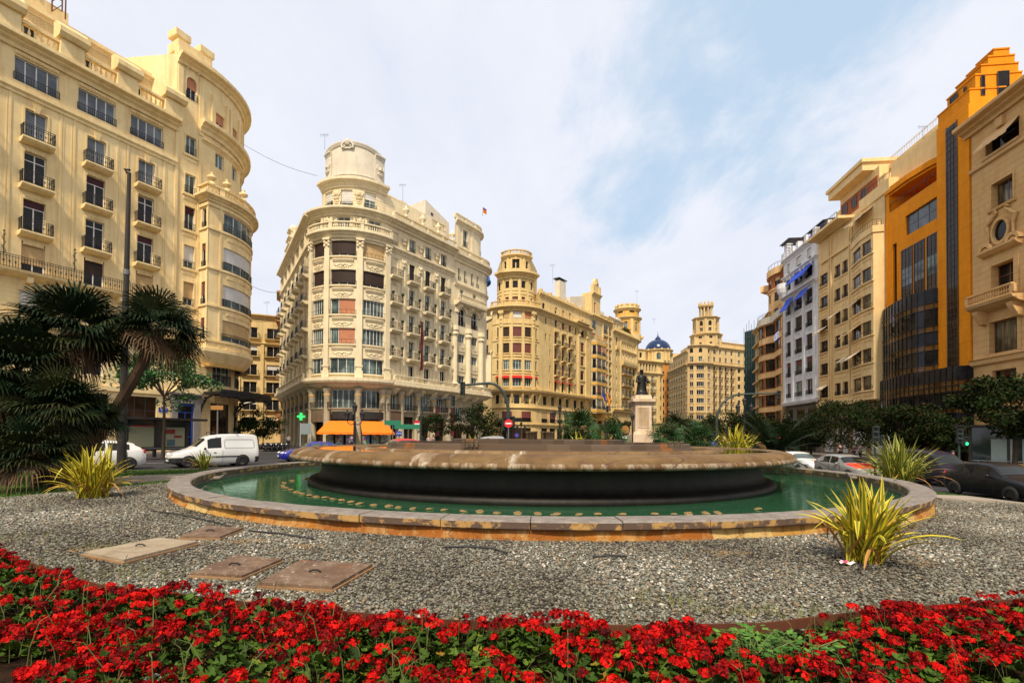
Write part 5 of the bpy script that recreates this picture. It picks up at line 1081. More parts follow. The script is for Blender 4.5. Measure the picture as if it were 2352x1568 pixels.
# ---------------------------------------------------------------- big building at the end of the square with the lantern tower
def build_lantern():
 cm = SAND7; rt = thing('corner_building', 'large sand coloured building ending the square with stepped tower and open lantern', 'building', (82, 212, 0))
 A = Vector((77, 211.5)); B = Vector((87.2, 212.0)); D = Vector((.9, .43)).normalized()
 bw = Path(bow(A, B, 2.6, 10)); rf = Path([B, B+D*25]); lf = Path([A+Vector((1.2, 30)), A]); tr = MB()
 zs = [13.6, 17.15, 20.7, 24.3, 27.9, 31.5]; W = []
 for f, w in ((.12, 1.5), (.44, 3.3), (.82, 2.1)):
  u = bw.L*f
  for z in zs+[9.9]: W.append(dict(r=(u-w/2, u+w/2, z, z+2.0), mull=4 if w > 2 else 2, gl=GL_D, fr=FRAMEW)); pbox(tr, bw, u-w/2-.15, u+w/2+.15, z-.3, z-.1, 0, .2)
  W.append(dict(r=(u-.8, u+.8, 35.0, 37.3), mull=2, gl=GL_C)); W.append(dict(r=(u-.75, u+.75, 39.0, 41.0), mull=1, gl=GL_D, fr=FRAMED, arch=True))
 facade(rt, bw, 0, bw.L, 9.2, 42.1, cm, W, .3, name='bow_wall', back=[(88, 224), (78, 224)])
 for f in (.02, .24, .65, .97): u = bw.L*f; pbox(tr, bw, u-.4, u+.4, 9.5, 33.2, 0, .3)
 cornice(tr, bw, 0, bw.L, 33.4, 34.6, 1.3); cornice(tr, bw, 0, bw.L, 41.3, 42.3, .9); cornice(tr, bw, 0, bw.L, 12.3, 12.9, .5); cornice(tr, bw, 0, bw.L, 8.6, 9.4, .7)
 for u in (.9, 3.5, 6.5, 9.5): pbox(tr, bw, u-.35, u+.35, 34.6, 36.1, .6, 1.3, back=True)
 W = []
 for k, u in enumerate((2.0, 5.6, 9.2, 12.8)):
  for z in zs: W.append(dict(r=(u-.55, u+.55, z, z+2.3), mull=1, gl=GL_D, fr=FRAMED, balc=dict(dep=.9, e=.5, stone=cm, th=.3)))
  W.append(dict(r=(u-.6, u+.6, 39.0, 41), mull=1, gl=GL_C, arch=True)); W.append(dict(r=(u-.6, u+.6, 35.6, 37.6), mull=1, gl=GL_C, fr=FRAMED))
 for u in (17.6, 21.6):
  for z in zs: W.append(dict(r=(u-.9, u+.9, z, z+2), mull=2, gl=GL_D, fr=FRAMED))
  W.append(dict(r=(u-.8, u+.8, 35.2, 37.3), mull=2, gl=GL_C)); W.append(dict(r=(u-.8, u+.8, 39.0, 41), mull=1, arch=True, gl=GL_C))
 facade(rt, rf, 0, rf.L, 9.2, 42.1, cm, W, .3, name='facade_wall', back=[(104, 238), (86, 224)])
 for u in (15.4, 16.1, 19.2, 19.9, 23.4): pbox(tr, rf, u-.25, u+.25, 9.5, 33.2, 0, .35)
 cornice(tr, rf, 0, rf.L, 33.4, 34.4, 1.2); balustrade(tr, rf, .5, rf.L, 34.4, 1.0, .7, 1.0, .5, 4); cornice(tr, rf, 0, rf.L, 41.3, 42.2, .9); pbox(tr, rf, 0, rf.L, 42.2, 45.0, -1.6, -1.0, back=True); cornice(tr, rf, 0, rf.L, 44.2, 45.0, .4, -1.0)
 pbox(tr, rf, .5, 9, 45, 46.3, -5, -2, back=True); pbox(tr, rf, .2, 9.3, 47.6, 48.4, -5.4, -1.7, back=True); pbox(tr, rf, 1, 3, 46.3, 47.6, -4.6, -2.4, back=True); pbox(tr, rf, 7, 8.5, 46.3, 47.6, -4.6, -2.4, back=True); rail(tr, rf, 9, 19, 45, -1.5, -1.5, 1.4, .9)
 W = []
 for k in range(8):
  u = 2+k*3.7
  for z in zs: W.append(dict(r=(u-.6, u+.6, z, z+2.3), mull=1, gl=GL_D, fr=FRAMED, balc=dict(dep=1.0, e=.6, stone=cm, th=.3, step=.3)))
  W.append(dict(r=(u-.6, u+.6, 35.4, 37.4), mull=1, fr=FRAMED))
 facade(rt, lf, 0, lf.L, 0, 40.2, cm, W, .3, name='side_wall', back=[(84, 214), (84, 242)]); cornice(tr, lf, 0, lf.L, 33.4, 34.4, 1.2); cornice(tr, lf, 0, lf.L, 39.4, 40.3, .8); pbox(tr, lf, 1, 6, 40, 43, -4, .3, back=True)
 W = [dict(r=(a, a+2.4, 0, 6.5), mull=2, fr=FRAMED, gl=GL_K, depth=.6) for a in (1.5, 4.8, 8.2)]; facade(rt, bw, 0, bw.L, -.6, 9.2, cm, W, .5, name='ground_floor_wall')
 W = [dict(r=(a, a+2.4, 0, 6.5), mull=2, fr=FRAMED, gl=GL_K, depth=.6) for a in (1, 5, 9, 13, 17, 21)]; facade(rt, rf, 0, rf.L, -.6, 9.2, cm, W, .5, name='ground_floor_wall')
 tr.build('moulding', cm, rt)
 # stepped tower: octagons, then an open lantern of columns
 c = at(1621, 800, 216.5); c.z = 0
 def octo(r_, z0, z1, ops, ck):
  tp = Path([(c.x+r_*math.cos(a), c.y+r_*math.sin(a)) for a in [R(157.5+45*i) for i in range(6)]]); s = tp.L/5
  TW = [dict(r=(s*(i+.5)-w/2, s*(i+.5)+w/2, a, b), mull=2 if w > 1.2 else 1, fr=FRAMEW if ar == 0 else FRAMED, gl=GL_D, arch=ar) for i in range(1, 4) for a, b, w, ar in ops]
  facade(rt, tp, 0, tp.L, z0, z1, cm, TW, .4, name='tower_wall', back=[]); m = MB(); cornice(m, tp, 0, tp.L, z1-ck, z1, .9)
  for i in range(6): u = min(max(s*i, .01), tp.L-.01); pbox(m, tp, max(0, u-.45), min(tp.L, u+.45), z0, z1-ck, 0, .35)
  m.build('tower_cornice', cm, rt); return tp
 octo(6.2, 42.1, 47.9, [(43.2, 44.0, 1.2, 0), (45.6, 46.8, 1.5, 0)], 1.2)
 octo(5.2, 47.9, 55.4, [(49.0, 50.6, 1.4, 0), (51.4, 53.6, 1.5, 1)], 1.1)
 m = MB(); m.lathe([(3.0, 55.4), (3.0, 55.9), (2.6, 56.0)], c, 16)
 for i in range(10): a = 2*math.pi*(i+.5)/10; m.lathe([(.42, 55.9), (.36, 56.1), (.32, 59.8), (.45, 60.2)], (c.x+2.5*math.cos(a), c.y+2.5*math.sin(a), 0), 8)
 m.lathe([(1.5, 55.9), (1.5, 60.2)], c, 10); m.lathe([(2.9, 60.1), (3.1, 60.3), (3.3, 60.8), (3.3, 61.2), (2.6, 61.3), (0, 61.4)], c, 20)
 for i in range(12): a = 2*math.pi*i/12; m.lathe([(.42, 61.2), (.3, 61.6), (.42, 62.0), (.3, 62.3), (.1, 62.9), (0, 63)], (c.x+2.95*math.cos(a), c.y+2.95*math.sin(a), 0), 6)
 m.build('lantern', cm, rt)
 return rt
B7 = build_lantern()
# ---------------------------------------------------------------- right hand side of the square: façades run from far to near
RD = Vector((.1093, .994)).normalized(); RO = Vector((42.3, 0))
def rp(s, d=0):      # plan point at distance s along the right side
 n = Vector((-RD.y, RD.x)); return RO+RD*s+n*d
def rpath(s0, s1, d=0): return Path([rp(s0, d), rp(s1, d)])
GZ = -.5
def build_rounded():
 cm = PEACH8; rt = thing('apartment_building', 'rounded peach building with brick red window bands, set between green scaffolding and the white building', 'building', (58, 100, GZ))
 e = rp(94.3, .2); c = Vector((61.2, 103.0)); r_ = 7.7
 pts = [(c.x+r_*math.cos(R(a)), c.y+r_*math.sin(R(a))) for a in range(60, 206, 8)]; pa = Path(pts+[(53.2, 97), tuple(e)]); L = pa.L
 bd = [(8.6, 10.9), (12.3, 14.5), (15.9, 18.3), (19.7, 21.7), (23.3, 25.6), (4.6, 7.3)]; W = []
 for za, zb in bd:
  for i in range(6): a = .8+i*(L-1.6)/6; W.append(dict(r=(a, a+(L-1.6)/6-.5, za, zb), mull=2, fr=FRAMED, gl=GL_D, depth=.2, shut=.0))
 W.append(dict(r=(L-9, L-7, -.4, 3.4), mull=1, fr=FRAMED, gl=GL_K)); W.append(dict(r=(L-5.5, L-2, -.4, 3.4), mull=1, fr=FRAMED, gl=GL_K))
 facade(rt, pa, 0, L, GZ, 26.4, cm, W, .3, back=[(66, 95), (70, 108)]); m = MB(); t = MB()
 for za, zb in bd:
  pbox(m, pa, 0, L, za-.12, za, -.02, .06); pbox(m, pa, 0, L, zb, zb+.1, -.02, .06)
  for i in range(7): a = .55+i*(L-1.6)/6; pbox(m, pa, a-.3, a+.3, za, zb, -.02, .05)
 m.build('brick_pier', BRICK8, rt)
 pbox(t, pa, 0, L, 25.9, 27.3, 0, .35); t.build('ledge', WHITEP, rt); q = MB(); rail(q, pa, .2, L-.2, 27.3, .25, .25, .9, .8); q.build('railing', IRON, rt)
 up = Path([(c.x+.9+6.6*math.cos(R(a)), c.y+6.6*math.sin(R(a))) for a in range(60, 206, 12)]+[tuple(rp(95, -1.0))])
 U = up.L; W = [dict(r=(a, a+1.3, z, z+1.9), mull=1, fr=FRAMED, gl=GL_D, shut=.3, sh=SH_M) for z in (27.4, 30.9) for a in (U-14, U-11.4, U-8.6, U-5.6, U-3)]
 facade(rt, up, 0, U, 26.4, 33.7, cm, W, .25, name='attic_wall', back=[(68, 98), (70, 108)])
 W = [dict(r=(a, a+1.6, 34.1, 36.0), mull=1, fr=FRAMED, gl=GL_D, shut=.4, sh=SH_T) for a in (U-14, U-11.4, U-8.6, U-5.6, U-3)]
 facade(rt, up, 0, U, 33.7, 36.6, BRICK8, W, .25, name='brick_attic', back=[(68, 98), (70, 108)]); m = MB(); pbox(m, up, 0, U, 36.6, 38.0, -1, .35, back=True); pbox(m, up, 0, U, 33.4, 33.7, 0, .2); pbox(m, up, U-17, U-14.4, 34.8, 36.2, 0, 2.0); m.build('roof_slab', cm, rt)
 q = MB(); rail(q, up, .2, U-.2, 38.0, .1, .1, 1.1, 1.0, .05); q.build('railing', IRON, rt)
 return rt
B8 = build_rounded()
def build_white():
 cm = WHITE9; rt = thing('apartment_building', 'white plastered building with three columns of dark windows and blue awnings high up', 'building', tuple(rp(87))+(GZ,))
 s0, s1 = 94.1, 81.3; pa = rpath(s0, s1); f = lambda s: s0-s; W = []; tr = MB(); L = pa.L
 cols = [(93.0, 91.2), (89.5, 86.8), (85.4, 83.2)]
 for k, z in enumerate((9.5, 13.4, 17.3, 21.3, 25.2)):
  for j, (a, b) in enumerate(cols):
   W.append(dict(r=(f(a), f(b), z, z+2.75), mull=2 if k < 2 else 1, fr=FRAMED if k else FRAMEW, gl=GL_C if k < 2 and j == 1 else GL_D, shut=.5 if k > 1 else (.3 if k else 0), sh=SH_K if k > 1 else SH_M, grd=.85))
   q = MB(); c = (f(a)+f(b))/2; tr.tube([pa.P(c-.9, z-.55, .02), pa.P(c-.4, z-.45, .05), pa.P(c, z-.62, .05), pa.P(c+.4, z-.45, .05), pa.P(c+.9, z-.55, .02)], .06, 4); pbox(tr, pa, f(a)-.1, f(b)+.1, z-.15, z, 0, .1)
 for a, b in cols: W.append(dict(r=(f(a), f(b), 30.0, 32.0), mull=1, gl=GL_D, fr=FRAMED, grd=.6, shut=.3, sh=SH_K)); W.append(dict(r=(f(a)+.4, f(b)-.3, 33.0, 35), mull=1, shut=.7, sh=SH_W))
 facade(rt, pa, 0, L, 8.3, 36.2, cm, W, .3, back=[rp(s1, -9), rp(s0, -9)])
 for s in (93.6, 90.3, 86.1, 82.3): pbox(tr, pa, f(s)-.35, f(s)+.35, 8.6, 28.4, 0, .18)
 pprof(tr, pa, 0, L, [(0, 8.0), (.3, 8.05), (.5, 8.5), (.5, 8.75), (0, 8.8)]); cornice(tr, pa, 0, L, 28.3, 28.9, .8); cornice(tr, pa, 0, L, 32.2, 32.8, .5); cornice(tr, pa, 0, L, 35.5, 36.2, .6)
 for a, b in cols: ring(tr, pa, (f(a)+f(b))/2, 31.6, 1.2, 1.5, 0, .3)
 for s in (94.0, 91, 88, 85, 82): pbox(tr, pa, f(s)-.4, f(s)+.4, 36.2, 37.6, -.5, .3, back=True)
 pbox(tr, pa, 0, 1.2, 36.2, 39.3, -1.2, -.1, back=True); pbox(tr, pa, .3, L, 36.2, 37.2, -1.5, -1.2, back=True)
 tr.build('moulding', cm, rt)
 m = MB(); c = rp(93.4, .3); m.lathe([(.5, 29.0), (1.0, 29.8), (1.2, 30.6), (1.2, 31.5), (.9, 31.6)], (c.x, c.y, 0), 14); m.build('corner_turret', cm, rt)
 m = MB()
 for i in range(9): pbox(m, pa, .1+i*.45, .18+i*.45, 39.2, 39.35, -3.2, .8, back=True)
 pbox(m, pa, 0, 4.2, 39.05, 39.2, .2, .32, back=True); pbox(m, pa, 0, 4.2, 39.05, 39.2, -2.8, -2.7, back=True); pbox(m, pa, 4.05, 4.15, 36.3, 39.1, .2, .3, back=True); m.build('pergola', IRON, rt)
 up = rpath(90, 81.3, -1.6); facade(rt, up, 0, up.L, 36.0, 38.6, cm, rows_of(2, [36.3], 1.2, 1.8, mull=1)+rows_of(5, [36.3], 1.2, 1.8, mull=1), .2, name='penthouse_wall', back=[rp(81.3, -8), rp(90, -8)])
 m = MB(); k0 = [up.P(-.3, 38.5, .8), up.P(up.L, 38.5, .8), up.P(up.L, 39.3, -4), up.P(-.3, 39.3, -4)]; m.face(k0); m.face([(p[0], p[1], p[2]+.15) for p in k0]); m.grid([k0, [(p[0], p[1], p[2]+.15) for p in k0]], 0, True); m.build('penthouse_roof', FRAMED, rt)
 awning(rt, pa, f(89.9), f(82.6), 32.2, 1.5, 2.0, AWN_B); awning(rt, pa, f(91.6), f(88.6), 28.0, 1.3, 2.3, AWN_B, .55); awning(rt, pa, f(86.2), f(82.8), 28.1, 1.1, 1.6, AWN_B, .55); awning(rt, up, 3.5, 8.5, 38.4, 1.4, 1.3, AWN_B)
 W = [dict(r=(f(a), f(b), 4.2, 7.3), mull=2, fr=FRAMED, gl=GL_D, grd=.9, depth=.4) for a, b in cols]+[dict(r=(f(a)-.3, f(b)+.3, GZ+.1, 2.8), mull=1, fr=FRAMED, gl=GL_K, depth=.5) for a, b in cols]
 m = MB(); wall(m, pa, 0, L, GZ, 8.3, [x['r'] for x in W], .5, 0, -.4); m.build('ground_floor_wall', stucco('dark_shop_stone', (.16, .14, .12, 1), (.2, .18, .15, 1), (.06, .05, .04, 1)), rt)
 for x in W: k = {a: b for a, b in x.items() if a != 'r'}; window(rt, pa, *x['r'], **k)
 m = MB(); pbox(m, pa, 0, L, 2.9, 3.9, -.4, .5); m.build('shop_fascia', FRAMED, rt)
 return pa, rt
B9PA, B9 = build_white()
def build_beige():
 cm = BEIGE10; rt = thing('apartment_building', 'beige building with angular bays, horizontal panels and a stack of stepped flat roof terraces', 'building', tuple(rp(72))+(GZ,))
 s0, s1 = 81.2, 64.2; pa = rpath(s0, s1); f = lambda s: s0-s; L = pa.L; W = []; tr = MB()
 zs = [8.5, 12.2, 15.9, 19.55, 23.2, 26.9]
 for k, z in enumerate(zs):
  for a, b in ((76.2, 74.7), (74.1, 72.7)): W.append(dict(r=(f(a), f(b), z+.1, z+2.0), mull=2, fr=FRAMEB, gl=GL_T if k % 2 else GL_D, depth=.3, grd=.6))
  W.append(dict(r=(f(80.6), f(78.3), z, z+1.95), mull=2, fr=FRAMEB, gl=GL_D, depth=.3, grd=.6)); pbox(tr, pa, f(76.4), f(72.5), z-.2, z, 0, .12); pbox(tr, pa, f(75.6), f(73.2), z-1.0, z-.55, 0, .04)
  for q in range(4): pbox(tr, pa, f(80.7)+q*.6, f(80.7)+q*.6+.4, z-.75, z-.65, 0, .1); pbox(tr, pa, f(80.7)+q*.6, f(80.7)+q*.6+.4, z-1.3, z-1.2, 0, .1)
  pbox(tr, pa, f(80.9), f(78.1), z-.15, z, 0, .25)
 facade(rt, pa, 0, L, 7.2, 34.6, cm, W, .3, back=[rp(s1, -10), rp(s0, -10)])
 for s in (77.6, 77.0, 72.0, 71.4): pbox(tr, pa, f(s)-.14, f(s)+.14, 8, 33.8, 0, .25)
 pbox(tr, pa, 0, L, 7.0, 7.9, 0, .35)
 # right bay, canted
 p = lambda s, d: rp(s, d); by = Path([p(71.2, 0), p(71.0, .4), p(67.3, 1.2), p(64.6, 1.2), p(64.4, 0)]); a0 = by.c[1]; a1 = by.c[2]; a2 = by.c[3]; W = []
 for k, z in enumerate(zs):
  W.append(dict(r=(a0+.3, a1-.12, z, z+1.95), mull=3, fr=FRAMEB, gl=GL_T if k % 3 else GL_D, depth=.25)); W.append(dict(r=(a1+.12, a2-.5, z, z+1.95), mull=2, fr=FRAMEB, gl=GL_T, depth=.25))
  for q in range(5): pbox(tr, by, a0+.5+q*.65, a0+.5+q*.65+.45, z-.75, z-.63, 0, .1); pbox(tr, by, a0+.5+q*.65, a0+.5+q*.65+.45, z-1.35, z-1.23, 0, .1)
  for q in range(3): pbox(tr, by, a1+.4+q*.65, a1+.4+q*.65+.45, z-.75, z-.63, 0, .1)
  pbox(tr, by, a0, a2+.1, z-.2, z, 0, .2); q = MB(); rail(q, by, a0+.2, a2-.2, z, .12, .12, .55, 1.2); q.build('railing', IRON, rt)
 facade(rt, by, 0, by.L, 7.2, 30.0, cm, W, .25, name='bay_wall'); m = MB(); m.face([by.P(u, 7.2, 0) for u in by.us(0, by.L)]); m.face([by.P(u, 30.0, 0) for u in by.us(0, by.L)]); pbox(m, by, 0, by.L, 29.5, 30.4, 0, .15); m.build('bay_roof', cm, rt)
 for a, b, z, dp, mt in ((80.7, 78.2, 19.0+1.1, 1.2, AWN_C), (76.3, 74.6, 21.6, 1.2, AWN_C), (71.0, 67.4, 17.9, 1.5, AWN_T), (71.0, 67.4, 14.2, 1.3, AWN_C), (74.2, 72.6, 14.2, .9, AWN_C), (71.0, 67.5, 21.6, .5, AWN_C), (80.7, 78.2, 10.5, .8, AWN_C)):
  if a < 71.5: awning(rt, by, a0+.1, a1, z, dp, dp*.75, mt)
  else: awning(rt, pa, f(a), f(b), z, dp, dp*.7, mt)
 # stepped top
 cornice(tr, pa, f(80.9), f(72), 34.4, 35.0, 1.8); pbox(tr, pa, f(81), f(71.5), 34.6, 35.0, -.5, 2.0, back=True); pbox(tr, pa, f(80), f(65), 30.6, 31.0, 0, .3)
 w2 = MB(); W = [dict(r=(f(79), f(77.5), 35.8, 38), mull=2, fr=FRAMEB, gl=GL_D), dict(r=(f(70.2), f(66), 31.2, 33.6), mull=3, fr=FRAMEB, gl=GL_D, depth=.4), dict(r=(f(75.5), f(73.6), 35.4, 37.4), mull=2, fr=FRAMEB, gl=GL_D)]
 tr.build('moulding', cm, rt)
 def block(sa, sb, z0, z1, d0, d1, mat, name, cap=0, dr=None):
  b = MB(); q = Path([rp(sa, d1), rp(sb, d1)]); pbox(b, q, 0, q.L, z0, z1, d0-d1, 0, back=True)
  if cap: pbox(b, q, -.3, q.L+.3, z1-.5, z1, d0-d1, cap, back=True)
  return b.build(name, mat, rt), q
 block(81, 64.4, 30.4, 34.4, -9, -.3, cm, 'upper_wall'); _, q1 = block(78, 66, 34.4, 38.2, -9, -1.2, cm, 'terrace_wall')
 block(76.6, 67.6, 36.2, 38.7, -8.8, -1.12, BRICK8, 'brick_band'); block(77, 67.4, 38.2, 40.0, -9, -1.3, cm, 'terrace_wall'); _, q2 = block(77.6, 68.6, 40.0, 41.6, -9, .2, cm, 'roof_slab', .25)
 block(69.5, 63, 34.4, 36.0, -9, .2, cm, 'terrace_parapet'); block(64.5, 55, 34.0, 38.2, -12, -1.0, cm, 'penthouse_wall'); block(67.5, 57, 36.0, 39.9, -11, -3.0, cm, 'penthouse_top', .5)
 for w_ in (q1,):
  for a in (2.0, 4.4, 6.8): m = MB(); window(rt, w_, a, a+1.3, 36.7, 38.3, depth=-.12, mull=2, fr=FRAMEB, gl=GL_D)
 b = MB(); rail(b, rpath(80.8, 72.3, 1.7), 0, 8.4, 35.0, 0, 0, 1.0, .6); rail(b, by, .3, by.L-.3, 30.4, .1, .1, .8, .5); rail(b, rpath(69.4, 63, .1), 0, 6.3, 36, 0, 0, .9, .6); b.build('terrace_railing', IRON, rt); b = MB(); rail(b, rpath(67.3, 58.2, -2.7), 0, 8.7, 39.9, 0, 0, 1.1, .45); b.build('terrace_railing', cm, rt)
 b = MB(); pbox(b, rpath(70.6, 65, -.2), 0, 5.5, 31.0, 34.0, -.2, .05); b.build('brick_band', BRICK8, rt); awning(rt, rpath(71, 66.4, -.1), .2, 4.4, 34.0, 1.6, 1.2, AWN_C)
 W = [dict(r=(f(a), f(b), GZ+.1, 3.6), mull=1, shut=.97, sh=SH_W, fr=FRAMED, depth=.4) for a, b in ((80, 77.4), (76.4, 73.4), (72, 69), (67.8, 65.4))]
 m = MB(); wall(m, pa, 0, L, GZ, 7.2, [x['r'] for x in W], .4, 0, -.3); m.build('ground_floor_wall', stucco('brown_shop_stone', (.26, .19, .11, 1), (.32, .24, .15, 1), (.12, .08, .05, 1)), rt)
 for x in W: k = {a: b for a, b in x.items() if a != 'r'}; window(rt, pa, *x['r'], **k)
 m = MB(); pbox(m, pa, 0, L, 4.0, 5.0, -.3, .35); m.build('shop_fascia', FRAMED, rt)
 return pa, rt
B10PA, B10 = build_beige()
def build_orange():
 cm = ORANGE11; rt = thing('theatre_building', 'bright orange modern building with a dark glazed tower strip and curved smoked glass front', 'building', tuple(rp(57))+(GZ,))
 s0, s1 = 64.0, 54.5; pa = rpath(s0, s1); f = lambda s: s0-s; L = pa.L
 W = [dict(r=(f(60.3), f(54.9), 27.1, 29.6), mull=3, tr=.5, fr=FRAMED, gl=GL_B, depth=.3), dict(r=(f(62.7), f(61.9), 9, 27.0), mull=1, fr=FRAMED, gl=GL_K)]
 facade(rt, pa, 0, L, 9, 31.4, cm, W, .35, back=[rp(s1, -8), rp(s0, -8)])
 m = MB()
 for a, b in ((60.9, 59.1), (58.7, 57.1), (56.6, 54.9)):      # glazed slots with their own grid
  u0, u1 = f(a), f(b); pbox(m, pa, u0-.08, u0, 17, 25.5, 0, .08); pbox(m, pa, u1, u1+.08, 17, 25.5, 0, .08); pbox(m, pa, u0-.08, u1+.08, 25.4, 25.55, 0, .08)
  for i in range(4): u = u0+(u1-u0)*i/3; pbox(m, pa, u-.03, u+.03, 17, 25.4, 0, .06)
  for i in range(11): z = 17+i*.78; pbox(m, pa, u0, u1, z-.03, z+.03, 0, .05)
  g = MB(); g.face([pa.P(u0, 17, .02), pa.P(u1, 17, .02), pa.P(u1, 25.4, .02), pa.P(u0, 25.4, .02)]); g.face([pa.P(u0, 20.9, .028), pa.P(u1, 20.9, .028), pa.P(u1, 23.1, .028), pa.P(u0, 23.1, .028)], 1); g.build('glazed_slot', [GL_K, GL_B if a > 58 else GL_C], rt)
 m.build('slot_frame', FRAMED, rt)
 # rounded roof terrace
 m = MB(); q = Path([rp(63.9, -.4), rp(63.7, .1)]+[tuple(rp(63.7-.6*i, .1-.02*i*i*.5)) for i in range(1, 6)]+[tuple(rp(54.6, -3.0))])
 tp = Path([rp(63.9, .0), rp(60, -.1), rp(57, -.6), rp(54.6, -1.6)]); pbox(m, tp, 0, tp.L, 34.0, 34.7, -5, .2, back=True); pbox(m, tp, 0, tp.L, 33.7, 33.95, -5, -.05, back=True); pbox(m, rpath(63.9, 54.6, -4), 0, 9.2, 31, 34, -3, 0, back=True); pbox(m, rpath(63.9, 63.3, 0), 0, .6, 31.4, 34.0, -4, 0, back=True); m.build('roof_canopy', cm, rt)
 q = MB(); rail(q, pa, .7, L, 31.4, -.1, -.1, 1.2, 2.0, .05); q.build('railing', IRON, rt)
 # stair tower
 t0, t1 = 54.5, 50.1; tw = Path([rp(t0, -3), rp(t0, .45), rp(t1, .45), rp(t1, -3)]); a = tw.c[1]
 m = MB(); wall(m, tw, 0, tw.L, 9, 36.8, [], .3); shell(m, tw, 0, tw.L, 9, 36.8, [rp(t1, -6), rp(t0, -6)]); m.build('tower_wall', cm, rt)
 m = MB(); su0, su1 = a+1.55, a+2.85
 for u in (su0-.08, su1): pbox(m, tw, u, u+.08, 9, 36.1, 0, .1)
 for i in range(36): z = 9.3+i*.75; pbox(m, tw, su0, su1, z, z+.05, .03, .09)
 for i in (1, 2): u = su0+(su1-su0)*i/3; pbox(m, tw, u-.02, u+.02, 9, 36, .03, .08)
 g = MB(); g.face([tw.P(su0, 9, .04), tw.P(su1, 9, .04), tw.P(su1, 36, .04), tw.P(su0, 36, .04)]); g.build('glazed_strip', GL_K, rt); m.build('strip_frame', FRAMED, rt)
 for k, (sa, sb, z0, z1, d0, d1) in enumerate(((54.45, 50.15, 36.8, 38.4, -5.0, .3), (53.95, 50.2, 38.4, 39.9, -4.7, -.3), (53.5, 50.25, 39.9, 40.9, -4.4, -.9), (53.0, 50.3, 40.9, 41.8, -4.1, -1.6), (52.5, 50.4, 41.8, 42.6, -3.7, -2.2), (54.3, 50.3, 36.0, 37.6, -6.5, -4.9))):
  b = MB(); q = Path([rp(sa, d0), rp(sa, d1), rp(sb, d1), rp(sb, d0)]); pbox(b, q, 0, q.L, z0, z1, -.4, 0, back=True); b.face([q.P(u, z1, 0) for u in q.us(0, q.L)]); pbox(b, q, 0, q.L, z1-.12, z1+.03, 0, .08); b.build('tower_step', cm, rt)
 q = Path([rp(53.95, -.28), rp(50.2, -.28), rp(50.12, -4.8)])
 for u0, u1, z0, z1 in ((.5, 1.5, 37.0, 39.6), (2.3, 2.6, 37.4, 39.5), (4.3, 4.7, 37.6, 39.7), (5.8, 6.9, 37.6, 40.0)):
  window(rt, q, u0, u1, z0, z1, depth=-.06, mull=1, fr=FRAMED, gl=GL_D, fw=.08)
 # smoked glass front
 p = lambda s, d: tuple(rp(s, d)); gA = Path([p(64.4, 0), p(64.3, .25)]+[p(64.3-1.0*i, .25+1.3*math.sin(math.pi*i/15)) for i in range(1, 8)]+[p(56.4, 1.5), p(55.4, 1.25), p(54.5, .7), p(54.3, 0)]); gB = Path([p(64.7, 0), p(64.6, .45)]+[p(64.6-1.2*i, .45+1.3*math.sin(math.pi*i/12)) for i in range(1, 7)]+[p(55.5, 1.8), p(54.5, 1.75), p(53.4, 1.8), p(50.1, 1.8), p(49.9, 0)])
 def curtain(pp, z0, z1, bands, step=.8):
  m = MB(); U = [pp.L*i/int(pp.L/step) for i in range(int(pp.L/step)+1)]
  for u in U: pbox(m, pp, max(0, u-.035), min(pp.L, u+.035), z0, z1, .0, .07)
  for za, zb, mt in bands: pbox(m, pp, 0, pp.L, za-.04, za+.04, 0, .08)
  mid = [(za+zb)/2 for za, zb, mt in bands if zb-za > 2.2]
  fr = m.build('curtain_frame', GL_N, rt)
  for za, zb, mt in bands:
   g = MB(); Q = pp.us(0, pp.L); g.grid([[pp.P(u, za, 0) for u in Q], [pp.P(u, zb, 0) for u in Q]]); g.build('glass_band', mt, rt)
  b = MB(); b.face([pp.P(u, z1, 0) for u in pp.us(0, pp.L)]); b.face([pp.P(u, z0, 0) for u in pp.us(0, pp.L)]); b.build('front_roof', GL_N, rt)
 curtain(gA, 9.6, 18.9, [(9.6, 10.3, GL_A), (10.3, 11.9, GL_D), (11.9, 12.6, GL_A), (12.6, 14.0, GL_N), (14.0, 14.7, GL_A), (14.7, 16.6, GL_D), (16.6, 17.3, GL_A), (17.3, 18.9, GL_N)])
 curtain(gB, 3.5, 9.5, [(3.5, 4.6, GL_N), (4.6, 5.2, GL_A), (5.2, 6.9, GL_D), (6.9, 7.5, GL_A), (7.5, 8.1, GL_A), (8.1, 9.5, GL_N)])
 W = [dict(r=(a, a+2.6, GZ+.1, 3.0), mull=2, fr=FRAMED, gl=GL_K, depth=.4) for a in (1, 4.6, 8.2, 11.4)]; fp = rpath(64.2, 50.0, -.6)
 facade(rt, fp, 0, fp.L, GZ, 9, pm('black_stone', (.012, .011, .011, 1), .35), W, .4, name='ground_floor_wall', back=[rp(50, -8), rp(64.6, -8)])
 m = MB(); pbox(m, rpath(53.6, 52.4, -.5), 0, 1.1, .6, 2.7, 0, .08); m.build('notice_board', pm('pale_notice', (.30, .33, .33, 1), .5), rt)
 return pa, rt
B11PA, B11 = build_orange()
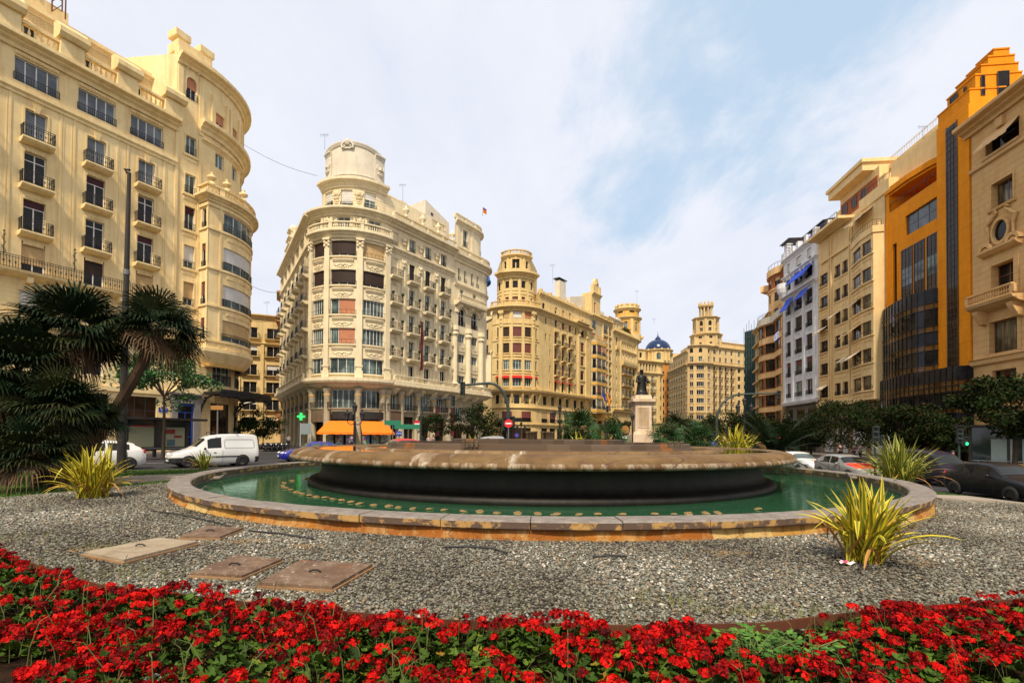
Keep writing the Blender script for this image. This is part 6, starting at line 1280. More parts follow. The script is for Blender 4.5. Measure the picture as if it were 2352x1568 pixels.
def build_stone():
 cm = STONE12; rt = thing('bank_building', 'sandstone building at the right edge with oval window, carved surrounds and stone balcony', 'building', tuple(rp(46))+(GZ,))
 s0, s1 = 50.0, 33.0; pa = rpath(s0, s1, .3); f = lambda s: s0-s; L = pa.L; W = []; tr = MB()
 for q in (0, 6.3, 12.6):
  c = f(46.5)+q
  if c > L-1.5: continue
  W += [dict(r=(c-1.15, c+1.15, 24.6, 26.95), mull=2, fr=FRAMEB, gl=GL_T, depth=.6), dict(r=(c-1.2, c+1.2, 15.3, 18.9), mull=2, tr=.7, fr=FRAMEB, gl=GL_D, depth=.7), dict(r=(c-1.5, c+1.5, 10.3, 13.4), mull=3, fr=FRAMEB, gl=GL_T, depth=.5), dict(r=(c-1.8, c+1.8, 30.0, 32.0), mull=1, fr=FRAMED, gl=GL_D, depth=.7), dict(r=(c-1.3, c+1.3, 6.6, 8.6), mull=3, fr=FRAMEB, gl=GL_D, depth=.4), dict(r=(c-1.4, c+1.4, GZ+.2, 4.0), mull=2, fr=FRAMED, gl=GL_K, depth=.5)]
  surround(tr, pa, c-1.2, c+1.2, 15.3, 18.9, .5, .1); pprof(tr, pa, c-2.1, c+2.1, [(0, 19.9), (.4, 20.05), (.7, 20.3), (.7, 20.5), (0, 20.5)])
  for s in (-1, 1): ring(tr, pa, c+s*1.5, 20.5, .45, .75, 0, .5); ring(tr, pa, c+s*1.5, 20.5, .15, .3, 0, .4)
  ring(tr, pa, c, 22.0, .78, 1.0, 0, .3, 0, 360, 20, 0, 1.3)      # oval window
  for s in (-1, 1):
   tr.tube([pa.P(c+s*a, z, .15) for a, z in ((1.35, 20.8), (1.3, 22.2), (1.55, 23.0), (1.2, 23.3), (.9, 23.6), (.5, 23.9), (.55, 24.2), (.9, 24.0))], [.12, .14, .2, .17, .17, .14, .12, .1], 6)
  pprof(tr, pa, c-1.5, c+1.5, [(0, 24.2), (.18, 24.25), (.25, 24.45), (0, 24.5)]); surround(tr, pa, c-1.15, c+1.15, 24.6, 26.95, .2, .06); pbox(tr, pa, c-.4, c+.4, 32.1, 33.0, 0, .3)
  pbox(tr, pa, c-2, c+2, 29.7, 29.95, 0, .3); surround(tr, pa, c-1.5, c+1.5, 10.3, 13.4, .35, .08)
  awning(rt, pa, c-1.85, c+1.85, 32.0, 1.1, 1.3, AWN_T)
  m = MB(); pprof(m, pa, c-2.6, c+2.6, [(0, 14.4), (.7, 14.6), (1.3, 14.9), (1.45, 15.2), (0, 15.2)])
  for s in (-1.9, 1.9): pprof(m, pa, c+s-.3, c+s+.3, [(0, 13.2), (.5, 13.3), (.7, 13.7), (1.0, 14.2), (1.1, 14.6), (0, 14.6)])
  bb = m.build('stone_balcony', cm, rt); m = MB(); balustrade(m, pa, c-2.5, c+2.5, 15.2, 1.05, 1.1, 1.35, .26, 5.0); m.build('balustrade', cm, bb)
  g = MB(); g.face([pa.P(c+.78*math.cos(R(a)), 22+1.0*math.sin(R(a)), .03) for a in range(0, 360, 20)]); g.build('oval_window', GL_D, rt)
 facade(rt, pa, 0, L, GZ, 33.4, cm, W, .6, back=[rp(s1, -14), rp(s0, -14)])
 cornice(tr, pa, -.6, L, 33.2, 34.3, 1.4); pprof(tr, pa, 0, L, [(.3, 34.3), (.3, 34.9), (.1, 35.2), (-2, 35.3)]); pprof(tr, pa, 0, L, [(0, 29.2), (.25, 29.3), (.3, 29.6), (0, 29.65)]); pprof(tr, pa, 0, L, [(0, 9.2), (.3, 9.4), (.35, 9.8), (.5, 9.9), (0, 10.0)]); pprof(tr, pa, 0, L, [(0, 5.9), (.45, 6.1), (.5, 6.5), (0, 6.6)])
 tr.build('moulding', cm, rt)
 k = MB(); pbox(k, pa, L-4, L, 36, 40, -8, -3, back=True); k.build('roof_house', cm, rt)
 return pa, rt
B12PA, B12 = build_stone()
# ---------------------------------------------------------------- scaffolded façade and the houses behind it
def build_far_right():
 rt = thing('scaffolded_building', 'tall narrow building wrapped in dark green scaffold netting', 'building', (77, 150, GZ))
 net = pm('green_scaffold_net', (.012, .05, .05, 1), .9); pa = Path([(73.6, 153), (76.2, 143), (80, 143)]); m = MB(); wall(m, pa, 0, pa.L, GZ, 35.5, [], .3); shell(m, pa, 0, pa.L, GZ, 35.5, [(86, 150), (80, 165)]); m.build('scaffold_netting', net, rt)
 p = MB()
 for i in range(14):
  u = pa.L*i/13; p.tube([pa.P(u, GZ, .25), pa.P(u, 36.8+(i*37 % 5)*.5, .25)], .06, 5)
 for k in range(18): pbox(p, pa, 0, pa.L, 1.5+k*2, 1.58+k*2, .2, .3, back=True); 
 p.build('scaffold_pole', iron('scaffold_steel', (.08, .09, .09, 1)), rt)
 rt = thing('apartment_building', 'ochre yellow building seen edge on between the scaffolding and the rounded building', 'building', (68, 120, GZ))
 pa = Path([(72.0, 143), (61.6, 111.5)]); W = []; L = pa.L; t = MB()
 for k in range(8):
  for i in range(6): u = 3+i*5; W.append(dict(r=(u-.9, u+.9, 4+k*3.6, 6.6+k*3.6), mull=2, fr=FRAMED, gl=GL_D))
  pbox(t, pa, 0, L, 3.2+k*3.6, 3.6+k*3.6, 0, .9)
 facade(rt, pa, 0, L, GZ, 33, SAND7, W, .3, back=[(75, 112), (84, 140)]); cornice(t, pa, 0, L, 32.4, 33.2, 1.0)
 for i in range(4): pbox(t, pa, L-12+i*3, L-10.5+i*3, 33, 34+i*.6, -1, .4, back=True)
 t.build('ledge', SAND7, rt)
 # houses up the street on the left
 rt = thing('apartment_building', 'cream building closing the side street, seen between the ochre and pale corner buildings', 'building', (-48, 98, 0))
 pa = Path([(-62, 92), (-42, 101)]); W = []; t = MB()
 for k, z in enumerate((3.2, 6.8, 10.3, 13.8, 17.6, 21.2)):
  for i in range(5): u = 2.4+i*4.1; W.append(dict(r=(u-1.2, u+1.2, z, z+2.2), mull=2, fr=FRAMEW, gl=GL_D, shut=.45 if (i+k) % 3 == 0 else 0, sh=SH_W, balc=dict(dep=.6, e=.4, stone=CREAM3, th=.3, step=.18) if k != 0 else None))
 facade(rt, pa, 0, pa.L, -.2, 26, CREAM3, W, .3, back=[(-46, 112), (-66, 104)]); cornice(t, pa, 0, pa.L, 19.9, 20.3, .4); cornice(t, pa, 0, pa.L, 25.2, 26, .7)
 for i in range(5): pbox(t, pa, .1+i*4.1, .7+i*4.1, 0, 20, 0, .25)
 t.build('ledge', CREAM3, rt)
 rt = thing('apartment_building', 'burnt orange building up the side street beside the pale corner building', 'building', (-43, 95, 0))
 D2 = Vector((-43.2, 90.3)); og = stucco('burnt_orange_plaster', (.50, .20, .04, 1), (.56, .25, .06, 1), (.25, .08, .02, 1)); bm_ = stucco('brown_plaster', (.40, .26, .12, 1), (.46, .31, .15, 1), (.2, .12, .06, 1))
 pa = Path([D2+Vector((-7.6, 17)), D2+Vector((-3.0, 6.2))]); W = []; t = MB()
 for k, z in enumerate((6.2, 10.0, 14.0, 17.6, 21)):
  for i in range(4): u = 1.6+i*2.7; W.append(dict(r=(u-.5, u+.5, z, z+2.4), mull=2, fr=FRAMED, gl=GL_D, balc=dict(dep=.9, e=.4, stone=og, th=.3) if k < 3 else None))
 facade(rt, pa, 0, pa.L, -.2, 24.6, og, W, .3, back=[(-36, 98), (-38, 110)]); cornice(t, pa, -.5, pa.L+.2, 23.8, 24.7, 1.1)
 for i in range(5): pbox(t, pa, .2+i*2.5, .9+i*2.5, 24.7, 26.2, -.8, .2, back=True); t.ball(pa.P(.55+i*2.5, 26.5, -.3), .4, 6)
 pbox(t, pa, 6, pa.L, 4.2, 4.8, 0, 1.2); t.build('moulding', og, rt)
 rt = thing('apartment_building', 'narrow brown building with stacked balconies between the orange and the pale corner building', 'building', (-43, 92, 0))
 pa = Path([D2+Vector((-2.9, 6.0)), D2+Vector((-.1, .2))]); W = []; t = MB()
 for k, z in enumerate((5.6, 9.2, 12.8, 16.6, 20.4, 24.2)):
  for u in (1.5, 4.8): W.append(dict(r=(u-.6, u+.6, z, z+2.5), mull=2, fr=FRAMED, gl=GL_D, balc=dict(dep=1.1, e=.4, stone=bm_, th=.25)))
 facade(rt, pa, 0, pa.L, -.2, 28.6, bm_, W, .3, back=[(-36, 92), (-38, 100)]); cornice(t, pa, 0, pa.L, 28, 28.9, 1.0); t.build('moulding', bm_, rt)
 # glimpse between dome building and the tower building
 rt = thing('apartment_building', 'distant deep orange building glimpsed between the domed building and the tower building', 'building', (78, 250, 0))
 pa = Path([(76, 250), (84, 246)]); W = [dict(r=(u, u+1, z, z+2), mull=1, fr=FRAMED) for u in (1.5, 4, 6.5) for z in range(6, 36, 4)]
 facade(rt, pa, 0, pa.L, 0, 41, og, W, .3, back=[(90, 260), (78, 262)]); t = MB(); cornice(t, pa, 0, pa.L, 40, 41, 1); [pbox(t, pa, i*2, i*2+.8, 41, 43, -.5, .3, back=True) for i in range(5)]; t.build('moulding', og, rt)
 # houses hidden behind, so the roofs do not stand alone
build_far_right()
# ---------------------------------------------------------------- bulk mesh from numpy (loose stones, petals, leaves)
def npmesh(name, V, F, mats, mi=None, smooth=False, attr=None):
 me = bpy.data.meshes.new(name); nf, k = F.shape
 me.vertices.add(len(V)); me.vertices.foreach_set('co', V.astype(np.float32).ravel())
 me.loops.add(nf*k); me.loops.foreach_set('vertex_index', F.astype(np.int32).ravel())
 me.polygons.add(nf); me.polygons.foreach_set('loop_start', np.arange(0, nf*k, k, dtype=np.int32)); me.polygons.foreach_set('loop_total', np.full(nf, k, dtype=np.int32))
 for m_ in mats: me.materials.append(m_)
 if mi is not None: me.polygons.foreach_set('material_index', mi.astype(np.int32))
 if smooth: me.polygons.foreach_set('use_smooth', np.ones(nf, dtype=bool))
 if attr is not None:
  a = me.attributes.new('rnd', 'FLOAT', 'POINT'); a.data.foreach_set('value', attr.astype(np.float32))
 me.update(calc_edges=True); me.validate()
 o = bpy.data.objects.new(name, me); COL.objects.link(o); return o
RG = np.random.default_rng(12)
def rotz(n):
 a = RG.uniform(0, 2*np.pi, n); return np.cos(a), np.sin(a)
def rndm(n):      # random rotation matrices
 q = RG.normal(size=(n, 4)); q /= np.linalg.norm(q, axis=1)[:, None]; w, x, y, z = q.T
 return np.stack([np.stack([1-2*(y*y+z*z), 2*(x*y-z*w), 2*(x*z+y*w)], 1), np.stack([2*(x*y+z*w), 1-2*(x*x+z*z), 2*(y*z-x*w)], 1), np.stack([2*(x*z-y*w), 2*(y*z+x*w), 1-2*(x*x+y*y)], 1)], 1)
def vrnd(name, stops, rough=.7, spec=.3, interp='LINEAR', trans=0):
 m = pm(name, (.1, .1, .1), rough, spec=spec); t = NT(m); a = t.n('ShaderNodeAttribute'); a.attribute_name = 'rnd'
 t.col(t.ramp(a.outputs['Fac'], stops, interp)); return m, t
# ---------------------------------------------------------------- loose gravel
izv = np.vectorize(isl_z); gybv = np.vectorize(gyb)
EDGE = [(-16, 9.4), (-9.5, 7.9), (-6.4, 6.2), (-4.3, 5.05), (-2.3, 4.5), (-.65, 4.15), (1, 4.04), (2.15, 4.12), (3.28, 4.45), (5.05, 4.8), (7.5, 5.3), (12, 6.4)]
bedy = lambda x: interp(x, EDGE); bedv = np.vectorize(bedy)
def stones():
 ico = np.array([(0, 0, 1), (0, 0, -1), (1, 0, 0), (-1, 0, 0), (0, 1, 0), (0, -1, 0)], float)*1.0
 cub = np.array([(x, y, z) for x in (-1, 1) for y in (-1, 1) for z in (-1, 1)], float)*.62
 B = np.vstack([ico, cub]); 
 fc = []
 for ax in range(3):
  for s in (0, 1):
   c = [2, 3][s] if ax == 0 else ([5, 4][s] if ax == 1 else [1, 0][s])
   if ax == 0: c = 3 if s == 0 else 2
   vs_ = [6+i for i in range(8) if ((cub[i][ax] > 0) == bool(s))]
   o = [a for a in range(3) if a != ax]
   vs_.sort(key=lambda i: math.atan2(cub[i-6][o[1]], cub[i-6][o[0]]))
   for j in range(4): fc.append((vs_[j], vs_[(j+1) % 4], c) if (s == 1) != (ax == 1) else (vs_[(j+1) % 4], vs_[j], c))
 FB = np.array(fc)
 n = 300000; X = RG.uniform(-15, 17, n); u = RG.random(n); Y = 3.7+(17-3.7)*u**1.6
 ok = (Y > bedv(X)-.05) & (Y < gybv(X)-.05) & (np.hypot(X-CX, Y-CY) > RO_-.02) & (np.abs(X)/np.maximum(Y, .1) < 1.7)
 X, Y = X[ok], Y[ok]; n = len(X); Z = izv(X, Y)+.038
 big = np.where(RG.random(n) < .06, 1.35, 1.0); s = RG.uniform(.009, .018, n)*big*(1+np.clip((Y-6)/14, 0, 1)*.8)
 sc = np.stack([s*RG.uniform(1.0, 1.5, n), s*RG.uniform(.75, 1.1, n), s*RG.uniform(.45, .75, n)], 1)
 a = RG.uniform(0, 2*np.pi, n); ca, sa = np.cos(a), np.sin(a); tx = RG.normal(0, .28, n); ty = RG.normal(0, .28, n)
 P = B[None]*sc[:, None]*(1+RG.normal(0, .13, (n, 14, 1)))
 x = P[..., 0]*ca[:, None]-P[..., 1]*sa[:, None]; y = P[..., 0]*sa[:, None]+P[..., 1]*ca[:, None]; z = P[..., 2]+x*tx[:, None]+y*ty[:, None]
 V = np.stack([x+X[:, None], y+Y[:, None], z+(Z+s*.25)[:, None]], -1).reshape(-1, 3); F = (FB[None]+(np.arange(n)*14)[:, None, None]).reshape(-1, 3)
 # gravel is patchy: some spots are washed paler, some hold more dark stones
 ph = .10*np.sin(X*1.3+1.1*np.sin(Y*.9))+.08*np.sin(Y*2.1+X*.7)+.05*np.sin(X*3.3-Y*1.7)
 rv = np.clip(RG.beta(1.7, 1.9, n)+ph, 0, 1)
 m, t = vrnd('gravel_stone', [(0, (.034, .028, .022, 1)), (.22, (.085, .070, .049, 1)), (.42, (.15, .132, .098, 1)), (.58, (.22, .195, .14, 1)), (.70, (.18, .195, .16, 1)), (.82, (.30, .30, .26, 1)), (.90, (.30, .18, .075, 1)), (.93, (.42, .40, .34, 1)), (1, (.60, .57, .50, 1))], .75)
 t.bump(t.noise(t.pos(), 90, 3), .3, .004)
 o = npmesh('gravel_stones', V, F, [m], attr=np.repeat(rv, 14)); tag(o, 'loose grey and tan gravel covering the ground round the pool', 'gravel', kind='stuff')
stones()
# ---------------------------------------------------------------- the bed of red geraniums
def bed():
 n = 5200; X = RG.uniform(-8.5, 9.0, n); dep = RG.random(n)
 front = np.where(X < -2.4, 1.9, 1.9)
 Yb = bedv(X)-.10; Y0 = 2.2; Y = Y0+(Yb-Y0)*dep
 def ok(X, Y): return (np.abs(X)/Y < 2.1)
 # bare patches: low left corner, and one by the right hand dark stone
 def bare(X, Y): return (np.hypot((X+3.45)/.5, (Y-3.25)/.22) < 1) | (np.hypot((X-1.75)/.26, (Y-2.98)/.13) < 1)
 def hgt(X, Y): return .17+.06*np.sin(X*2.3+Y*1.7)+.05*np.sin(X*5.1-Y*3.3)+.03*np.sin(X*11+Y*9)
 edge_fall = lambda X, Y: np.clip((bedv(X)-Y)/(.35+.45*np.exp(-((X-2.0)/1.3)**2)), .3, 1)
 # leaves: small scalloped, slightly cupped discs on short stalks
 NL = 26000; X = RG.uniform(-8.8, 9.2, NL); Y = Y0+(bedv(X)-.08-Y0)*RG.random(NL)
 k = ok(X, Y) & ~bare(X, Y); X, Y = X[k], Y[k]; NL = len(X); h = hgt(X, Y)*edge_fall(X, Y)
 Z = izv(X, Y)+.03+h*np.clip(RG.beta(3.2, 1.2, NL), .15, 1); r = RG.uniform(.020, .042, NL)
 m8 = 11; ang = np.linspace(0, 2*np.pi, m8, endpoint=False)+.2; ang = .28+(2*np.pi-.56)*np.arange(m8)/(m8-1)
 sc = np.where(np.arange(m8) % 2 == 0, 1.0, .86)
 L = np.zeros((m8+1, 3)); L[1:, 0] = np.cos(ang)*sc; L[1:, 1] = np.sin(ang)*sc; L[1:, 2] = .26+.10*np.where(np.arange(m8) % 2 == 0, 1, -1)
 tilt = RG.normal(0, .5, (NL, 2)); a = RG.uniform(0, 2*np.pi, NL); P = L[None]*r[:, None, None]
 x = P[..., 0]*np.cos(a)[:, None]-P[..., 1]*np.sin(a)[:, None]; y = P[..., 0]*np.sin(a)[:, None]+P[..., 1]*np.cos(a)[:, None]; z = P[..., 2]+x*tilt[:, :1]+y*(tilt[:, 1:]-.25)
 V = np.stack([x+X[:, None], y+Y[:, None], z+Z[:, None]], -1).reshape(-1, 3)
 T = np.array([(0, i, i+1) for i in range(1, m8)]); F = (T[None]+(np.arange(NL)*(m8+1))[:, None, None]).reshape(-1, 3)
 m, t = vrnd('geranium_leaf', [(0, (.016, .034, .004, 1)), (.4, (.034, .075, .006, 1)), (.8, (.08, .14, .012, 1)), (.93, (.17, .20, .015, 1)), (1, (.26, .15, .02, 1))], .65, .2)
 rv = np.repeat(np.clip(RG.normal(.45, .22, NL), 0, 1), m8+1)
 tag(npmesh('geranium_foliage', V, F, [m], attr=rv), 'scalloped green geranium leaves filling the flower bed in the foreground', 'flower bed', kind='stuff')
 # flower heads: domes of five-petalled florets
 NH = 5600; X = RG.uniform(-8.8, 9.2, NH); Y = Y0+(bedv(X)-.02-Y0)*RG.random(NH)**.92
 dens = .40+.6*np.sin(X*1.9+2.2*np.sin(Y*2.3))*np.sin(Y*3.1+X*.8)
 k = ok(X, Y) & ~bare(X, Y) & ~((bedv(X)-Y < .42) & (np.abs(X-2.0) < 1.25) & (RG.random(NH) < .85)) & (np.hypot((X-1.75)/.42, (Y-3.55)/.24) > .8) & (RG.random(NH) < np.clip(dens+.2, .2, 1)); X, Y = X[k], Y[k]; NH = len(X)
 HZ = izv(X, Y)+.03+hgt(X, Y)*np.clip(edge_fall(X, Y)+.25, 0, 1)+RG.uniform(.0, .08, NH); HR = RG.uniform(.028, .050, NH)
 nf = 20; cx, cy, cz, nx, ny, nz, hv, hid = [], [], [], [], [], [], [], []
 PV, PF, PA = [], [], []
 tot = NH*nf; hi = np.repeat(np.arange(NH), nf)
 th = np.arccos(1-RG.random(tot)*1.15); ph = RG.uniform(0, 2*np.pi, tot); d = np.stack([np.sin(th)*np.cos(ph), np.sin(th)*np.sin(ph), np.cos(th)], 1)
 C = np.stack([X[hi], Y[hi], HZ[hi]], 1)+d*HR[hi][:, None]*np.array([1.12, 1.12, .72])*RG.uniform(.8, 1.08, (tot, 1))
 ref = np.where(np.abs(d[:, 2:3]) < .9, [[0, 0, 1.]], [[1., 0, 0]]); e1 = np.cross(d, ref); e1 /= np.linalg.norm(e1, axis=1)[:, None]; e2 = np.cross(d, e1)
 R_ = RG.uniform(.0105, .0165, tot); off = RG.uniform(0, 6.28, tot)
 hvv = RG.normal(0, .22, NH)
 VV = np.zeros((tot, 5, 4, 3)); AA = np.zeros((tot, 5, 4))
 for j in range(5):
  a = off+2*np.pi*j/5; rad = e1*np.cos(a)[:, None]+e2*np.sin(a)[:, None]; tan = -e1*np.sin(a)[:, None]+e2*np.cos(a)[:, None]; rr = R_[:, None]
  dr = RG.normal(.12, .25, (tot, 1))
  VV[:, j, 0] = C; VV[:, j, 1] = C+rad*rr*.8-tan*rr*.58+d*rr*dr; VV[:, j, 2] = C+rad*rr*1.08+d*rr*dr*1.2; VV[:, j, 3] = C+rad*rr*.8+tan*rr*.58+d*rr*dr
  AA[:, j, :] = np.clip(.49+hvv[hi]+RG.normal(0, .14, tot), 0, 1)[:, None]
 V = VV.reshape(-1, 3); F = np.arange(len(V)).reshape(-1, 4)
 m, t = vrnd('geranium_petal', [(0, (.035, .001, .002, 1)), (.3, (.12, .001, .002, 1)), (.55, (.33, .002, .002, 1)), (.8, (.54, .004, .003, 1)), (1, (.70, .011, .006, 1))], .65, .12)
 tag(npmesh('geranium_blooms', V, F, [m], attr=AA.reshape(-1)), 'clustered scarlet geranium flower heads standing above the leaves', 'flowers', kind='stuff')
 # stalks
 q = MB()
 for i in range(NH):
  p1 = Vector((X[i], Y[i], HZ[i])); p0 = p1+Vector((RG.normal(0, .03), RG.normal(0, .03), -RG.uniform(.12, .2))); w = Vector((.002, .001, 0)); q.face([p0-w, p0+w, p1+w, p1-w])
 for i in range(420):      # thin weeds and dry stems poking out
  x = RG.uniform(-6, 6); y = 2.4+(bedy(x)-2.3)*RG.random(); z = isl_z(x, y)+.05; b = Vector((x, y, z)); l = RG.uniform(.2, .42); dx, dy = RG.normal(0, .16, 2)
  pts = [b, b+Vector((dx*.3*l, dy*.3*l, l*.5)), b+Vector((dx*l, dy*l, l*.92)), b+Vector((dx*1.8*l, dy*1.8*l, l))]; w = Vector((.0028, .0015, 0))
  for a_, c_ in zip(pts, pts[1:]): q.face([a_-w, a_+w, c_+w*.7, c_-w*.7])
 tag(q.build('geranium_stems', pm('thin_stem', (.09, .11, .025, 1), .7)), 'thin stalks and dry stems among the geraniums', 'stems', kind='stuff')
bed()
def weed(px, py, z, r, n, label, seed):
 c = atz(px, py, z); rt = thing('weed_plant', label, 'plant', (c.x, c.y, .12)); rn = random.Random(seed); m = MB(); s_ = MB()
 for i in range(n):
  az = rn.uniform(0, 6.28); q = Vector((c.x+math.cos(az)*r*rn.random()**.6, c.y+math.sin(az)*r*.7*rn.random()**.6, .12+rn.uniform(.04, .24))); b = Vector((c.x+rn.gauss(0, .05), c.y+rn.gauss(0, .04), .1))
  if i % 5 == 0: s_.tube([b, b.lerp(q, .6)+Vector((0, 0, .05)), q], .004, 4)
  d = Vector((math.cos(az), math.sin(az), rn.uniform(-.3, .5))).normalized(); l = rn.uniform(.035, .075); w = Vector((-d.y, d.x, rn.uniform(-.4, .4))).normalized()*l*.36
  m.face([q, q+d*l*.5+w, q+d*l, q+d*l*.5-w], 0 if rn.random() < .6 else 1)
 m.build('leaves', [pm('weed_leaf', (.05, .14, .02, 1), .6, spec=.2), pm('weed_leaf_light', (.10, .22, .03, 1), .6, spec=.2)], rt); s_.build('stems', pm('weed_stem', (.12, .16, .04, 1), .7), rt)
weed(1735, 1490, .25, .3, 330, 'bushy green weed without flowers among the geraniums right of the middle', 3); weed(1850, 1510, .22, .24, 220, 'smaller green weed patch to the right of the bushy one in the flower bed', 6)
SOIL = pm('dark_soil', (.035, .018, .01, 1), .95, spec=.1); t = NT(SOIL); p = t.pos(); t.col(t.mix(t.ramp(t.noise(p, 5, 7, .7), [(.4, 0), (.65, 1)]), (.018, .010, .006, 1), (.06, .032, .016, 1))); t.bump(t.noise(p, 24, 6, .7), 1, .05)
sheet('soil', frange(-12, 12, 48), lambda x: -4, bedy, 12, isl_z, SOIL, .05)
# rusty steel strip that edges the bed
RUST = stucco('rusty_steel', (.10, .032, .016, 1), (.15, .055, .03, 1), (.05, .02, .012, 1), .5); m = MB(); xs_ = frange(-12, 12, 90)
rows = []
for x in xs_:
 y = bedy(x); z = isl_z(x, y); rows.append([(x, y-.012, z-.1), (x, y-.012, z+.135), (x, y+.004, z+.135), (x, y+.004, z-.1)])
m.grid(rows); tag(m.build('bed_edging', RUST), 'rusty brown steel strip edging the geranium bed against the gravel', 'garden edging')
# ---------------------------------------------------------------- sword leaved plants with yellow edges
LY = pm('yellow_leaf_edge', (.60, .47, .03, 1), .5, spec=.3); LG = pm('green_leaf_stripe', (.14, .17, .015, 1), .5, spec=.3); LT = pm('dry_tan_leaf', (.42, .20, .05, 1), .7); LG2 = pm('deep_green_leaf', (.035, .085, .018, 1), .5, spec=.4); LY2 = pm('pale_green_leaf_edge', (.38, .36, .045, 1), .5)
def sword(name, loc, h, n, w, spread, label, dry=.12, seed=1, ymat=LY, gmat=LG):
 rt = thing(name, label, 'plant', loc); rn = random.Random(seed)
 lf_ = MB(); dr = MB()
 for i in range(n):
  k = rn.random(); lean = spread*(k**.95)*1.25; az = rn.uniform(0, 2*math.pi); dry_ = rn.random() < dry
  if dry_: lean = max(lean, .9*spread+rn.random()*.4)
  ln = h*rn.uniform(.68, 1.08)*(1.0 if lean < .9 else .95); ww = w*rn.uniform(.75, 1.15)*(.55 if dry_ else 1); o = Vector((loc[0]+rn.gauss(0, .09)*h, loc[1]+rn.gauss(0, .09)*h, loc[2]))
  hd = Vector((math.cos(az), math.sin(az), 0)); sd_ = Vector((-hd.y, hd.x, 0)); tw = rn.uniform(-.7, .7); bend = rn.uniform(.15, .75)*(1.6 if dry_ else 1)*(.4+lean)
  p = o.copy(); rows = []; S_ = 7; a = lean*.55
  fold = rn.random() < .10 and not dry_
  for j in range(S_+1):
   f = j/S_; wd = ww*(.5+.5*min(1, f*4))*(1-max(0, (f-.55)/.45)**1.8)+.002
   s2 = (sd_*math.cos(tw*f)+Vector((0, 0, 1))*math.sin(tw*f)*.5).normalized(); up_ = (hd*-math.cos(a)*1+Vector((0, 0, 1))*math.sin(a))
   rows.append([p-s2*wd/2+up_*wd*.12, p-s2*wd*.23, p, p+s2*wd*.23, p+s2*wd/2+up_*wd*.12])
   dirv = hd*math.sin(a)+Vector((0, 0, 1))*math.cos(a); p = p+dirv*ln/S_
   if p.z < loc[2]+.03: p.z = loc[2]+.03+rn.random()*.02
   a += bend/S_*(1+f); 
   if fold and j == 4: a += 1.5
  for j in range(S_):
   for q in range(4): (dr if dry_ else lf_).face([rows[j][q], rows[j][q+1], rows[j+1][q+1], rows[j+1][q]], 0 if dry_ else (1 if q in (1, 2) else 0))
 b = lf_.build('leaves', [ymat, gmat], rt)
 if dr.v: dr.build('dry_leaves', LT, rt)
 return rt
q = atz(1992, 1288, isl_z(4.9, 6.7)+.05)
sword('flax_plant', tuple(q), 1.10, 105, .074, .98, 'big yellow edged flax plant on the gravel just right of the pool', .14, 5)
q = atz(213, 1143, .14); sword('flax_plant', tuple(q), 1.42, 140, .075, 1.1, 'bright yellow flax plant on the gravel below the palms', .14, 8)
sword('flax_plant', (14.9, 18.7, -.05), 2.05, 190, .085, 1.1, 'greenish flax plant with dry tips between the pool and the dark cars', .16, 13, LY2, LG2)
q = atz(466, 1078, .12); sword('flax_plant', tuple(q), 1.0, 70, .06, 1.15, 'small flax plant on the lawn in front of the white van', .12, 21, LY2, LG2)
sword('flax_plant', tuple(at(1690, 1060, 31)), 2.5, 80, .11, .9, 'yellow flax plant standing behind the right rim of the fountain', .05, 34)
sword('flax_plant', tuple(at(1085, 1050, 33.8)), 1.75, 26, .09, .7, 'tips of a flax plant showing behind the left of the fountain tiers', 0, 40, LY2, LG2)
sword('flax_plant', tuple(at(1332, 1050, 33.5)), 2.05, 18, .10, .6, 'spiky flax plant behind the fountain spouts', 0, 44)
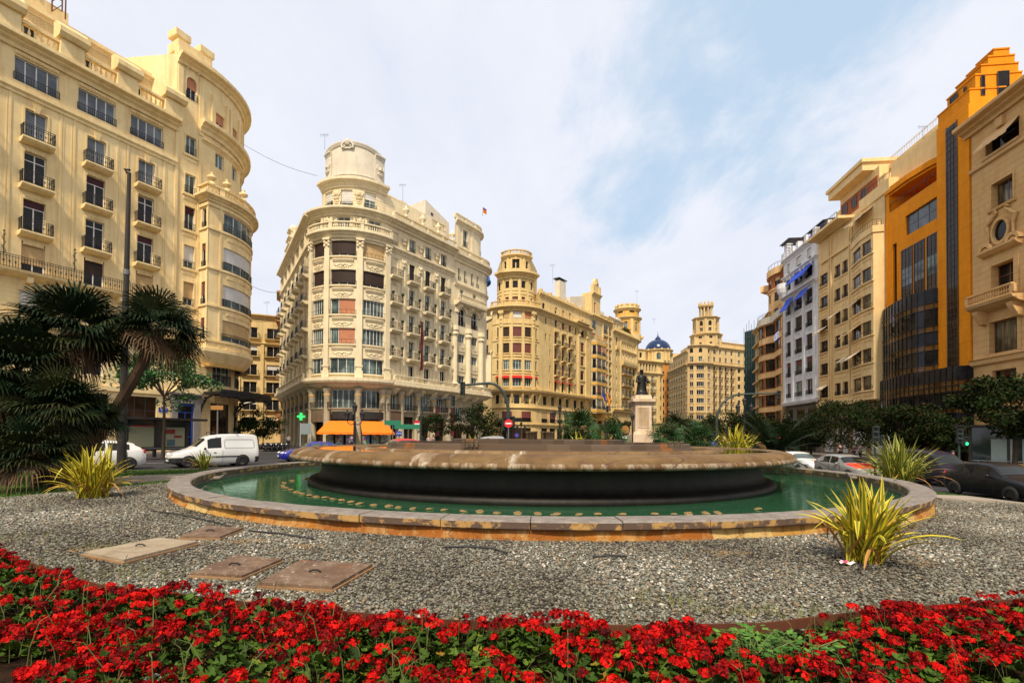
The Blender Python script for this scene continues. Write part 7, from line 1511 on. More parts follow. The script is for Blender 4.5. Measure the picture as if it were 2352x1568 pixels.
# ---------------------------------------------------------------- fan palms
PALM = pm('palm_leaf_green', (.010, .022, .007, 1), .6, spec=.12); PALM2 = pm('palm_leaf_olive', (.028, .034, .010, 1), .6, spec=.12); PALMD = pm('dead_palm_leaf', (.10, .055, .022, 1), .8); BARK = stucco('palm_bark', (.05, .03, .018, 1), (.09, .055, .03, 1), (.015, .01, .006, 1), .5)
PALM3 = pm('palm_leaf_bright', (.035, .10, .025, 1), .5, spec=.35)
def palm(base, top, r, label, n=46, seed=1, tr=.17, mats=(PALM, PALM2, PALMD), dead=.16, nl=26, group=None, low=-.5):
 rt = thing('fan_palm', label, 'palm', base, group); rn = random.Random(seed); b = Vector(base); t_ = Vector(top)
 m = MB(); pts = []; rr = []
 for i in range(15):
  f = i/14; p = b.lerp(t_, f); p.x += math.sin(f*math.pi)*.12*(t_-b).length*.25*(1 if t_.x > b.x else -1); p.z += (1-(1-f)**1.4-f)*.12*(t_-b).length; pts.append(p); rr.append(tr*(1.15-.25*f+.45*max(0, f-.7)+(.06 if i % 2 else 0)))
 m.tube(pts, rr, 9)
 for i in range(int((t_-b).length*42)):      # old leaf bases bristle on the trunk
  f = rn.random(); j = min(13, int(f*14)); p = pts[j].lerp(pts[j+1], f*14-j); a = rn.uniform(0, 6.28); d = Vector((math.cos(a), math.sin(a), rn.uniform(.1, .7))).normalized(); w_ = Vector((-d.y, d.x, 0)).normalized()*.028; q = p+d*(rr[j]*.9); m.face([q-w_, q+w_, q+d*rn.uniform(.07, .16)+Vector((0, 0, .05))])
 m.build('trunk', BARK, rt)
 lf_ = MB(); dd = MB(); c = t_
 for i in range(n):
  u = rn.random(); isd = u < dead; el = rn.uniform(-1.2, -.35) if isd else math.asin(rn.uniform(low, 1)); az = rn.uniform(0, 6.283)
  d = Vector((math.cos(az)*math.cos(el), math.sin(az)*math.cos(el), math.sin(el))); pl_ = r*rn.uniform(.34, .52); tip = c+d*pl_+Vector((0, 0, -.05*pl_)); mb = dd if isd else lf_; mi = 0 if rn.random() < .62 else 1
  s_ = d.cross(Vector((0, 0, 1))); s_ = s_.normalized() if s_.length > .05 else Vector((1, 0, 0)); nn = s_.cross(d).normalized(); w_ = s_*.018
  mb.face([c-w_, c+w_, tip+w_, tip-w_], mi)
  L_ = r*rn.uniform(.52, .72); roll = rn.gauss(0, .35); s2 = s_*math.cos(roll)+nn*math.sin(roll); n2 = d.cross(s2)
  for j in range(nl):
   a = (-1+2*(j+.5)/nl)*R(rn.uniform(112, 124)); dv = (d*math.cos(a)+s2*math.sin(a)+n2*.18*abs(math.sin(a))).normalized(); sd2 = (s2*math.cos(a)-d*math.sin(a)); ll = L_*rn.uniform(.86, 1.06)*(1-.22*abs(a)/2.1)
   q0 = tip; q1 = tip+dv*ll*.5; q2 = tip+dv*ll*.82+Vector((0, 0, -.08*ll)); q3 = tip+dv*ll*.98+Vector((0, 0, -(.26 if not isd else .5)*ll)); w1 = sd2*ll*.027+n2*.004; w2_ = sd2*ll*.022
   mb.face([q0, q1+w1, q1-w1], mi) if 0 else mb.face([q0-w1*.4, q0+w1*.4, q1+w1, q1-w1], mi)
   mb.face([q1-w1, q1+w1, q2+w2_, q2-w2_], mi); mb.face([q2-w2_, q2+w2_, q3], mi)
 lf_.build('crown', list(mats[:2]), rt)
 if dd.v: dd.build('dead_leaves', mats[2], rt)
 return rt
def pb(x, y, Y): return tuple(at(x, y, Y))
palm((-15.3, 16.6, .1), pb(168, 760, 16.8), 1.95, 'tall fan palm with a round upright crown, left of the grey pole', 80, 3, dead=.12)
palm((-15.5, 16.9, .1), pb(372, 752, 17.2), 1.55, 'fan palm leaning right with its crown across the ochre façade', 60, 4, dead=.14)
palm((-16.3, 15.6, .1), pb(38, 850, 15.4), 1.9, 'fan palm with a broad dark crown at the left edge of the photo', 80, 5, dead=.08)
palm((-15.0, 15.3, .1), pb(140, 935, 15.2), 1.45, 'mid height fan palm with dark fronds below the tall crown', 76, 6, dead=.05, low=-.7)
palm((-14.0, 15.0, .1), pb(70, 1040, 14.0), 1.35, 'low fan palm spreading over the lawn at the far left', 44, 7, dead=.05, low=-.3)
palm((-15.2, 16.2, .1), pb(225, 965, 16.0), 1.0, 'short fan palm hanging in front of the white hatchback', 34, 9, dead=.05, low=-.6)
palm((-17.5, 16.5, .1), pb(-60, 960, 16.4), 1.9, 'dark fan palm crown cut off by the left edge of the photo', 48, 10, dead=.05, low=-.7)
for i, (x, y, Y, r_, lb) in enumerate(((1330, 985, 46, 2.5, 'round green fan palm behind the spouts, left of the pair'), (1395, 1003, 44, 2.1, 'lower fan palm to the right of the round one behind the fountain'), (1563, 985, 46, 2.4, 'tall fan palm on the lawn right of the stone pedestal'), (1528, 1003, 44, 1.9, 'low fan palm touching the right side of the stone pedestal'), (1612, 1008, 45, 1.8, 'small fan palm at the right end of the group by the pedestal'))):
 p = at(x, y, Y); palm((p.x, p.y, 0), tuple(p), r_, lb, 56, 20+i, .2, (PALM3, PALM2, PALMD), .02, 16, low=-.75)
# feather leaved palm beside the right rim
def cycad(base, r, label, seed):
 rt = thing('feather_palm', label, 'palm', base); rn = random.Random(seed); b = Vector(base)+Vector((0, 0, .9)); m = MB()
 for i in range(46):
  az = rn.uniform(0, 6.28); el = rn.uniform(.1, 1.3); p = b.copy(); d = Vector((math.cos(az)*math.cos(el), math.sin(az)*math.cos(el), math.sin(el))); s_ = Vector((-math.sin(az), math.cos(az), 0)); st = r/12
  for j in range(14):
   q = p+d*st; w_ = s_*.012; m.face([p-w_, p+w_, q+w_, q-w_]); l = .42*math.sin(math.pi*(j+1.5)/16)
   for sg in (-1, 1):
    tp = p+s_*sg*l+d*l*.5+Vector((0, 0, .05-.1*l)); m.face([p, p+d*.05, tp, tp-d*.02])
    p2 = p.lerp(q, .5); tp = p2+s_*sg*l+d*l*.5+Vector((0, 0, .05-.1*l)); m.face([p2, p2+d*.05, tp, tp-d*.02])
   p = q; d = (d+Vector((0, 0, -.085))).normalized()
 m.build('crown', PALM, rt); q = MB(); q.lathe([(.25, -.9), (.22, 0), (.1, .2)], tuple(b), 9); q.build('trunk', BARK, rt); return rt
p = at(1782, 1060, 24); cycad((p.x, p.y, -.1), 2.4, 'dark feather palm with arching fronds beside the right rim of the fountain', 2)
# ---------------------------------------------------------------- broad leaved trees
LEAF_D = [pm('tree_leaf_dark', (.010, .019, .005, 1), .7, spec=.08), pm('tree_leaf_mid', (.020, .034, .008, 1), .7, spec=.08), pm('tree_leaf_rust', (.045, .024, .008, 1), .7, spec=.08)]
LEAF_G = [pm('tree_leaf_green', (.02, .075, .010, 1), .55), pm('tree_leaf_bright', (.04, .13, .015, 1), .55), pm('tree_leaf_deep_green', (.012, .035, .008, 1), .55)]  # three leaf greens scattered at random through the crown
TBARK = stucco('tree_bark', (.045, .032, .022, 1), (.07, .05, .035, 1), (.02, .014, .01, 1), .4)
def tree(base, h, r, label, mats=LEAF_D, n=3600, seed=1, leaf=.17, sq=.72, trunk=.13, group=None, name='street_tree', cat='tree', clumps=34):
 rt = thing(name, label, cat, base, group); rn = np.random.default_rng(seed); rr = random.Random(seed); b = Vector(base); c = b+Vector((0, 0, h-r*sq)); m = MB()
 m.tube([b, b+Vector((.05, 0, (h-2*r*sq)*.6)), c+Vector((0, 0, -r*.35))], [trunk, trunk*.8, trunk*.5], 8)
 cl = []
 for i in range(clumps):
  d = Vector((rr.gauss(0, 1), rr.gauss(0, 1), rr.gauss(.15, .8))).normalized(); f = rr.uniform(.45, 1.0); p = c+Vector((d.x*r*f, d.y*r*f, d.z*r*sq*f)); cl.append((p, r*rr.uniform(.16, .30)))
  if i < 14: m.tube([c+Vector((0, 0, -r*.4)), c.lerp(p, .5)+Vector((rr.gauss(0, .1), rr.gauss(0, .1), 0)), p], [trunk*.4, trunk*.22, trunk*.08], 5)
 m.build('trunk', TBARK, rt)
 k = rn.integers(0, clumps, n); P = np.array([[*cl[i][0]] for i in k]); S_ = np.array([cl[i][1] for i in k]); D_ = rn.normal(size=(n, 3)); D_ /= np.linalg.norm(D_, axis=1)[:, None]; P = P+D_*(S_*rn.random(n)**.4)[:, None]*np.array([1.25, 1.25, .75])
 M3 = rndm(n); lf_ = leaf*rn.uniform(.6, 1.2, n); q = np.array([(-1, 0, 0), (0, -.55, .1), (1, 0, 0), (0, .55, .1)])*.5
 V = np.einsum('nij,kj->nki', M3, q)*lf_[:, None, None]+P[:, None]; V = V-np.array(wloc(rt))
 mi = rn.choice(len(mats), n, p=[.55, .33, .12]); mi = np.where(np.isin(k, np.arange(clumps)[::7]), 1, mi)
 o = npmesh('crown', V.reshape(-1, 3), np.arange(4*n).reshape(-1, 4), mats, mi); o.parent = rt; return rt
tree((-24.5, 34, .1), 7.4, 3.0, 'leafy green tree in front of the ochre building behind the leaning palm', LEAF_G, 4200, 1, .26, .62, name='green_tree')
p = at(592, 1000, 58); tree((p.x, p.y, .1), 4.6, 3.1, 'dark rounded tree at the mouth of the side street beside the motorbikes', LEAF_D, 3600, 2, .26, .58)
p = at(548, 1000, 60); tree((p.x, p.y, .1), 4.3, 2.2, 'dark bushy tree half behind the white van', LEAF_D, 2000, 3, .26, .7)
p = at(1082, 1000, 62); tree((p.x, p.y, .1), 6.0, 3.1, 'large dark street tree under the arched wing of the cream building', LEAF_D, 4200, 4, .26, .8)
p = at(1000, 1000, 60); tree((p.x, p.y, .1), 4.6, 2.2, 'small dark street tree left of the large one, before the cream façade', LEAF_D, 2600, 5, .24, .75)
p = at(1120, 1000, 70); tree((p.x, p.y, .1), 5.0, 2.6, 'dark street tree behind the large one by the no entry sign', LEAF_D, 2400, 6, .28, .8)
p = at(1420, 1000, 88); tree((p.x, p.y, .1), 6.2, 3.2, 'distant dark tree left of the stone pedestal', LEAF_D, 2200, 7, .34, .8)
for i, (x, Y, h, r_, lb) in enumerate(((1668, 96, 8.2, 5.0, 'dark tree below the tower building, left of the triple lantern'), (1728, 84, 7.0, 4.4, 'dark tree behind the triple lantern right of the fountain'), (1610, 120, 7.6, 5, 'dark tree at the foot of the tower building behind the palms'), (1800, 74, 5.2, 3.0, 'dark tree before the rounded peach building'), (1932, 59, 7.2, 4.7, 'wide dark street tree before the beige building'), (2072, 49, 6.0, 3.6, 'dark street tree before the smoked glass front'), (1862, 66, 4.6, 2.8, 'smaller dark street tree before the white building'), (2330, 35.5, 7.4, 3.3, 'tall dark street tree by the sandstone building at the right edge'), (2180, 46, 4.6, 2.3, 'low dark street tree by the notice board'))):
 p = at(x, 1010, Y); tree((p.x, p.y, -.5), h, r_, lb, LEAF_D, 11000 if i in (4, 7, 5) else 5200, 50+i, .30 if Y < 70 else .42, .62 if i in (4, 5) else .75, .18, clumps=60)
# ---------------------------------------------------------------- grass of the lawn and tufts in the gravel
def grass():
 n = 60000; X = RG.uniform(-26, -9, n); Y = RG.uniform(9, 25, n); k = (Y > gybv(X)) & (Y < np.vectorize(yb)(X)) & (np.hypot(X-CX, Y-CY) > RO_+.02)
 X2 = RG.uniform(12.5, 20.5, n//2); Y2 = RG.uniform(11, 24, n//2); k2 = (Y2 > 16.2-(X2-13.1)*.33) & (Y2 < np.vectorize(yb)(X2)-.1) & (np.hypot(X2-CX, Y2-CY) > RO_+.02)
 X = np.concatenate([X[k], X2[k2]]); Y = np.concatenate([Y[k], Y2[k2]]); n = len(X); Z = izv(X, Y); h = RG.uniform(.05, .11, n); a = RG.uniform(0, 6.28, n); w_ = .010; d = RG.normal(0, .04, (n, 2))
 V = np.zeros((n, 3, 3)); V[:, 0] = np.stack([X-np.cos(a)*w_, Y-np.sin(a)*w_, Z], 1); V[:, 1] = np.stack([X+np.cos(a)*w_, Y+np.sin(a)*w_, Z], 1); V[:, 2] = np.stack([X+d[:, 0], Y+d[:, 1], Z+h], 1)
 m, t = vrnd('grass_blade', [(0, (.03, .085, .008, 1)), (.6, (.06, .14, .014, 1)), (1, (.14, .18, .03, 1))], .6, .25)
 tag(npmesh('grass', V.reshape(-1, 3), np.arange(3*n).reshape(-1, 3), [m], attr=np.repeat(RG.random(n), 3)), 'short green lawn grass between the road and the gravel', 'grass', kind='stuff')
 q = MB(); rn = random.Random(9)
 for px, py, nn, sp in ((240, 1258, 60, .28), (290, 1318, 70, .25), (1560, 1385, 70, .2), (1650, 1402, 40, .15), (1800, 1412, 70, .2), (1478, 1372, 25, .12), (30, 1235, 70, .4), (2325, 1160, 25, .15), (1300, 1240, 14, .1), (1905, 1400, 40, .2)):
  for i in range(nn):
   c = atz(px, py, .15); x, y = c.x+rn.gauss(0, sp), c.y+rn.gauss(0, sp*.6); z = isl_z(x, y)+.03; l = rn.uniform(.04, .12); dx, dy = rn.gauss(0, .05), rn.gauss(0, .05); q.face([(x-.004, y, z), (x+.004, y, z), (x+dx, y+dy, z+l)])
 tag(q.build('grass_tufts', pm('olive_tuft', (.16, .17, .03, 1), .7)), 'sparse olive grass tufts growing through the gravel', 'weeds', kind='stuff')
 q = MB()
 for px, py, nn, sp in ((570, 1247, 60, .18), (700, 1258, 35, .12), (190, 1268, 50, .25), (1580, 1247, 25, .13), (1665, 1273, 55, .16), (2130, 1300, 26, .2), (2050, 1265, 20, .2), (330, 1218, 20, .3), (1400, 1250, 10, .1)):
  for i in range(nn):
   c = atz(px, py, .15); x, y = c.x+rn.gauss(0, sp), c.y+rn.gauss(0, sp*.5); z = isl_z(x, y)+.055+rn.random()*.02; a = rn.uniform(0, 3.14); l = rn.uniform(.04, .14); q.face([(x-.004, y, z), (x+math.cos(a)*l, y+math.sin(a)*l, z+.01), (x+math.cos(a)*l, y+math.sin(a)*l+.006, z+.01), (x, y+.006, z)])
 tag(q.build('dry_straw', pm('orange_straw', (.50, .27, .06, 1), .8)), 'scattered orange dry straw lying on the gravel', 'straw', kind='stuff')
grass()
# ---------------------------------------------------------------- vehicles (front towards local +x)
TYRE = pm('tyre_rubber', (.012, .012, .012, 1), .8); RIMM = pm('alloy_rim', (.45, .45, .46, 1), .3, .8); STEELR = pm('dark_steel_rim', (.10, .10, .10, 1), .5, .5)
CGL = pm('car_glass', (.010, .012, .012, 1), .04, spec=.35); CGL2 = pm('clear_car_glass', (.07, .10, .10, 1), .03, spec=.6); PLAS = pm('black_plastic', (.016, .016, .018, 1), .55); LAMPW = pm('headlamp_glass', (.62, .64, .66, 1), .12, .2); LAMPR = pm('tail_lamp_red', (.45, .01, .012, 1), .2); PLATE = pm('number_plate', (.62, .62, .60, 1), .5); AMB = pm('amber_lens', (.7, .16, .01, 1), .25)
def paint(name, c, rough=.28): 
 m = pm(name, c, rough, spec=.55 if c[0]+c[1]+c[2] > .2 else .25); b = m.node_tree.nodes['Principled BSDF']; b.inputs['Coat Weight'].default_value = .6 if c[0]+c[1]+c[2] > .2 else .12; b.inputs['Coat Roughness'].default_value = .06; return m
HATCH = dict(L=4.0, W=.84, st=[(0, .34, .50, .52, .55), (.012, .24, .58, .62, .78), (.05, .19, .66, .72, .93), (.13, .18, .74, .83, .98), (.24, .18, .82, .93, 1), (.29, .18, .86, .99, 1), (.42, .18, .90, 1.36, 1), (.47, .18, .91, 1.43, 1), (.60, .18, .93, 1.48, 1), (.74, .18, .95, 1.45, 1), (.87, .2, .98, 1.34, .98), (.94, .22, 1.0, 1.14, .95), (.98, .28, .92, .96, .9), (1, .38, .78, .80, .82)], ws=(5, 6), sw=(6, 11), rw=(10, 11), wx=(.19, .815), wr=.305, pil=(8,), nose=3)
COUPE = dict(L=4.4, W=.86, st=[(0, .34, .46, .50, .55), (.012, .24, .54, .58, .78), (.05, .19, .62, .68, .93), (.14, .18, .70, .79, .98), (.26, .18, .77, .88, 1), (.31, .18, .80, .93, 1), (.43, .18, .84, 1.28, 1), (.48, .18, .85, 1.34, 1), (.60, .18, .87, 1.38, 1), (.74, .18, .90, 1.32, 1), (.88, .2, .93, 1.10, .98), (.95, .22, .94, 1.0, .95), (.985, .28, .88, .92, .9), (1, .38, .74, .76, .82)], ws=(5, 6), sw=(6, 10), rw=(9, 10), wx=(.19, .80), wr=.31, pil=(8,), nose=3)
VAN = dict(L=4.33, W=.85, st=[(0, .34, .56, .58, .6), (.012, .24, .66, .70, .82), (.05, .2, .74, .80, .95), (.14, .19, .82, .93, 1), (.22, .19, .90, 1.04, 1), (.25, .19, .94, 1.10, 1), (.375, .19, .99, 1.62, 1), (.43, .19, 1.0, 1.74, 1), (.56, .19, 1.02, 1.83, 1), (.78, .19, 1.03, 1.86, 1), (.95, .2, 1.03, 1.84, 1), (.985, .24, 1.03, 1.76, .98), (1, .3, 1.0, 1.55, .95)], ws=(5, 6), sw=(6, 8), rw=(11, 12), wx=(.185, .80), wr=.315, pil=(), nose=4)
def car(kind, label, loc, hd, col, cat='car', name='parked_car', glass=CGL, rim=RIMM, bonnet=None, plate=True, bumper=None, dz=0):
 K = kind; L, W = K['L'], K['W']; st = K['st']; rt = thing(name, label, cat); n = len(st)
 def sec(i):
  f, zb, zl, zt, wf = st[i]; x = L*(.5-f); w = W*wf; cab = zt-zl > .2; wt = w*(.80 if cab else .90)-(.03*(zt-zl) if cab else 0); zm = zb+(zl-zb)*.55
  h = [(w*.90, zb), (w*.985, zb+.10), (w, zm), (w*.985, zl-.03), (w*.955, zl+.02), (wt, zt-(.07 if cab else .03)), (wt*.86, zt-.012), (wt*.5, zt+.008), (0, zt+.015)]
  return [(x, y, z) for y, z in h]+[(x, -y, z) for y, z in reversed(h[:-1])]
 rows = [sec(i) for i in range(n)]; b = MB(); b.grid(rows); b.face(rows[0]); b.face(list(reversed(rows[-1])))
 body = b.build('body', col, rt, True); weld(body)
 bm = bmesh.new(); bm.from_mesh(body.data)
 for e in bm.edges:
  if len(e.link_faces) == 2 and e.calc_face_angle(0) > .6: e.smooth = False
 bm.to_mesh(body.data); bm.free()
 def band(i0, i1, j0, j1, off, mat, nm, side=1, pad=(.08, .08, .06, .06)):
  m = MB(); pts = []
  for i in range(i0, i1+1):
   r_ = rows[i] if side > 0 else [(x, -y, z) for x, y, z in rows[i]]; a = Vector(r_[j0]); c = Vector(r_[j1]); pts.append((a.lerp(c, pad[2]), a.lerp(c, 1-pad[3])))
  a0, a1 = pts[0], pts[1]; pts[0] = tuple(p.lerp(q, pad[0]) for p, q in zip(pts[0], pts[1])); pts[-1] = tuple(p.lerp(q, pad[1]) for p, q in zip(pts[-1], pts[-2]))
  nr = (pts[1][0]-pts[0][0]).cross(pts[0][1]-pts[0][0]).normalized()
  if nr.y*side < 0 and abs(nr.y) > .3: nr = -nr
  if abs(nr.y) <= .3 and nr.z < 0: nr = -nr
  m.grid([[p[0]+nr*off, p[1]+nr*off] for p in pts]); return m.build(nm, mat, rt)
 i0, i1 = K['sw']
 for s in (1, -1):
  if K['pil']:
   p = K['pil'][0]; band(i0, p, 4, 5, .006, glass, 'side_window', s, (.30, .12, .06, .10)); band(p, i1-1, 4, 5, .006, glass, 'side_window', s, (.10, .35, .06, .10))
  else: band(i0, i1, 4, 5, .006, glass, 'side_window', s, (.25, .1, .05, .12))
 for a, c, nm in ((K['ws'], .10, 'windscreen'), (K['rw'], .15, 'rear_window')):
  m = MB(); A = rows[a[0]]; B = rows[a[1]]; d = Vector((1 if nm == 'windscreen' else -1, 0, 1)).normalized()*.012
  idx = [6, 7, 8, 9, 10]; 
  m.grid([[Vector(A[5]).lerp(Vector(B[5]), c)*1.0+d] + [Vector(A[j]).lerp(Vector(B[j]), c)+d for j in idx] + [Vector(A[11]).lerp(Vector(B[11]), c)+d], [Vector(A[5]).lerp(Vector(B[5]), .93)+d] + [Vector(A[j]).lerp(Vector(B[j]), .93)+d for j in idx]+[Vector(A[11]).lerp(Vector(B[11]), .93)+d]]); m.build(nm, glass, rt)
 wr = K['wr']
 for f in K['wx']:
  x = L*(.5-f)
  for s in (1, -1):
   y = s*(W-.09); wm = MB()
   wm.lathe([(wr*.62, -.085), (wr*.95, -.09), (wr, -.06), (wr, .06), (wr*.95, .09), (wr*.62, .085)], (0, 0, 0), 22); w_ = wm.build('wheel', TYRE, rt, True); w_.data.transform(Matrix.Rotation(R(90), 4, 'X')); w_.location = (x, y, wr)
   rm = MB(); rm.lathe([(wr*.64, .05), (wr*.60, .075), (wr*.5, .055)], (0, 0, 0), 20)
   for k in range(7): a = 2*math.pi*k/7; rm.obox((math.cos(a)*wr*.36, math.sin(a)*wr*.36, .06), (math.cos(a)*wr*.27, math.sin(a)*wr*.27, 0), (-math.sin(a)*.022, math.cos(a)*.022, 0), (0, 0, .014))
   rm.lathe([(wr*.15, .05), (wr*.14, .085), (0, .09)], (0, 0, 0), 10); rm.lathe([(wr*.62, .02), (0, .02)], (0, 0, 0), 16, 1); r_ = rm.build('rim', [rim, TYRE], w_); r_.location = (0, 0, 0); r_.data.transform(Matrix.Rotation(R(-90*s if s > 0 else 90), 4, 'X')) if 0 else r_.data.transform(Matrix.Rotation(R(90 if s < 0 else -90), 4, 'X'))
   am = MB(); yy = s*(W+.004); ra = wr*1.16; pts = [(x+ra*math.cos(R(a)), yy, wr+ra*math.sin(R(a))) for a in range(-18, 199, 12)]; am.face(pts); am.build('wheel_arch', PLAS, rt)
   w_.location.y = s*(W-.055)
 for s in (1, -1):
  m = MB(); x = L*.5-.10; 
  a = Vector(rows[2][3]); c = Vector(rows[3][4]); m.ball((L*.5-.20, s*W*.70, st[2][2]-.01), .15, 10, 0, (1.15, 1.0, .62)); m.build('headlamp', LAMPW, rt, True)
  m = MB(); m.ball((-L*.5+.10, s*W*.80, st[-2][2]-.02), .13, 8, 0, (.75, .75, 1.1)); m.build('tail_lamp', LAMPR, rt, True)
  m = MB(); mx = L*(.5-st[K['ws'][0]][0])-.45; m.ball((mx, s*(W+.08), st[K['ws'][0]][2]+.10), .10, 8, 0, (.7, 1.0, .7)); m.tube([(mx, s*W*.92, st[K['ws'][0]][2]+.05), (mx, s*(W+.05), st[K['ws'][0]][2]+.08)], .025, 5); m.build('mirror', PLAS if bumper else col, rt, True)
  dm = MB(); xd = L*(.5-.47); dm.box(xd-.07, xd+.07, s*W-.02 if s > 0 else s*W-.02, s*W+.02, .80, .83); dm.build('door_handle', PLAS, rt)
  for fx in ((.36, .60, .80) if K['pil'] else (.345, .56)):
   dm = MB(); xd = L*(.5-fx); dm.box(xd-.006, xd+.006, s*(W+.002)-.004, s*(W+.002)+.002, .30, .92); dm.build('door_gap', PLAS, rt)
 m = MB(); m.obox((L*.5-.055, 0, .44), (.03, 0, 0), (0, W*.62, 0), (0, 0, .06)); m.build('grille', PLAS, rt)
 if plate:
  for sx in (1, -1): m = MB(); m.obox((sx*(L*.5+.012), 0, .40 if sx > 0 else .62), (.008, 0, 0), (0, .26, 0), (0, 0, .055)); m.build('number_plate', PLATE, rt)
 if bumper:
  m = MB()
  for i0, i1 in ((0, 3), (n-3, n-1)):
   rr = [[(x*1.006, y*1.012, min(z, .56)) for x, y, z in (rows[i][:4]+rows[i][-4:])] for i in range(i0, i1+1)]
   m.grid([r_[:4] for r_ in rr]); m.grid([r_[4:] for r_ in rr]); e = rr[0] if i0 == 0 else rr[-1]; m.face([e[0], e[1], e[2], e[3], e[4], e[5], e[6], e[7]])
  for s in (1, -1): m.box(-L*.27, L*.2, s*(W+.012)-.012, s*(W+.012)+.012, .56, .62)
  m.build('bumper', PLAS, rt)
 if bonnet:
  m = MB(); m.grid([[(Vector(rows[i][j])+Vector((.004, 0, .008))) for j in (5, 6, 7, 8, 9, 10, 11)] for i in range(2, 6)]); m.build('bonnet', bonnet, rt, True)
 rt.location = (loc[0], loc[1], loc[2] if len(loc) > 2 else road_z(loc[0], loc[1])); rt.rotation_euler = (0, 0, math.atan2(hd[1], hd[0])); return rt
PW = paint('white_car_paint', (.72, .72, .70, 1)); PBL = paint('blue_car_paint', (.012, .015, .26, 1)); PRD = paint('red_car_paint', (.55, .012, .015, 1)); PSV = paint('silver_car_paint', (.24, .24, .235, 1), .3); PBK = paint('black_car_paint', (.008, .008, .012, 1)); PNV = paint('navy_car_paint', (.014, .014, .03, 1)); PBR = paint('brown_car_paint', (.03, .022, .018, 1)); PGY = paint('grey_car_paint', (.35, .36, .37, 1))
v = car(VAN, 'white delivery van with black bumpers and roof bars on the left roadway', (-17.1, 27.7), (-.68, -.73), PW, 'van', 'delivery_van', rim=STEELR, bumper=True)
m = MB()
for x in (.15, -1.0): m.tube([(x, -.74, 1.80), (x, -.72, 1.95), (x, .72, 1.95), (x, .74, 1.80)], .022, 6)
rb_ = m.build('roof_bar', PLAS); rb_.parent = v
for s in (1, -1):
 m = MB(); a = [(-.35, 1.08), (-1.85, 1.08), (-1.9, 1.14), (-1.88, 1.5), (-1.8, 1.58), (-.4, 1.58), (-.33, 1.5)]
 ww = lambda z: s*(.845-(z-1.03)*.185+.004); m.tube([(x, ww(z), z) for x, z in a]+[(a[0][0], ww(1.08), 1.08)], .012, 4); o = m.build('side_panel_crease', PGY); o.parent = v
 m = MB(); m.box(.78, .84, s*.852-.01, s*.852+.01, .70, .735); o = m.build('side_indicator', AMB); o.parent = v
car(HATCH, 'white hatchback half hidden by the palms behind the grey pole', (-20.9, 24.2), (-.68, -.73), PW)
car(COUPE, 'blue fastback car just left of the fountain rim', (-14.0, 34.0), (-.82, -.57), PBL, glass=CGL2)
car(HATCH, 'red car showing only its roof above the left of the fountain', (-8.6, 36.5, .14), (-.8, -.6), PRD, glass=CGL2)
car(COUPE, 'white car showing its roof behind the fountain, left of its pair', (-6.4, 48), (-.9, -.4), PW, glass=CGL2); car(COUPE, 'white car behind the fountain, between the first white roof and the grey van', (-4.0, 51), (-.9, -.4), PW, glass=CGL2)
car(VAN, 'pale grey van behind the fountain under the dark street tree', (-3.1, 56), (-.9, -.4), PGY, 'van', 'delivery_van')
car(HATCH, 'white car seen behind the bronze fountain spouts', (1.0, 58), (-.9, -.4), PW, glass=CGL2)
t_ = car(VAN, 'white truck facing the square beside the stone pedestal', (17.6, 74), (-.35, -.94), PW, 'truck', 'truck'); t_.scale = (1.25, 1.25, 1.45)
car(COUPE, 'dark car seen low behind the fountain under the no entry sign', (-.6, 64), (-.9, -.4), PBK)
car(HATCH, 'silver hatchback with a red bonnet on the right roadway', (20.35, 29.4), (.02, -1), PSV, glass=CGL, bonnet=paint('red_bonnet_paint', (.62, .012, .014, 1)))
car(HATCH, 'white car right behind the silver hatchback on the right roadway', (20.75, 35.0), (.02, -1), PW, glass=CGL2)
car(HATCH, 'black hatchback nearest the camera at the right edge', (20.15, 19.9), (-.05, -1), PBK)
car(VAN, 'dark navy people carrier behind the greenish flax plant', (22.9, 26.2), (.0, -1), PNV, 'van', 'people_carrier')
car(COUPE, 'dark brown car beyond the black hatchback at the right edge', (23.6, 18.2), (-.05, -1), PBR)
car(COUPE, 'pale car far down the square behind the yellow flax plant', (24, 62), (.1, -1), PGY, glass=CGL2)
# motorbikes parked at the mouth of the side street
def motorbike():
 rt = thing('motorbike', 'dark motorbike in the parked row before the side street', 'motorbike', (0, 0, 0), 'motorbikes parked by the side street')
 for x in (.65, -.65): m = MB(); m.lathe([(.2, -.05), (.29, -.06), (.31, 0), (.29, .06), (.2, .05)], (0, 0, 0), 16); o = m.build('wheel', TYRE, rt, True); o.data.transform(Matrix.Rotation(R(90), 4, 'X')); o.location = (x, 0, .31); m = MB(); m.lathe([(.2, .03), (0, .04), (.2, -.03)], (0, 0, 0), 10); r_ = m.build('rim', RIMM, o); r_.location = (0, 0, 0); r_.data.transform(Matrix.Rotation(R(90), 4, 'X'))
 m = MB(); m.tube([(.45, 0, .95), (.65, 0, .31)], .04, 6); m.ball((.05, 0, .72), .24, 8, 0, (1.3, .7, .7)); m.box(-.2, .25, -.13, .13, .32, .6); m.tube([(-.1, .1, .35), (-.8, .16, .4)], .05, 6); m.build('frame', PBK, rt, True)
 m = MB(); m.ball((-.4, 0, .80), .28, 8, 0, (1.4, .5, .35)); m.build('seat', PLAS, rt, True)
 m = MB(); m.tube([(.35, -.35, 1.02), (.45, 0, .98), (.35, .35, 1.02)], .022, 6); m.build('handlebar', PLAS, rt); m = MB(); m.ball((.58, 0, .86), .1, 8); m.build('headlamp', LAMPW, rt, True); return rt
mb0 = motorbike()
for i, px in enumerate((606, 617, 627, 638, 648)):
 p = at(px, 1032, 53+i*.5); o = mb0 if i == 0 else copy_tree(mb0); o.location = (p.x, p.y, .0); o.rotation_euler = (0, R(6), R(-50+i*7))
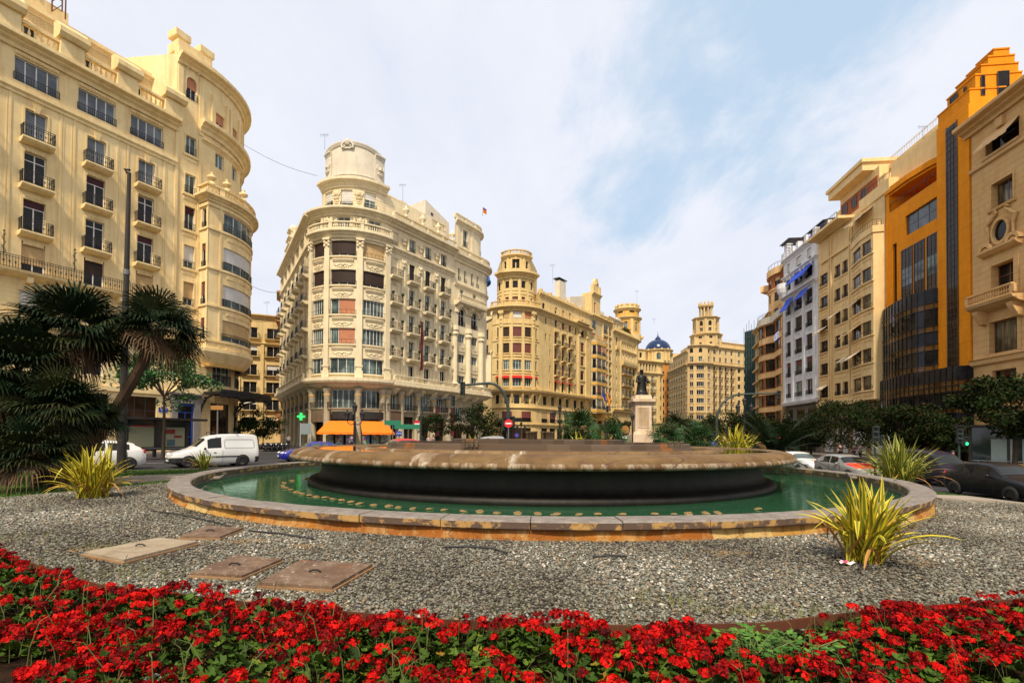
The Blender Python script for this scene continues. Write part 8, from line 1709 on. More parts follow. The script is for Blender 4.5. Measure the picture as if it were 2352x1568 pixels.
# ---------------------------------------------------------------- street furniture
GREENM = iron('grey_green_metal', (.035, .05, .045, 1), .5); LANT = pm('lantern_glass', (.05, .048, .045, 1), .15); POLEM = stucco('dark_painted_steel', (.028, .025, .023, 1), (.045, .04, .036, 1), (.09, .05, .03, 1), .4, None, .5); SIGNB = pm('sign_back', (.16, .16, .16, 1), .5, .3)
def lantern(rt, c, s=1.0):
 m = MB(); m.lathe([(.05, 0), (.16, .05), (.22, .45), (.24, .5), (.26, .52)], c, 6); l = m.build('lantern', IRON if 0 else LANT, rt)
 m = MB(); m.lathe([(.28, .50), (.27, .56), (.15, .72), (.08, .76), (.07, .86), (.02, .95)], c, 8); m.lathe([(.18, -.02), (.17, .06), (.08, .0)], c, 6)
 for k in range(6): a = 2*math.pi*k/6; m.tube([(c[0]+.16*math.cos(a), c[1]+.16*math.sin(a), c[2]+.05), (c[0]+.24*math.cos(a), c[1]+.24*math.sin(a), c[2]+.52)], .014, 4)
 m.build('lantern_cap', IRON, l)
def triple(loc, h, label, s=1.0, yaw=0):
 rt = thing('street_lamp', label, 'street lamp', loc, 'triple lantern street lamps'); x0, y0, z0 = loc; m = MB()
 m.lathe([(.26, 0), (.26, .35), (.2, .4), (.17, .9), (.13, 1.0), (.12, 1.3), (.105, h*.6), (.14, h*.62), (.10, h*.64), (.09, h-1.0), (.11, h-.98), (.05, h-.8)], loc, 10)
 for sg in (-1, 1):
  cx, cy = math.cos(yaw)*sg, math.sin(yaw)*sg; m.tube([(x0, y0, z0+h-1.9), (x0+cx*.3, y0+cy*.3, z0+h-2.1), (x0+cx*.62, y0+cy*.62, z0+h-1.9), (x0+cx*.72, y0+cy*.72, z0+h-1.55)], .045, 6); m.tube([(x0, y0, z0+h-1.5), (x0+cx*.28, y0+cy*.28, z0+h-1.35), (x0+cx*.35, y0+cy*.35, z0+h-1.6), (x0+cx*.2, y0+cy*.2, z0+h-1.75)], .03, 5)
 m.build('post', IRON, rt); lantern(rt, (x0, y0, z0+h-.85))
 for sg in (-1, 1): lantern(rt, (x0+.72*math.cos(yaw)*sg, y0+.72*math.sin(yaw)*sg, z0+h-1.55))
 return rt
for px, py, Y, lb in ((815, 925, 46, 'triple lantern street lamp between the two orange awnings'), (1286, 930, 62, 'triple lantern street lamp left of the round fan palm'), (1710, 912, 52, 'triple lantern street lamp right of the curved signal mast'), (1197, 968, 92, 'small triple lantern lamp before the straw building shutters'), (2053, 940, 50, 'triple lantern street lamp dark against the smoked glass front'), (1812, 950, 74, 'triple lantern lamp before the white building ground floor')):
 p = at(px, py, Y); z0 = road_z(p.x, p.y)+.14; triple((p.x, p.y, z0), p.z-z0, lb)
p = at(1453, 948, 58); rt = thing('street_lamp', 'single lantern lamp post standing in front of the stone pedestal', 'street lamp', (p.x, p.y, 0)); m = MB(); h = p.z
m.lathe([(.22, 0), (.2, .4), (.1, .6), (.07, h*.5), (.1, h*.52), (.06, h-1), (.1, h-.95)], (p.x, p.y, 0), 9); m.build('post', IRON, rt); lantern(rt, (p.x, p.y, h-.9))
# tall bare pole on the lawn
b = atz(279, 1086, .1); tp = at(291, 397, b.y); rt = thing('light_pole', 'tall dark steel pole rising from the lawn in front of the ochre building', 'pole', (b.x, b.y, .1)); m = MB(); H_ = tp.z
m.tube([(b.x, b.y, .05), (b.x, b.y, 1.5), (b.x+.02, b.y, 1.55), (b.x+.04, b.y, H_*.6), (b.x+.05, b.y, H_*.61), (b.x+.08, b.y, H_)], [.19, .17, .15, .12, .11, .075], 12); m.tube([(b.x-.0, b.y, H_), (b.x-.12, b.y, H_+.15), (b.x+.1, b.y, H_+.12)], .06, 6); m.build('shaft', POLEM, rt); m = MB(); m.lathe([(.125, 0), (.13, .02), (.13, .2), (.125, .22)], (b.x+.045, b.y, H_*.66), 12); m.build('band', SIGNB, rt)
# traffic signals
RED_L = pm('red_signal', (.5, .01, .01, 1), .3, emit=(1, .02, .02, 3)); GRN_L = pm('green_signal', (.01, .5, .1, 1), .3, emit=(.02, 1, .25, 3)); OFF_L = pm('unlit_lens', (.02, .02, .02, 1), .3)
def signal(rt, c, yaw=0, lit=None, n=3):
 d = Vector((math.sin(yaw), -math.cos(yaw), 0)); s_ = Vector((d.y, -d.x, 0)); m = MB(); c = Vector(c); m.obox(c, s_*.14, d*.1, (0, 0, .15*n))
 for k in range(n): z = c.z+.3*((n-1)/2-k); q = Vector((c.x, c.y, z+.09))+d*.17; m.obox(q, s_*.12, d*.09, (0, 0, .012))
 o = m.build('signal_head', GREENM, rt)
 for k in range(n):
  q = MB(); z = c.z+.3*((n-1)/2-k); q.ball((c.x+d.x*.1, c.y+d.y*.1, z), .095, 10, 0, (1, 1, 1)); q.build('lens', lit[1] if lit and lit[0] == k else OFF_L, o, True)
def mast(bx, by, Y, ex, ey, label, hpy, yaw=0, r=.1, lit=None, extra=True):
 b = at(bx, by, Y); top = at(bx, hpy, Y); e = at(ex, ey, Y-.5); z0 = road_z(b.x, b.y)+.1; rt = thing('traffic_light', label, 'traffic light', (b.x, b.y, z0)); m = MB(); pts = [(b.x, b.y, z0), (b.x, b.y, z0+(top.z-z0)*.62)]
 for i in range(1, 7): f = i/6; a = f*math.pi/2; w_ = (e.x-b.x)*.42; pts.append((b.x+w_*(1-math.cos(a)), b.y, z0+(top.z-z0)*(.62+.38*math.sin(a))))
 pts.append((e.x, e.y, e.z)); m.tube(pts, [r*1.2, r]+[r*.85-.003*i for i in range(6)]+[r*.55], 8); m.build('mast', GREENM, rt); s = 1 if e.x > b.x else -1
 signal(rt, (e.x, e.y-.05, e.z-.25), yaw, lit); 
 if extra: signal(rt, (b.x-.28, b.y, z0+2.6), .6, None); signal(rt, (b.x+.3, b.y, z0+2.7), -.5, None)
 return rt
mast(1167, 1030, 34, 1063, 884, 'curved mast traffic light reaching left over the road by the no entry sign', 880, -.6, .13)
mast(966, 1030, 44, 1041, 914, 'curved mast traffic light reaching right in front of the cream building', 916, .5, .09, None, False)
mast(1646, 1060, 44, 1788, 902, 'curved mast traffic light reaching right behind the yellow flax plant', 905, -.3, .12, None, False)
mast(1500, 1030, 66, 1395, 935, 'thin curved mast traffic light left of the stone pedestal', 932, 0, .07, None, False)
def sigpost(px, py, Y, hp, label, lit, n=3, two=True):
 b = at(px, py, Y); t_ = at(px, hp, Y); z0 = road_z(b.x, b.y)+.1; rt = thing('traffic_light', label, 'traffic light', (b.x, b.y, z0)); m = MB(); m.lathe([(.09, 0), (.06, .3), (.055, t_.z-z0)], (b.x, b.y, z0), 8); m.build('post', GREENM, rt); signal(rt, (b.x-.05, b.y-.12, t_.z-.4), -.25, None, n)
 if two: signal(rt, (b.x+.28, b.y-.1, t_.z-.75), .35, lit, 2)
sigpost(2010, 1075, 27, 980, 'pedestrian traffic light with two heads right of the wide street tree', None); sigpost(2203, 1080, 31, 986, 'traffic light with a lit green walking figure by the notice board', (1, GRN_L)); sigpost(970, 1030, 45, 1000, 'low traffic light with a green lamp by the small street tree', (0, GRN_L), 2); sigpost(1668, 1060, 60, 985, 'traffic light with a red lamp below the tower building', (0, RED_L))
sigpost(1783, 1060, 66, 995, 'traffic light showing red before the white building', (0, RED_L), 2)
# signs
def disc_sign(px, py, Y, r, label, mats, bar=True, post=True):
 c = at(px, py, Y); z0 = road_z(c.x, c.y)+.1; rt = thing('road_sign', label, 'road sign', (c.x, c.y, z0)); m = MB()
 m.grid([[(c.x+r*q*math.cos(2*math.pi*i/20), c.y+dy, c.z+r*q*math.sin(2*math.pi*i/20)) for i in range(20)] for q, dy in ((1, .03), (1, 0), (.001, 0))], 0, True); m.build('disc', mats[0], rt)
 if bar: m = MB(); m.box(c.x-r*.66, c.x+r*.66, c.y-.012, c.y-.004, c.z-r*.16, c.z+r*.16); m.build('white_bar', mats[1], rt)
 if post: m = MB(); m.lathe([(.035, 0), (.035, c.z-z0)], (c.x, c.y+.06, z0), 7); m.build('post', SIGNB, rt)
REDS = pm('sign_red', (.50, .012, .015, 1), .4); WHS = pm('sign_white', (.75, .75, .75, 1), .4); BLS = pm('sign_blue', (.015, .06, .42, 1), .4); GRS = pm('sign_green', (.012, .16, .085, 1), .45); BRS = pm('sign_brown', (.34, .16, .035, 1), .5); YEL = pm('post_yellow', (.42, .22, .02, 1), .5)
disc_sign(1168, 972, 33.5, .30, 'red no entry road sign on the curved mast post', (REDS, WHS)); disc_sign(958, 973, 50, .38, 'red no entry road sign beside the lower traffic light', (REDS, WHS)); disc_sign(1187, 999, 70, .3, 'small blue no parking sign right of the no entry mast', (BLS, REDS)); disc_sign(1436, 986, 60, .5, 'round brown sign back with a plate left of the pedestal', (BRS, BRS))
def text(s, size, c, mat, parent, yaw=0, ext=.004):
 cu = bpy.data.curves.new('lettering', 'FONT'); cu.body = s; cu.size = size; cu.align_x = 'CENTER'; cu.align_y = 'CENTER'; cu.extrude = ext; cu.materials.append(mat); tmp = bpy.data.objects.new('lettering_curve', cu); COL.objects.link(tmp); bpy.context.view_layer.update(); me = bpy.data.meshes.new_from_object(tmp.evaluated_get(bpy.context.evaluated_depsgraph_get())); bpy.data.objects.remove(tmp); o = bpy.data.objects.new('lettering', me); COL.objects.link(o); o.parent = parent; o.location = Vector(c)-wloc(parent); o.rotation_euler = (R(90), 0, yaw); return o
def board(px0, py0, px1, py1, Y, label, mat, name='direction_sign', cat='sign', txt=None, tm=WHS, posts=1, pmat=SIGNB, thick=.05, ts=.5, foot=True):
 a = at(px0, py0, Y); b_ = at(px1, py1, Y); c = (a+b_)/2; z0 = road_z(c.x, c.y)+.05; rt = thing(name, label, cat, (c.x, c.y, z0)); m = MB(); m.box(min(a.x, b_.x), max(a.x, b_.x), Y-thick, Y, min(a.z, b_.z), max(a.z, b_.z)); m.build('panel', mat, rt)
 h = abs(a.z-b_.z)
 if foot:
  m = MB()
  for x in ((c.x,) if posts == 1 else (min(a.x, b_.x)-.05, max(a.x, b_.x)+.05)): m.lathe([(.06, 0), (.05, max(a.z, b_.z)-z0+.05)], (x, Y+.06, z0), 7)
  m.build('post', pmat, rt)
 if txt: text(txt, h*ts, (c.x, Y-thick-.006, c.z), tm, rt)
 return rt
board(883, 965, 921, 976, 50, 'upper green direction sign before the cream building', GRS); board(906, 974, 969, 985, 49.6, 'long green direction sign below the upper one', GRS); board(910, 990, 923, 1001, 50.5, 'small blue taxi sign on a post in front of the cream building', BLS, 'taxi_sign', 'sign', 'TAXI')
board(691, 972, 712, 997, 47, 'grey back of a two legged street board near the green pharmacy cross', pm('board_grey', (.20, .24, .25, 1), .4), 'street_board', 'board', posts=2, pmat=pm('pale_post', (.35, .36, .38, 1), .4))
board(485, 931, 513, 941, 34.5, 'brown direction sign on a black post before the corner shop', BRS); board(1632, 1013, 1643, 1022, 48, 'small blue parking sign behind the right of the fountain', BLS, 'parking_sign', 'sign', 'P')
B_ = thing('street_name_plaque', 'small blue street name plaque on the ochre building beside the grey doorway', 'plaque', B1PA.P(B1O+11.5, 4.2, .05)); m = MB(); pbox(m, B1PA, B1O+11.15, B1O+11.95, 4.0, 4.42, .02, .05); m.build('plate', BLS, B_)
m = MB(); pbox(m, B1PA, B1O+11.25, B1O+11.85, 4.26, 4.3, .051, .055); pbox(m, B1PA, B1O+11.35, B1O+11.75, 4.12, 4.16, .051, .055); m.build('lettering', WHS, B_)
# pharmacy cross signs
GLOW = pm('green_neon', (.02, .6, .12, 1), .4, emit=(.03, 1, .12, 1.5))
def cross(px, py, Y, s, label):
 c = at(px, py, Y); m = MB(); a, w_ = s*1.15, s*.33
 o_ = [(w_, a), (w_, w_), (a, w_), (a, -w_), (w_, -w_), (w_, -a), (-w_, -a), (-w_, -w_), (-a, -w_), (-a, w_), (-w_, w_), (-w_, a)]
 rt = thing('pharmacy_cross', label, 'sign', tuple(c))
 m.face([(c.x+x, c.y, c.z+z) for x, z in o_]); m.grid([[(c.x+x, c.y, c.z+z) for x, z in o_], [(c.x+x, c.y+.15, c.z+z) for x, z in o_]], 0, True); m.build('lit_face', GLOW, rt)
 m = MB(); m.tube([(c.x+x*1.04, c.y-.02, c.z+z*1.04) for x, z in o_+o_[:1]], .03, 4); m.box(c.x-.05, c.x+.05, c.y+.15, c.y+1.2, c.z-.05, c.z+.05); m.build('casing', IRON, rt)
cross(691, 956, 62.5, .42, 'large lit green pharmacy cross sign on the cream building side'); cross(912, 1014, 60, .28, 'small lit green cross sign in a shop front')
# newspaper kiosks under orange awnings
PAPERS = pm('paper_stack', (.3, .2, .2, 1), .8); t = NT(PAPERS); p = t.pos(); vv = t.n('ShaderNodeTexVoronoi'); t.l(t.map(p, (1, 1, 1.3)), vv.inputs['Vector']); vv.inputs['Scale'].default_value = 5; t.col(t.mix(.55, vv.outputs['Color'], (.03, .03, .035, 1)))
for a, b_, lb in ((B2Q*3.75, B2Q*7.3, 'left orange shop awning on the cream building corner'), (B2Q*8.0, B2Q*11.3, 'right orange shop awning on the cream building corner')):
 rt = thing('shop_awning', lb, 'awning', B2BW.P((a+b_)/2, 3.6, .5)); w_ = awning(rt, B2BW, a, b_, 3.75, 2.3, 1.5, AWN_O, .2, .25, 'cloth')
 m = MB(); k0, k1 = B2BW.us(a, b_)[0], b_
 for u in (a, b_): m.face([B2BW.P(u, 3.75, .2), B2BW.P(u, 2.25, 2.5), B2BW.P(u, 2.2, .2)]) if 0 else m.tube([B2BW.P(u, 2.8, .1), B2BW.P(u, 2.35, 2.45)], .03, 5)
 m.build('arm', IRON, rt)
 rt = thing('magazine_rack', 'rack of colourful magazines under the '+lb.split(' shop')[0], 'magazine rack', B2BW.P((a+b_)/2, 0, .8)); m = MB()
 for i in range(3): u = a+.2+(b_-a)*i/3; pbox(m, B2BW, u, u+(b_-a)*.24, .2, 1.9, .5, .9)
 m.build('rack', PAPERS, rt)
rt = thing('shop_sign', 'dark shop sign boards above the orange awnings', 'sign', B2BW.P(B2Q*4, 4.9, .1)); m = MB(); pbox(m, B2BW, B2Q*8.3, B2Q*11.1, 4.0, 5.0, .02, .2); m.build('board', pm('dark_sign', (.02, .016, .013, 1), .5), rt); m = MB(); pbox(m, B2BW, B2Q*4.3, B2Q*7.0, 4.0, 5.0, .02, .2); m.build('board', MATS['dark_sign'], rt)
# bow end walls in brown cladding beside the awnings
for u0, u1, pa, lb in ((B2O-2.0, B2O+1.2, B2RF, 'brown clad shop fascia on the right of the awnings'), (.3, B2Q*3.0, B2BW, 'brown clad shop fascia on the left of the awnings')):
 rt = thing('shop_fascia', lb, 'shop front', pa.P(max(.1, u0), 4, 0)); m = MB(); pbox(m, pa, max(.1, u0), u1, 3.6, 5.3, -.4, .12); m.build('panel', stucco('brown_cladding', (.16, .10, .065, 1), (.2, .13, .09, 1), (.08, .05, .03, 1)), rt)
# maroon banners
MAR = pm('maroon_banner_cloth', (.13, .018, .022, 1), .8)
for u, z0, z1, w_, d, lb in ((B2O+4.75, 11.5, 18.6, .55, .45, 'long maroon banner hanging between the balconies of the cream building'), (B2O+7.0, 1.9, 6.2, .8, 1.5, 'left maroon banner above the shops of the cream building'), (B2O+10.4, 1.9, 6.2, .8, 1.5, 'right maroon banner above the shops of the cream building')):
 rt = thing('banner', lb, 'banner', B2RF.P(u, z0, d)); m = MB(); rows = [[B2RF.P(u-w_/2+w_*i/4, z1-(z1-z0)*j/10, d+.04*math.sin(j*1.1+i)) for i in range(5)] for j in range(11)]; m.grid(rows); m.build('cloth', MAR, rt)
 m = MB(); m.tube([B2RF.P(u-w_/2-.1, z1+.03, d), B2RF.P(u+w_/2+.1, z1+.03, d)], .035, 6); m.tube([B2RF.P(u, z1+.03, d), B2RF.P(u, z1+.1, 0)], .03, 5); m.build('rod', IRON, rt)
# flags
def flag(base, top, label, bands, droop=1, w_=1.6, h=1.1, dirx=1, stripes=True):
 rt = thing('flag', label, 'flag', tuple(base)); m = MB(); m.tube([base, top], .035, 6); m.ball(top, .07, 6); m.build('flagpole', SIGNB, rt); t_ = Vector(top); m = MB(); nb = len(bands); nx = 10; ny = nb*2
 for j in range(ny):
  q = []
  for jj in (j, j+1): q.append([(t_.x+dirx*w_*(i/nx)*(1-.25*droop), t_.y+.14*math.sin(i*1.3+jj*.3), t_.z-h*jj/ny-droop*.55*w_*(i/nx)+.06*math.sin(i*1.7)) for i in range(nx+1)])
  m.grid(q, j//2)
 me = m.build('cloth', bands, rt); return rt
FY = pm('flag_yellow', (.75, .42, .01, 1), .8); FR_ = pm('flag_red', (.55, .01, .012, 1), .8); FB = pm('flag_blue', (.01, .045, .40, 1), .8); FW = pm('flag_white', (.75, .76, .8, 1), .8); FS = pm('flag_sea_blue', (.02, .06, .36, 1), .8)
a = at(1108, 497, 84); flag(a, a+Vector((.1, 0, 1.6)), 'red yellow and blue flag on the roof turret of the cream building', [FB, FR_, FY, FR_, FY], .9, .8, .95)
a = at(1389, 925, 126); flag(a, a+Vector((.4, -1.2, 3.2)), 'red and yellow flag drooping from the narrow oriel building', [FR_, FY, FY, FR_], 2.4, 2.0, 2.2); a = at(1381, 925, 126); flag(a, a+Vector((.2, -1.2, 3.0)), 'dark blue flag drooping left of the red and yellow one', [FB, FB, FY], 2.2, 1.6, 2.2)
a = Vector((52.6, 92.8, 21.4)); e_ = at(1789, 757, 88); flag(a, e_, 'blue and white striped flag by the edge of the white building', [FS, FW, FS, FW, FS, FW, FS], .8, 1.9, 1.5, -.55)
# little blue letters on the round end of the cream building
rt = thing('roof_sign', 'blue illegible lettering sign round the upper end of the cream building', 'sign', B2RF.P(B2O+21.8, 30.0, .9)); m = MB()
for i in range(7): u = B2O+20.9+i*.62; hh = (.9, .5, .6, .5, .9, .5, .5)[i]; m.lathe([(.2, 0), (.26, hh*.5), (.2, hh)], B2RF.P(u, 29.0, .45), 6); 
m.build('letters', pm('blue_sign_letter', (.02, .12, .42, 1), .5), rt)
# ---------------------------------------------------------------- statue on its pedestal
c = at(1473, 1000, 66); PEDM = stucco('rosy_pedestal_stone', (.62, .48, .34, 1), (.70, .57, .42, 1), (.35, .17, .07, 1), .5, None, .8, 2.0); BRZ = pm('dark_bronze', (.012, .012, .011, 1), .45, .4)
rt = thing('pedestal', 'tall pale stone pedestal with carved panel carrying the dark statue', 'pedestal', (c.x, c.y, 0)); m = MB(); X, Y_ = c.x, c.y; q_ = .86
for h0, h1, w0, w1 in ((0, .5, 2.2, 2.2), (.5, 2.1, 1.95, 1.85), (2.1, 2.4, 1.6, 1.5), (2.4, 5.9, 1.28, 1.24), (5.9, 6.15, 1.35, 1.6), (6.15, 6.5, 1.75, 1.75), (6.5, 7.0, 1.35, 1.2)):
 k = [[(X+sx*w*q_, Y_+sy*w*q_, h*1.08) for sx, sy in ((-1, -1), (1, -1), (1, 1), (-1, 1))] for w, h in ((w0, h0), (w1, h1))]; m.grid(k, 0, True); m.face(k[1])
m.build('block', PEDM, rt)
m = MB(); m.box(X-.7, X+.7, Y_-1.13, Y_-1.0, 3.3, 5.8); m.build('carved_panel', stucco('carved_relief_stone', (.42, .30, .18, 1), (.55, .42, .28, 1), (.25, .14, .07, 1), .6), rt)
m = MB()
for x0, x1, z0, z1 in ((-.8, .8, 5.8, 5.92), (-.8, .8, 3.18, 3.3), (-.8, -.7, 3.3, 5.8), (.7, .8, 3.3, 5.8)): m.box(X+x0, X+x1, Y_-1.17, Y_-1.0, z0, z1)
m.build('panel_frame', PEDM, rt)
rt = thing('statue', 'dark bronze statue in a long robe and cap, seen from behind, on the stone pedestal', 'statue', (X, Y_, 7.56)); m = MB(); n = 20
def ringp(z, rx, ry, ox=0, oy=0, fold=0): return [(X+ox+rx*math.cos(2*math.pi*i/n)*(1+fold*math.sin(i*2.4)), Y_+oy+ry*math.sin(2*math.pi*i/n)*(1+fold*math.sin(i*2.4)), 7.56+z) for i in range(n)]
m.grid([ringp(0, .95, .8), ringp(.18, .95, .8), ringp(.2, .74, .62, 0, 0, .05), ringp(.8, .66, .52, 0, 0, .06), ringp(1.5, .56, .44, .02, 0, .05), ringp(2.1, .58, .42, .02, 0, .03), ringp(2.5, .62, .40, .02), ringp(2.72, .50, .34, .02), ringp(2.82, .22, .2, .02), ringp(2.92, .15, .15, .02), ringp(3.0, .19, .2, .02), ringp(3.2, .23, .24, .02), ringp(3.32, .24, .25, .02), ringp(3.36, .29, .3, .02), ringp(3.46, .27, .28, .02), ringp(3.56, .14, .15, .02), ringp(3.58, .01, .01, .02)], 0, True)
m.build('robed_figure', BRZ, rt, True); m = MB()
m.tube([(X+.55, Y_, 10.16), (X+.78, Y_-.1, 9.56), (X+.95, Y_-.45, 9.31), (X+1.05, Y_-.6, 9.36)], [.17, .19, .15, .07], 8); m.tube([(X-.52, Y_, 10.16), (X-.66, Y_-.2, 9.46), (X-.3, Y_-.55, 9.26)], [.17, .2, .12], 8); m.build('arms', BRZ, rt, True); m = MB(); m.ball((X+.02, Y_-.24, 10.61), .05, 6); m.build('nose', BRZ, rt)
# ---------------------------------------------------------------- bus shelters
SHG = pm('shelter_glass', (.03, .05, .05, 1), .06, spec=.7); MAPP = pm('route_map_paper', (.34, .34, .20, 1), .5); POSTR = pm('poster_red', (.5, .05, .04, 1), .5); POSTB = pm('poster_sky', (.10, .25, .38, 1), .5)
def shelter(p0, p1, z0, label, panels, n_out, h=2.7):
 rt = thing('bus_shelter', label, 'bus shelter', (*(Vector(p0)+Vector(p1))/2, z0)); pa = Path([p0, p1]); L = pa.L; m = MB(); pbox(m, pa, -.5, L+.5, z0+h, z0+h+.16, -.3, 1.5, back=True); m.build('roof', FRAMED, rt)
 for i in range(3): m = MB(); u = .1+(L-.2)*i/2; pbox(m, pa, u-.09, u+.09, z0, z0+h, -.12, .06, back=True); m.build('post', FRAMED, rt)
 m = MB(); m.grid([[pa.P(.2, z0+.5, .0), pa.P(L-.2, z0+.5, .0)], [pa.P(.2, z0+h, .0), pa.P(L-.2, z0+h, .0)]]); m.build('glass_back', SHG, rt)
 for u0, u1, z_0, z_1, mt in panels: m = MB(); pbox(m, pa, u0, u1, z0+z_0, z0+z_1, .01, .05); m.build('poster', mt, rt)
 m = MB(); pbox(m, pa, .4, L-.4, z0+.62, z0+.68, .25, .65, back=True)
 for u in (.7, L-.7): pbox(m, pa, u-.04, u+.04, z0, z0+.62, .35, .5, back=True)
 m.build('bench', RIMM, rt)
a = at(268, 1035, 33.2); b_ = at(432, 1035, 37.6); shelter((a.x, a.y), (b_.x, b_.y), .14, 'dark bus shelter with route maps in front of the ochre building', [(.7, 2.4, .75, 2.2, MAPP), (2.9, 4.5, .75, 2.2, MAPP), (3.0, 3.8, 1.7, 2.05, POSTR), (3.2, 3.8, .8, 1.3, POSTB), (3.7, 4.3, 1.4, 1.6, POSTR), (.8, 2.3, 2.2, 2.3, POSTR)], 1)
WAVE = pm('pale_wavy_panel', (.30, .40, .37, 1), .5); t = NT(WAVE); p = t.pos(); t.col(t.mix(t.ramp(t.noise(t.map(p, (1, 1, 3)), 2.2, 4, .6, 2.5), [(.45, 0), (.5, .5), (.55, 0)]), (.36, .46, .43, 1), (.55, .62, .58, 1)))
a = at(2225, 1060, 39.5); b_ = at(2420, 1060, 35.5); shelter((a.x, a.y), (b_.x, b_.y), -.46, 'dark bus shelter with two pale wavy panels at the right edge', [(1.35, 2.75, .5, 2.35, WAVE), (3.1, 4.6, .5, 2.35, WAVE)], 1, 3.3)
# ---------------------------------------------------------------- wires, aerials
WIRE = pm('overhead_wire', (.02, .02, .022, 1), .7)
for (x0, y0, Y0, x1, y1, Y1), lb in (((552, 328, 57, 729, 404, 66), 'thin cable from the ochre tower to the crown of the cream building'), ((574, 655, 57, 662, 668, 66), 'thin cable across the side street at window height'), ((572, 730, 57, 640, 722, 90), 'upper of two low cables over the side street'), ((572, 736, 57, 640, 727, 90), 'lower of two low cables over the side street')):
 a = at(x0, y0, Y0); b_ = at(x1, y1, Y1); m = MB(); m.tube([a.lerp(b_, i/10)-Vector((0, 0, .5*math.sin(math.pi*i/10))) for i in range(11)], .022, 4); tag(m.build('overhead_cable', WIRE), lb, 'cable')
def aerial(px, py, Y, h, label, w_=.6):
 b = at(px, py, Y); rt = thing('aerial', label, 'aerial', tuple(b)); m = MB(); m.tube([b-Vector((0, 0, 1.2)), b+Vector((0, 0, h))], .02, 4); m.build('mast', WIRE, rt); m = MB(); m.tube([b+Vector((-w_, 0, h*.9)), b+Vector((w_, 0, h*.95))], .016, 4)
 for i in range(6): q = b+Vector((-w_+i*w_/3, 0, h*.9)); m.tube([q-Vector((0, 0, .25)), q+Vector((0, 0, .25))], .013, 4)
 m.build('elements', WIRE, rt)
for a in ((746, 325, 68, 1.0, 'aerial behind the blank crown of the cream building'), (925, 455, 80, 2.4, 'aerial on the cream building roof left of the chimney'), (1269, 640, 118, 3.6, 'tall aerial behind the round turret of the straw building'), (1503, 736, 158, .5, 'thin rod on the round roof tower'), (613, 720, 95, 2.4, 'aerial on the roof of the cream house in the side street'), (1463, 698, 156, 4.5, 'thin mast behind the scalloped roof tower')): aerial(*a)
a = at(2120, 305, 60); aerial(2120, 305, 60, .8, 'small aerial on the beige roof terrace')
# air conditioner lattice mast at the upper left
b = Vector(B1PA.P(B1O+3.6, 40, -3)); rt = thing('antenna_mast', 'lattice antenna mast with panels on the roof of the ochre building', 'antenna', tuple(b)); m = MB()
for dx, dy in ((0, 0), (.9, 0), (.45, .8)): m.tube([b+Vector((dx, dy, -1)), b+Vector((dx, dy, 5))], .06, 5)
for i in range(6): m.tube([b+Vector((0, 0, i*.9-1)), b+Vector((.9, 0, i*.9-.4))], .035, 4); m.tube([b+Vector((.9, 0, i*.9-1)), b+Vector((0, 0, i*.9-.4))], .035, 4)
m.build('lattice', iron('rusty_lattice', (.16, .07, .03, 1)), rt); m = MB(); m.box(b.x+1.0, b.x+1.25, b.y-.3, b.y-.1, b.z, b.z+2.4); m.box(b.x-1.2, b.x-.9, b.y-.3, b.y-.1, b.z, b.z+2.4); m.build('antenna_panel', CREAM3, rt)
# ---------------------------------------------------------------- covers, hoses and litter on the gravel
PLT = stucco('rusty_brown_cover', (.155, .085, .065, 1), (.20, .12, .09, 1), (.06, .03, .022, 1), .6, None, .8, 6); CHK = pm('chequer_plate', (.42, .35, .25, 1), .6, .2); t = NT(CHK); p = t.pos(); t.col(t.mix(t.ramp(t.noise(p, 4, 6, .7), [(.4, 0), (.75, 1)]), (.40, .33, .23, 1), (.25, .17, .10, 1))); t.bump(t.voro(t.map(p, (1, 1, 1)), 22), .6, .01); t = NT(PLT); p = t.pos(); k = t.mix(t.ramp(t.noise(p, 3.2, 8, .75), [(.42, 0), (.62, 1)]), (.125, .075, .05, 1), (.21, .145, .098, 1)); k = t.mix(t.ramp(t.noise(p, 13, 4, .7), [(.60, 0), (.66, .85)]), k, (.42, .36, .30, 1)); t.col(t.mix(t.ramp(t.noise(p, 2.1, 6, .7), [(.60, 0), (.68, .9)]), k, (.30, .11, .035, 1)))
def cover(pts, z, label, mat, th=.05, frame=True, tilt=0):
 P4 = [atz(x, y, z+.1) for x, y in pts]; c = sum((q for q in P4), Vector((0, 0, 0)))/4; rt = thing('inspection_cover', label, 'cover', (c.x, c.y, .13)); m = MB(); zt = .192+th*.4
 up_ = [(q.x, q.y, zt+(tilt if i < 2 else 0)) for i, q in enumerate(P4)]; dn = [(x, y, z_-th) for x, y, z_ in up_]; m.face(up_); m.grid([dn, up_], 0, True); m.build('plate', mat, rt)
 if frame:
  m = MB(); o = [(c.x+(q.x-c.x)*1.05, c.y+(q.y-c.y)*1.05, .176) for q in P4]; d2 = [(x, y, .08) for x, y, _ in o]; m.face(o); m.grid([d2, o], 0, True); m.build('frame', stucco('concrete_frame', (.30, .17, .08, 1), (.38, .24, .12, 1), (.15, .07, .03, 1), .5) if 'concrete_frame' not in MATS else MATS['concrete_frame'], rt)
 m = MB(); h = (Vector(up_[0])+Vector(up_[2]))/2+Vector((-.12, 0, .008)); m.tube([h, h+Vector((.04, .0, .02)), h+Vector((.10, 0, .02)), h+Vector((.14, 0, 0))], .010, 5); m.build('lifting_ring', IRON, rt)
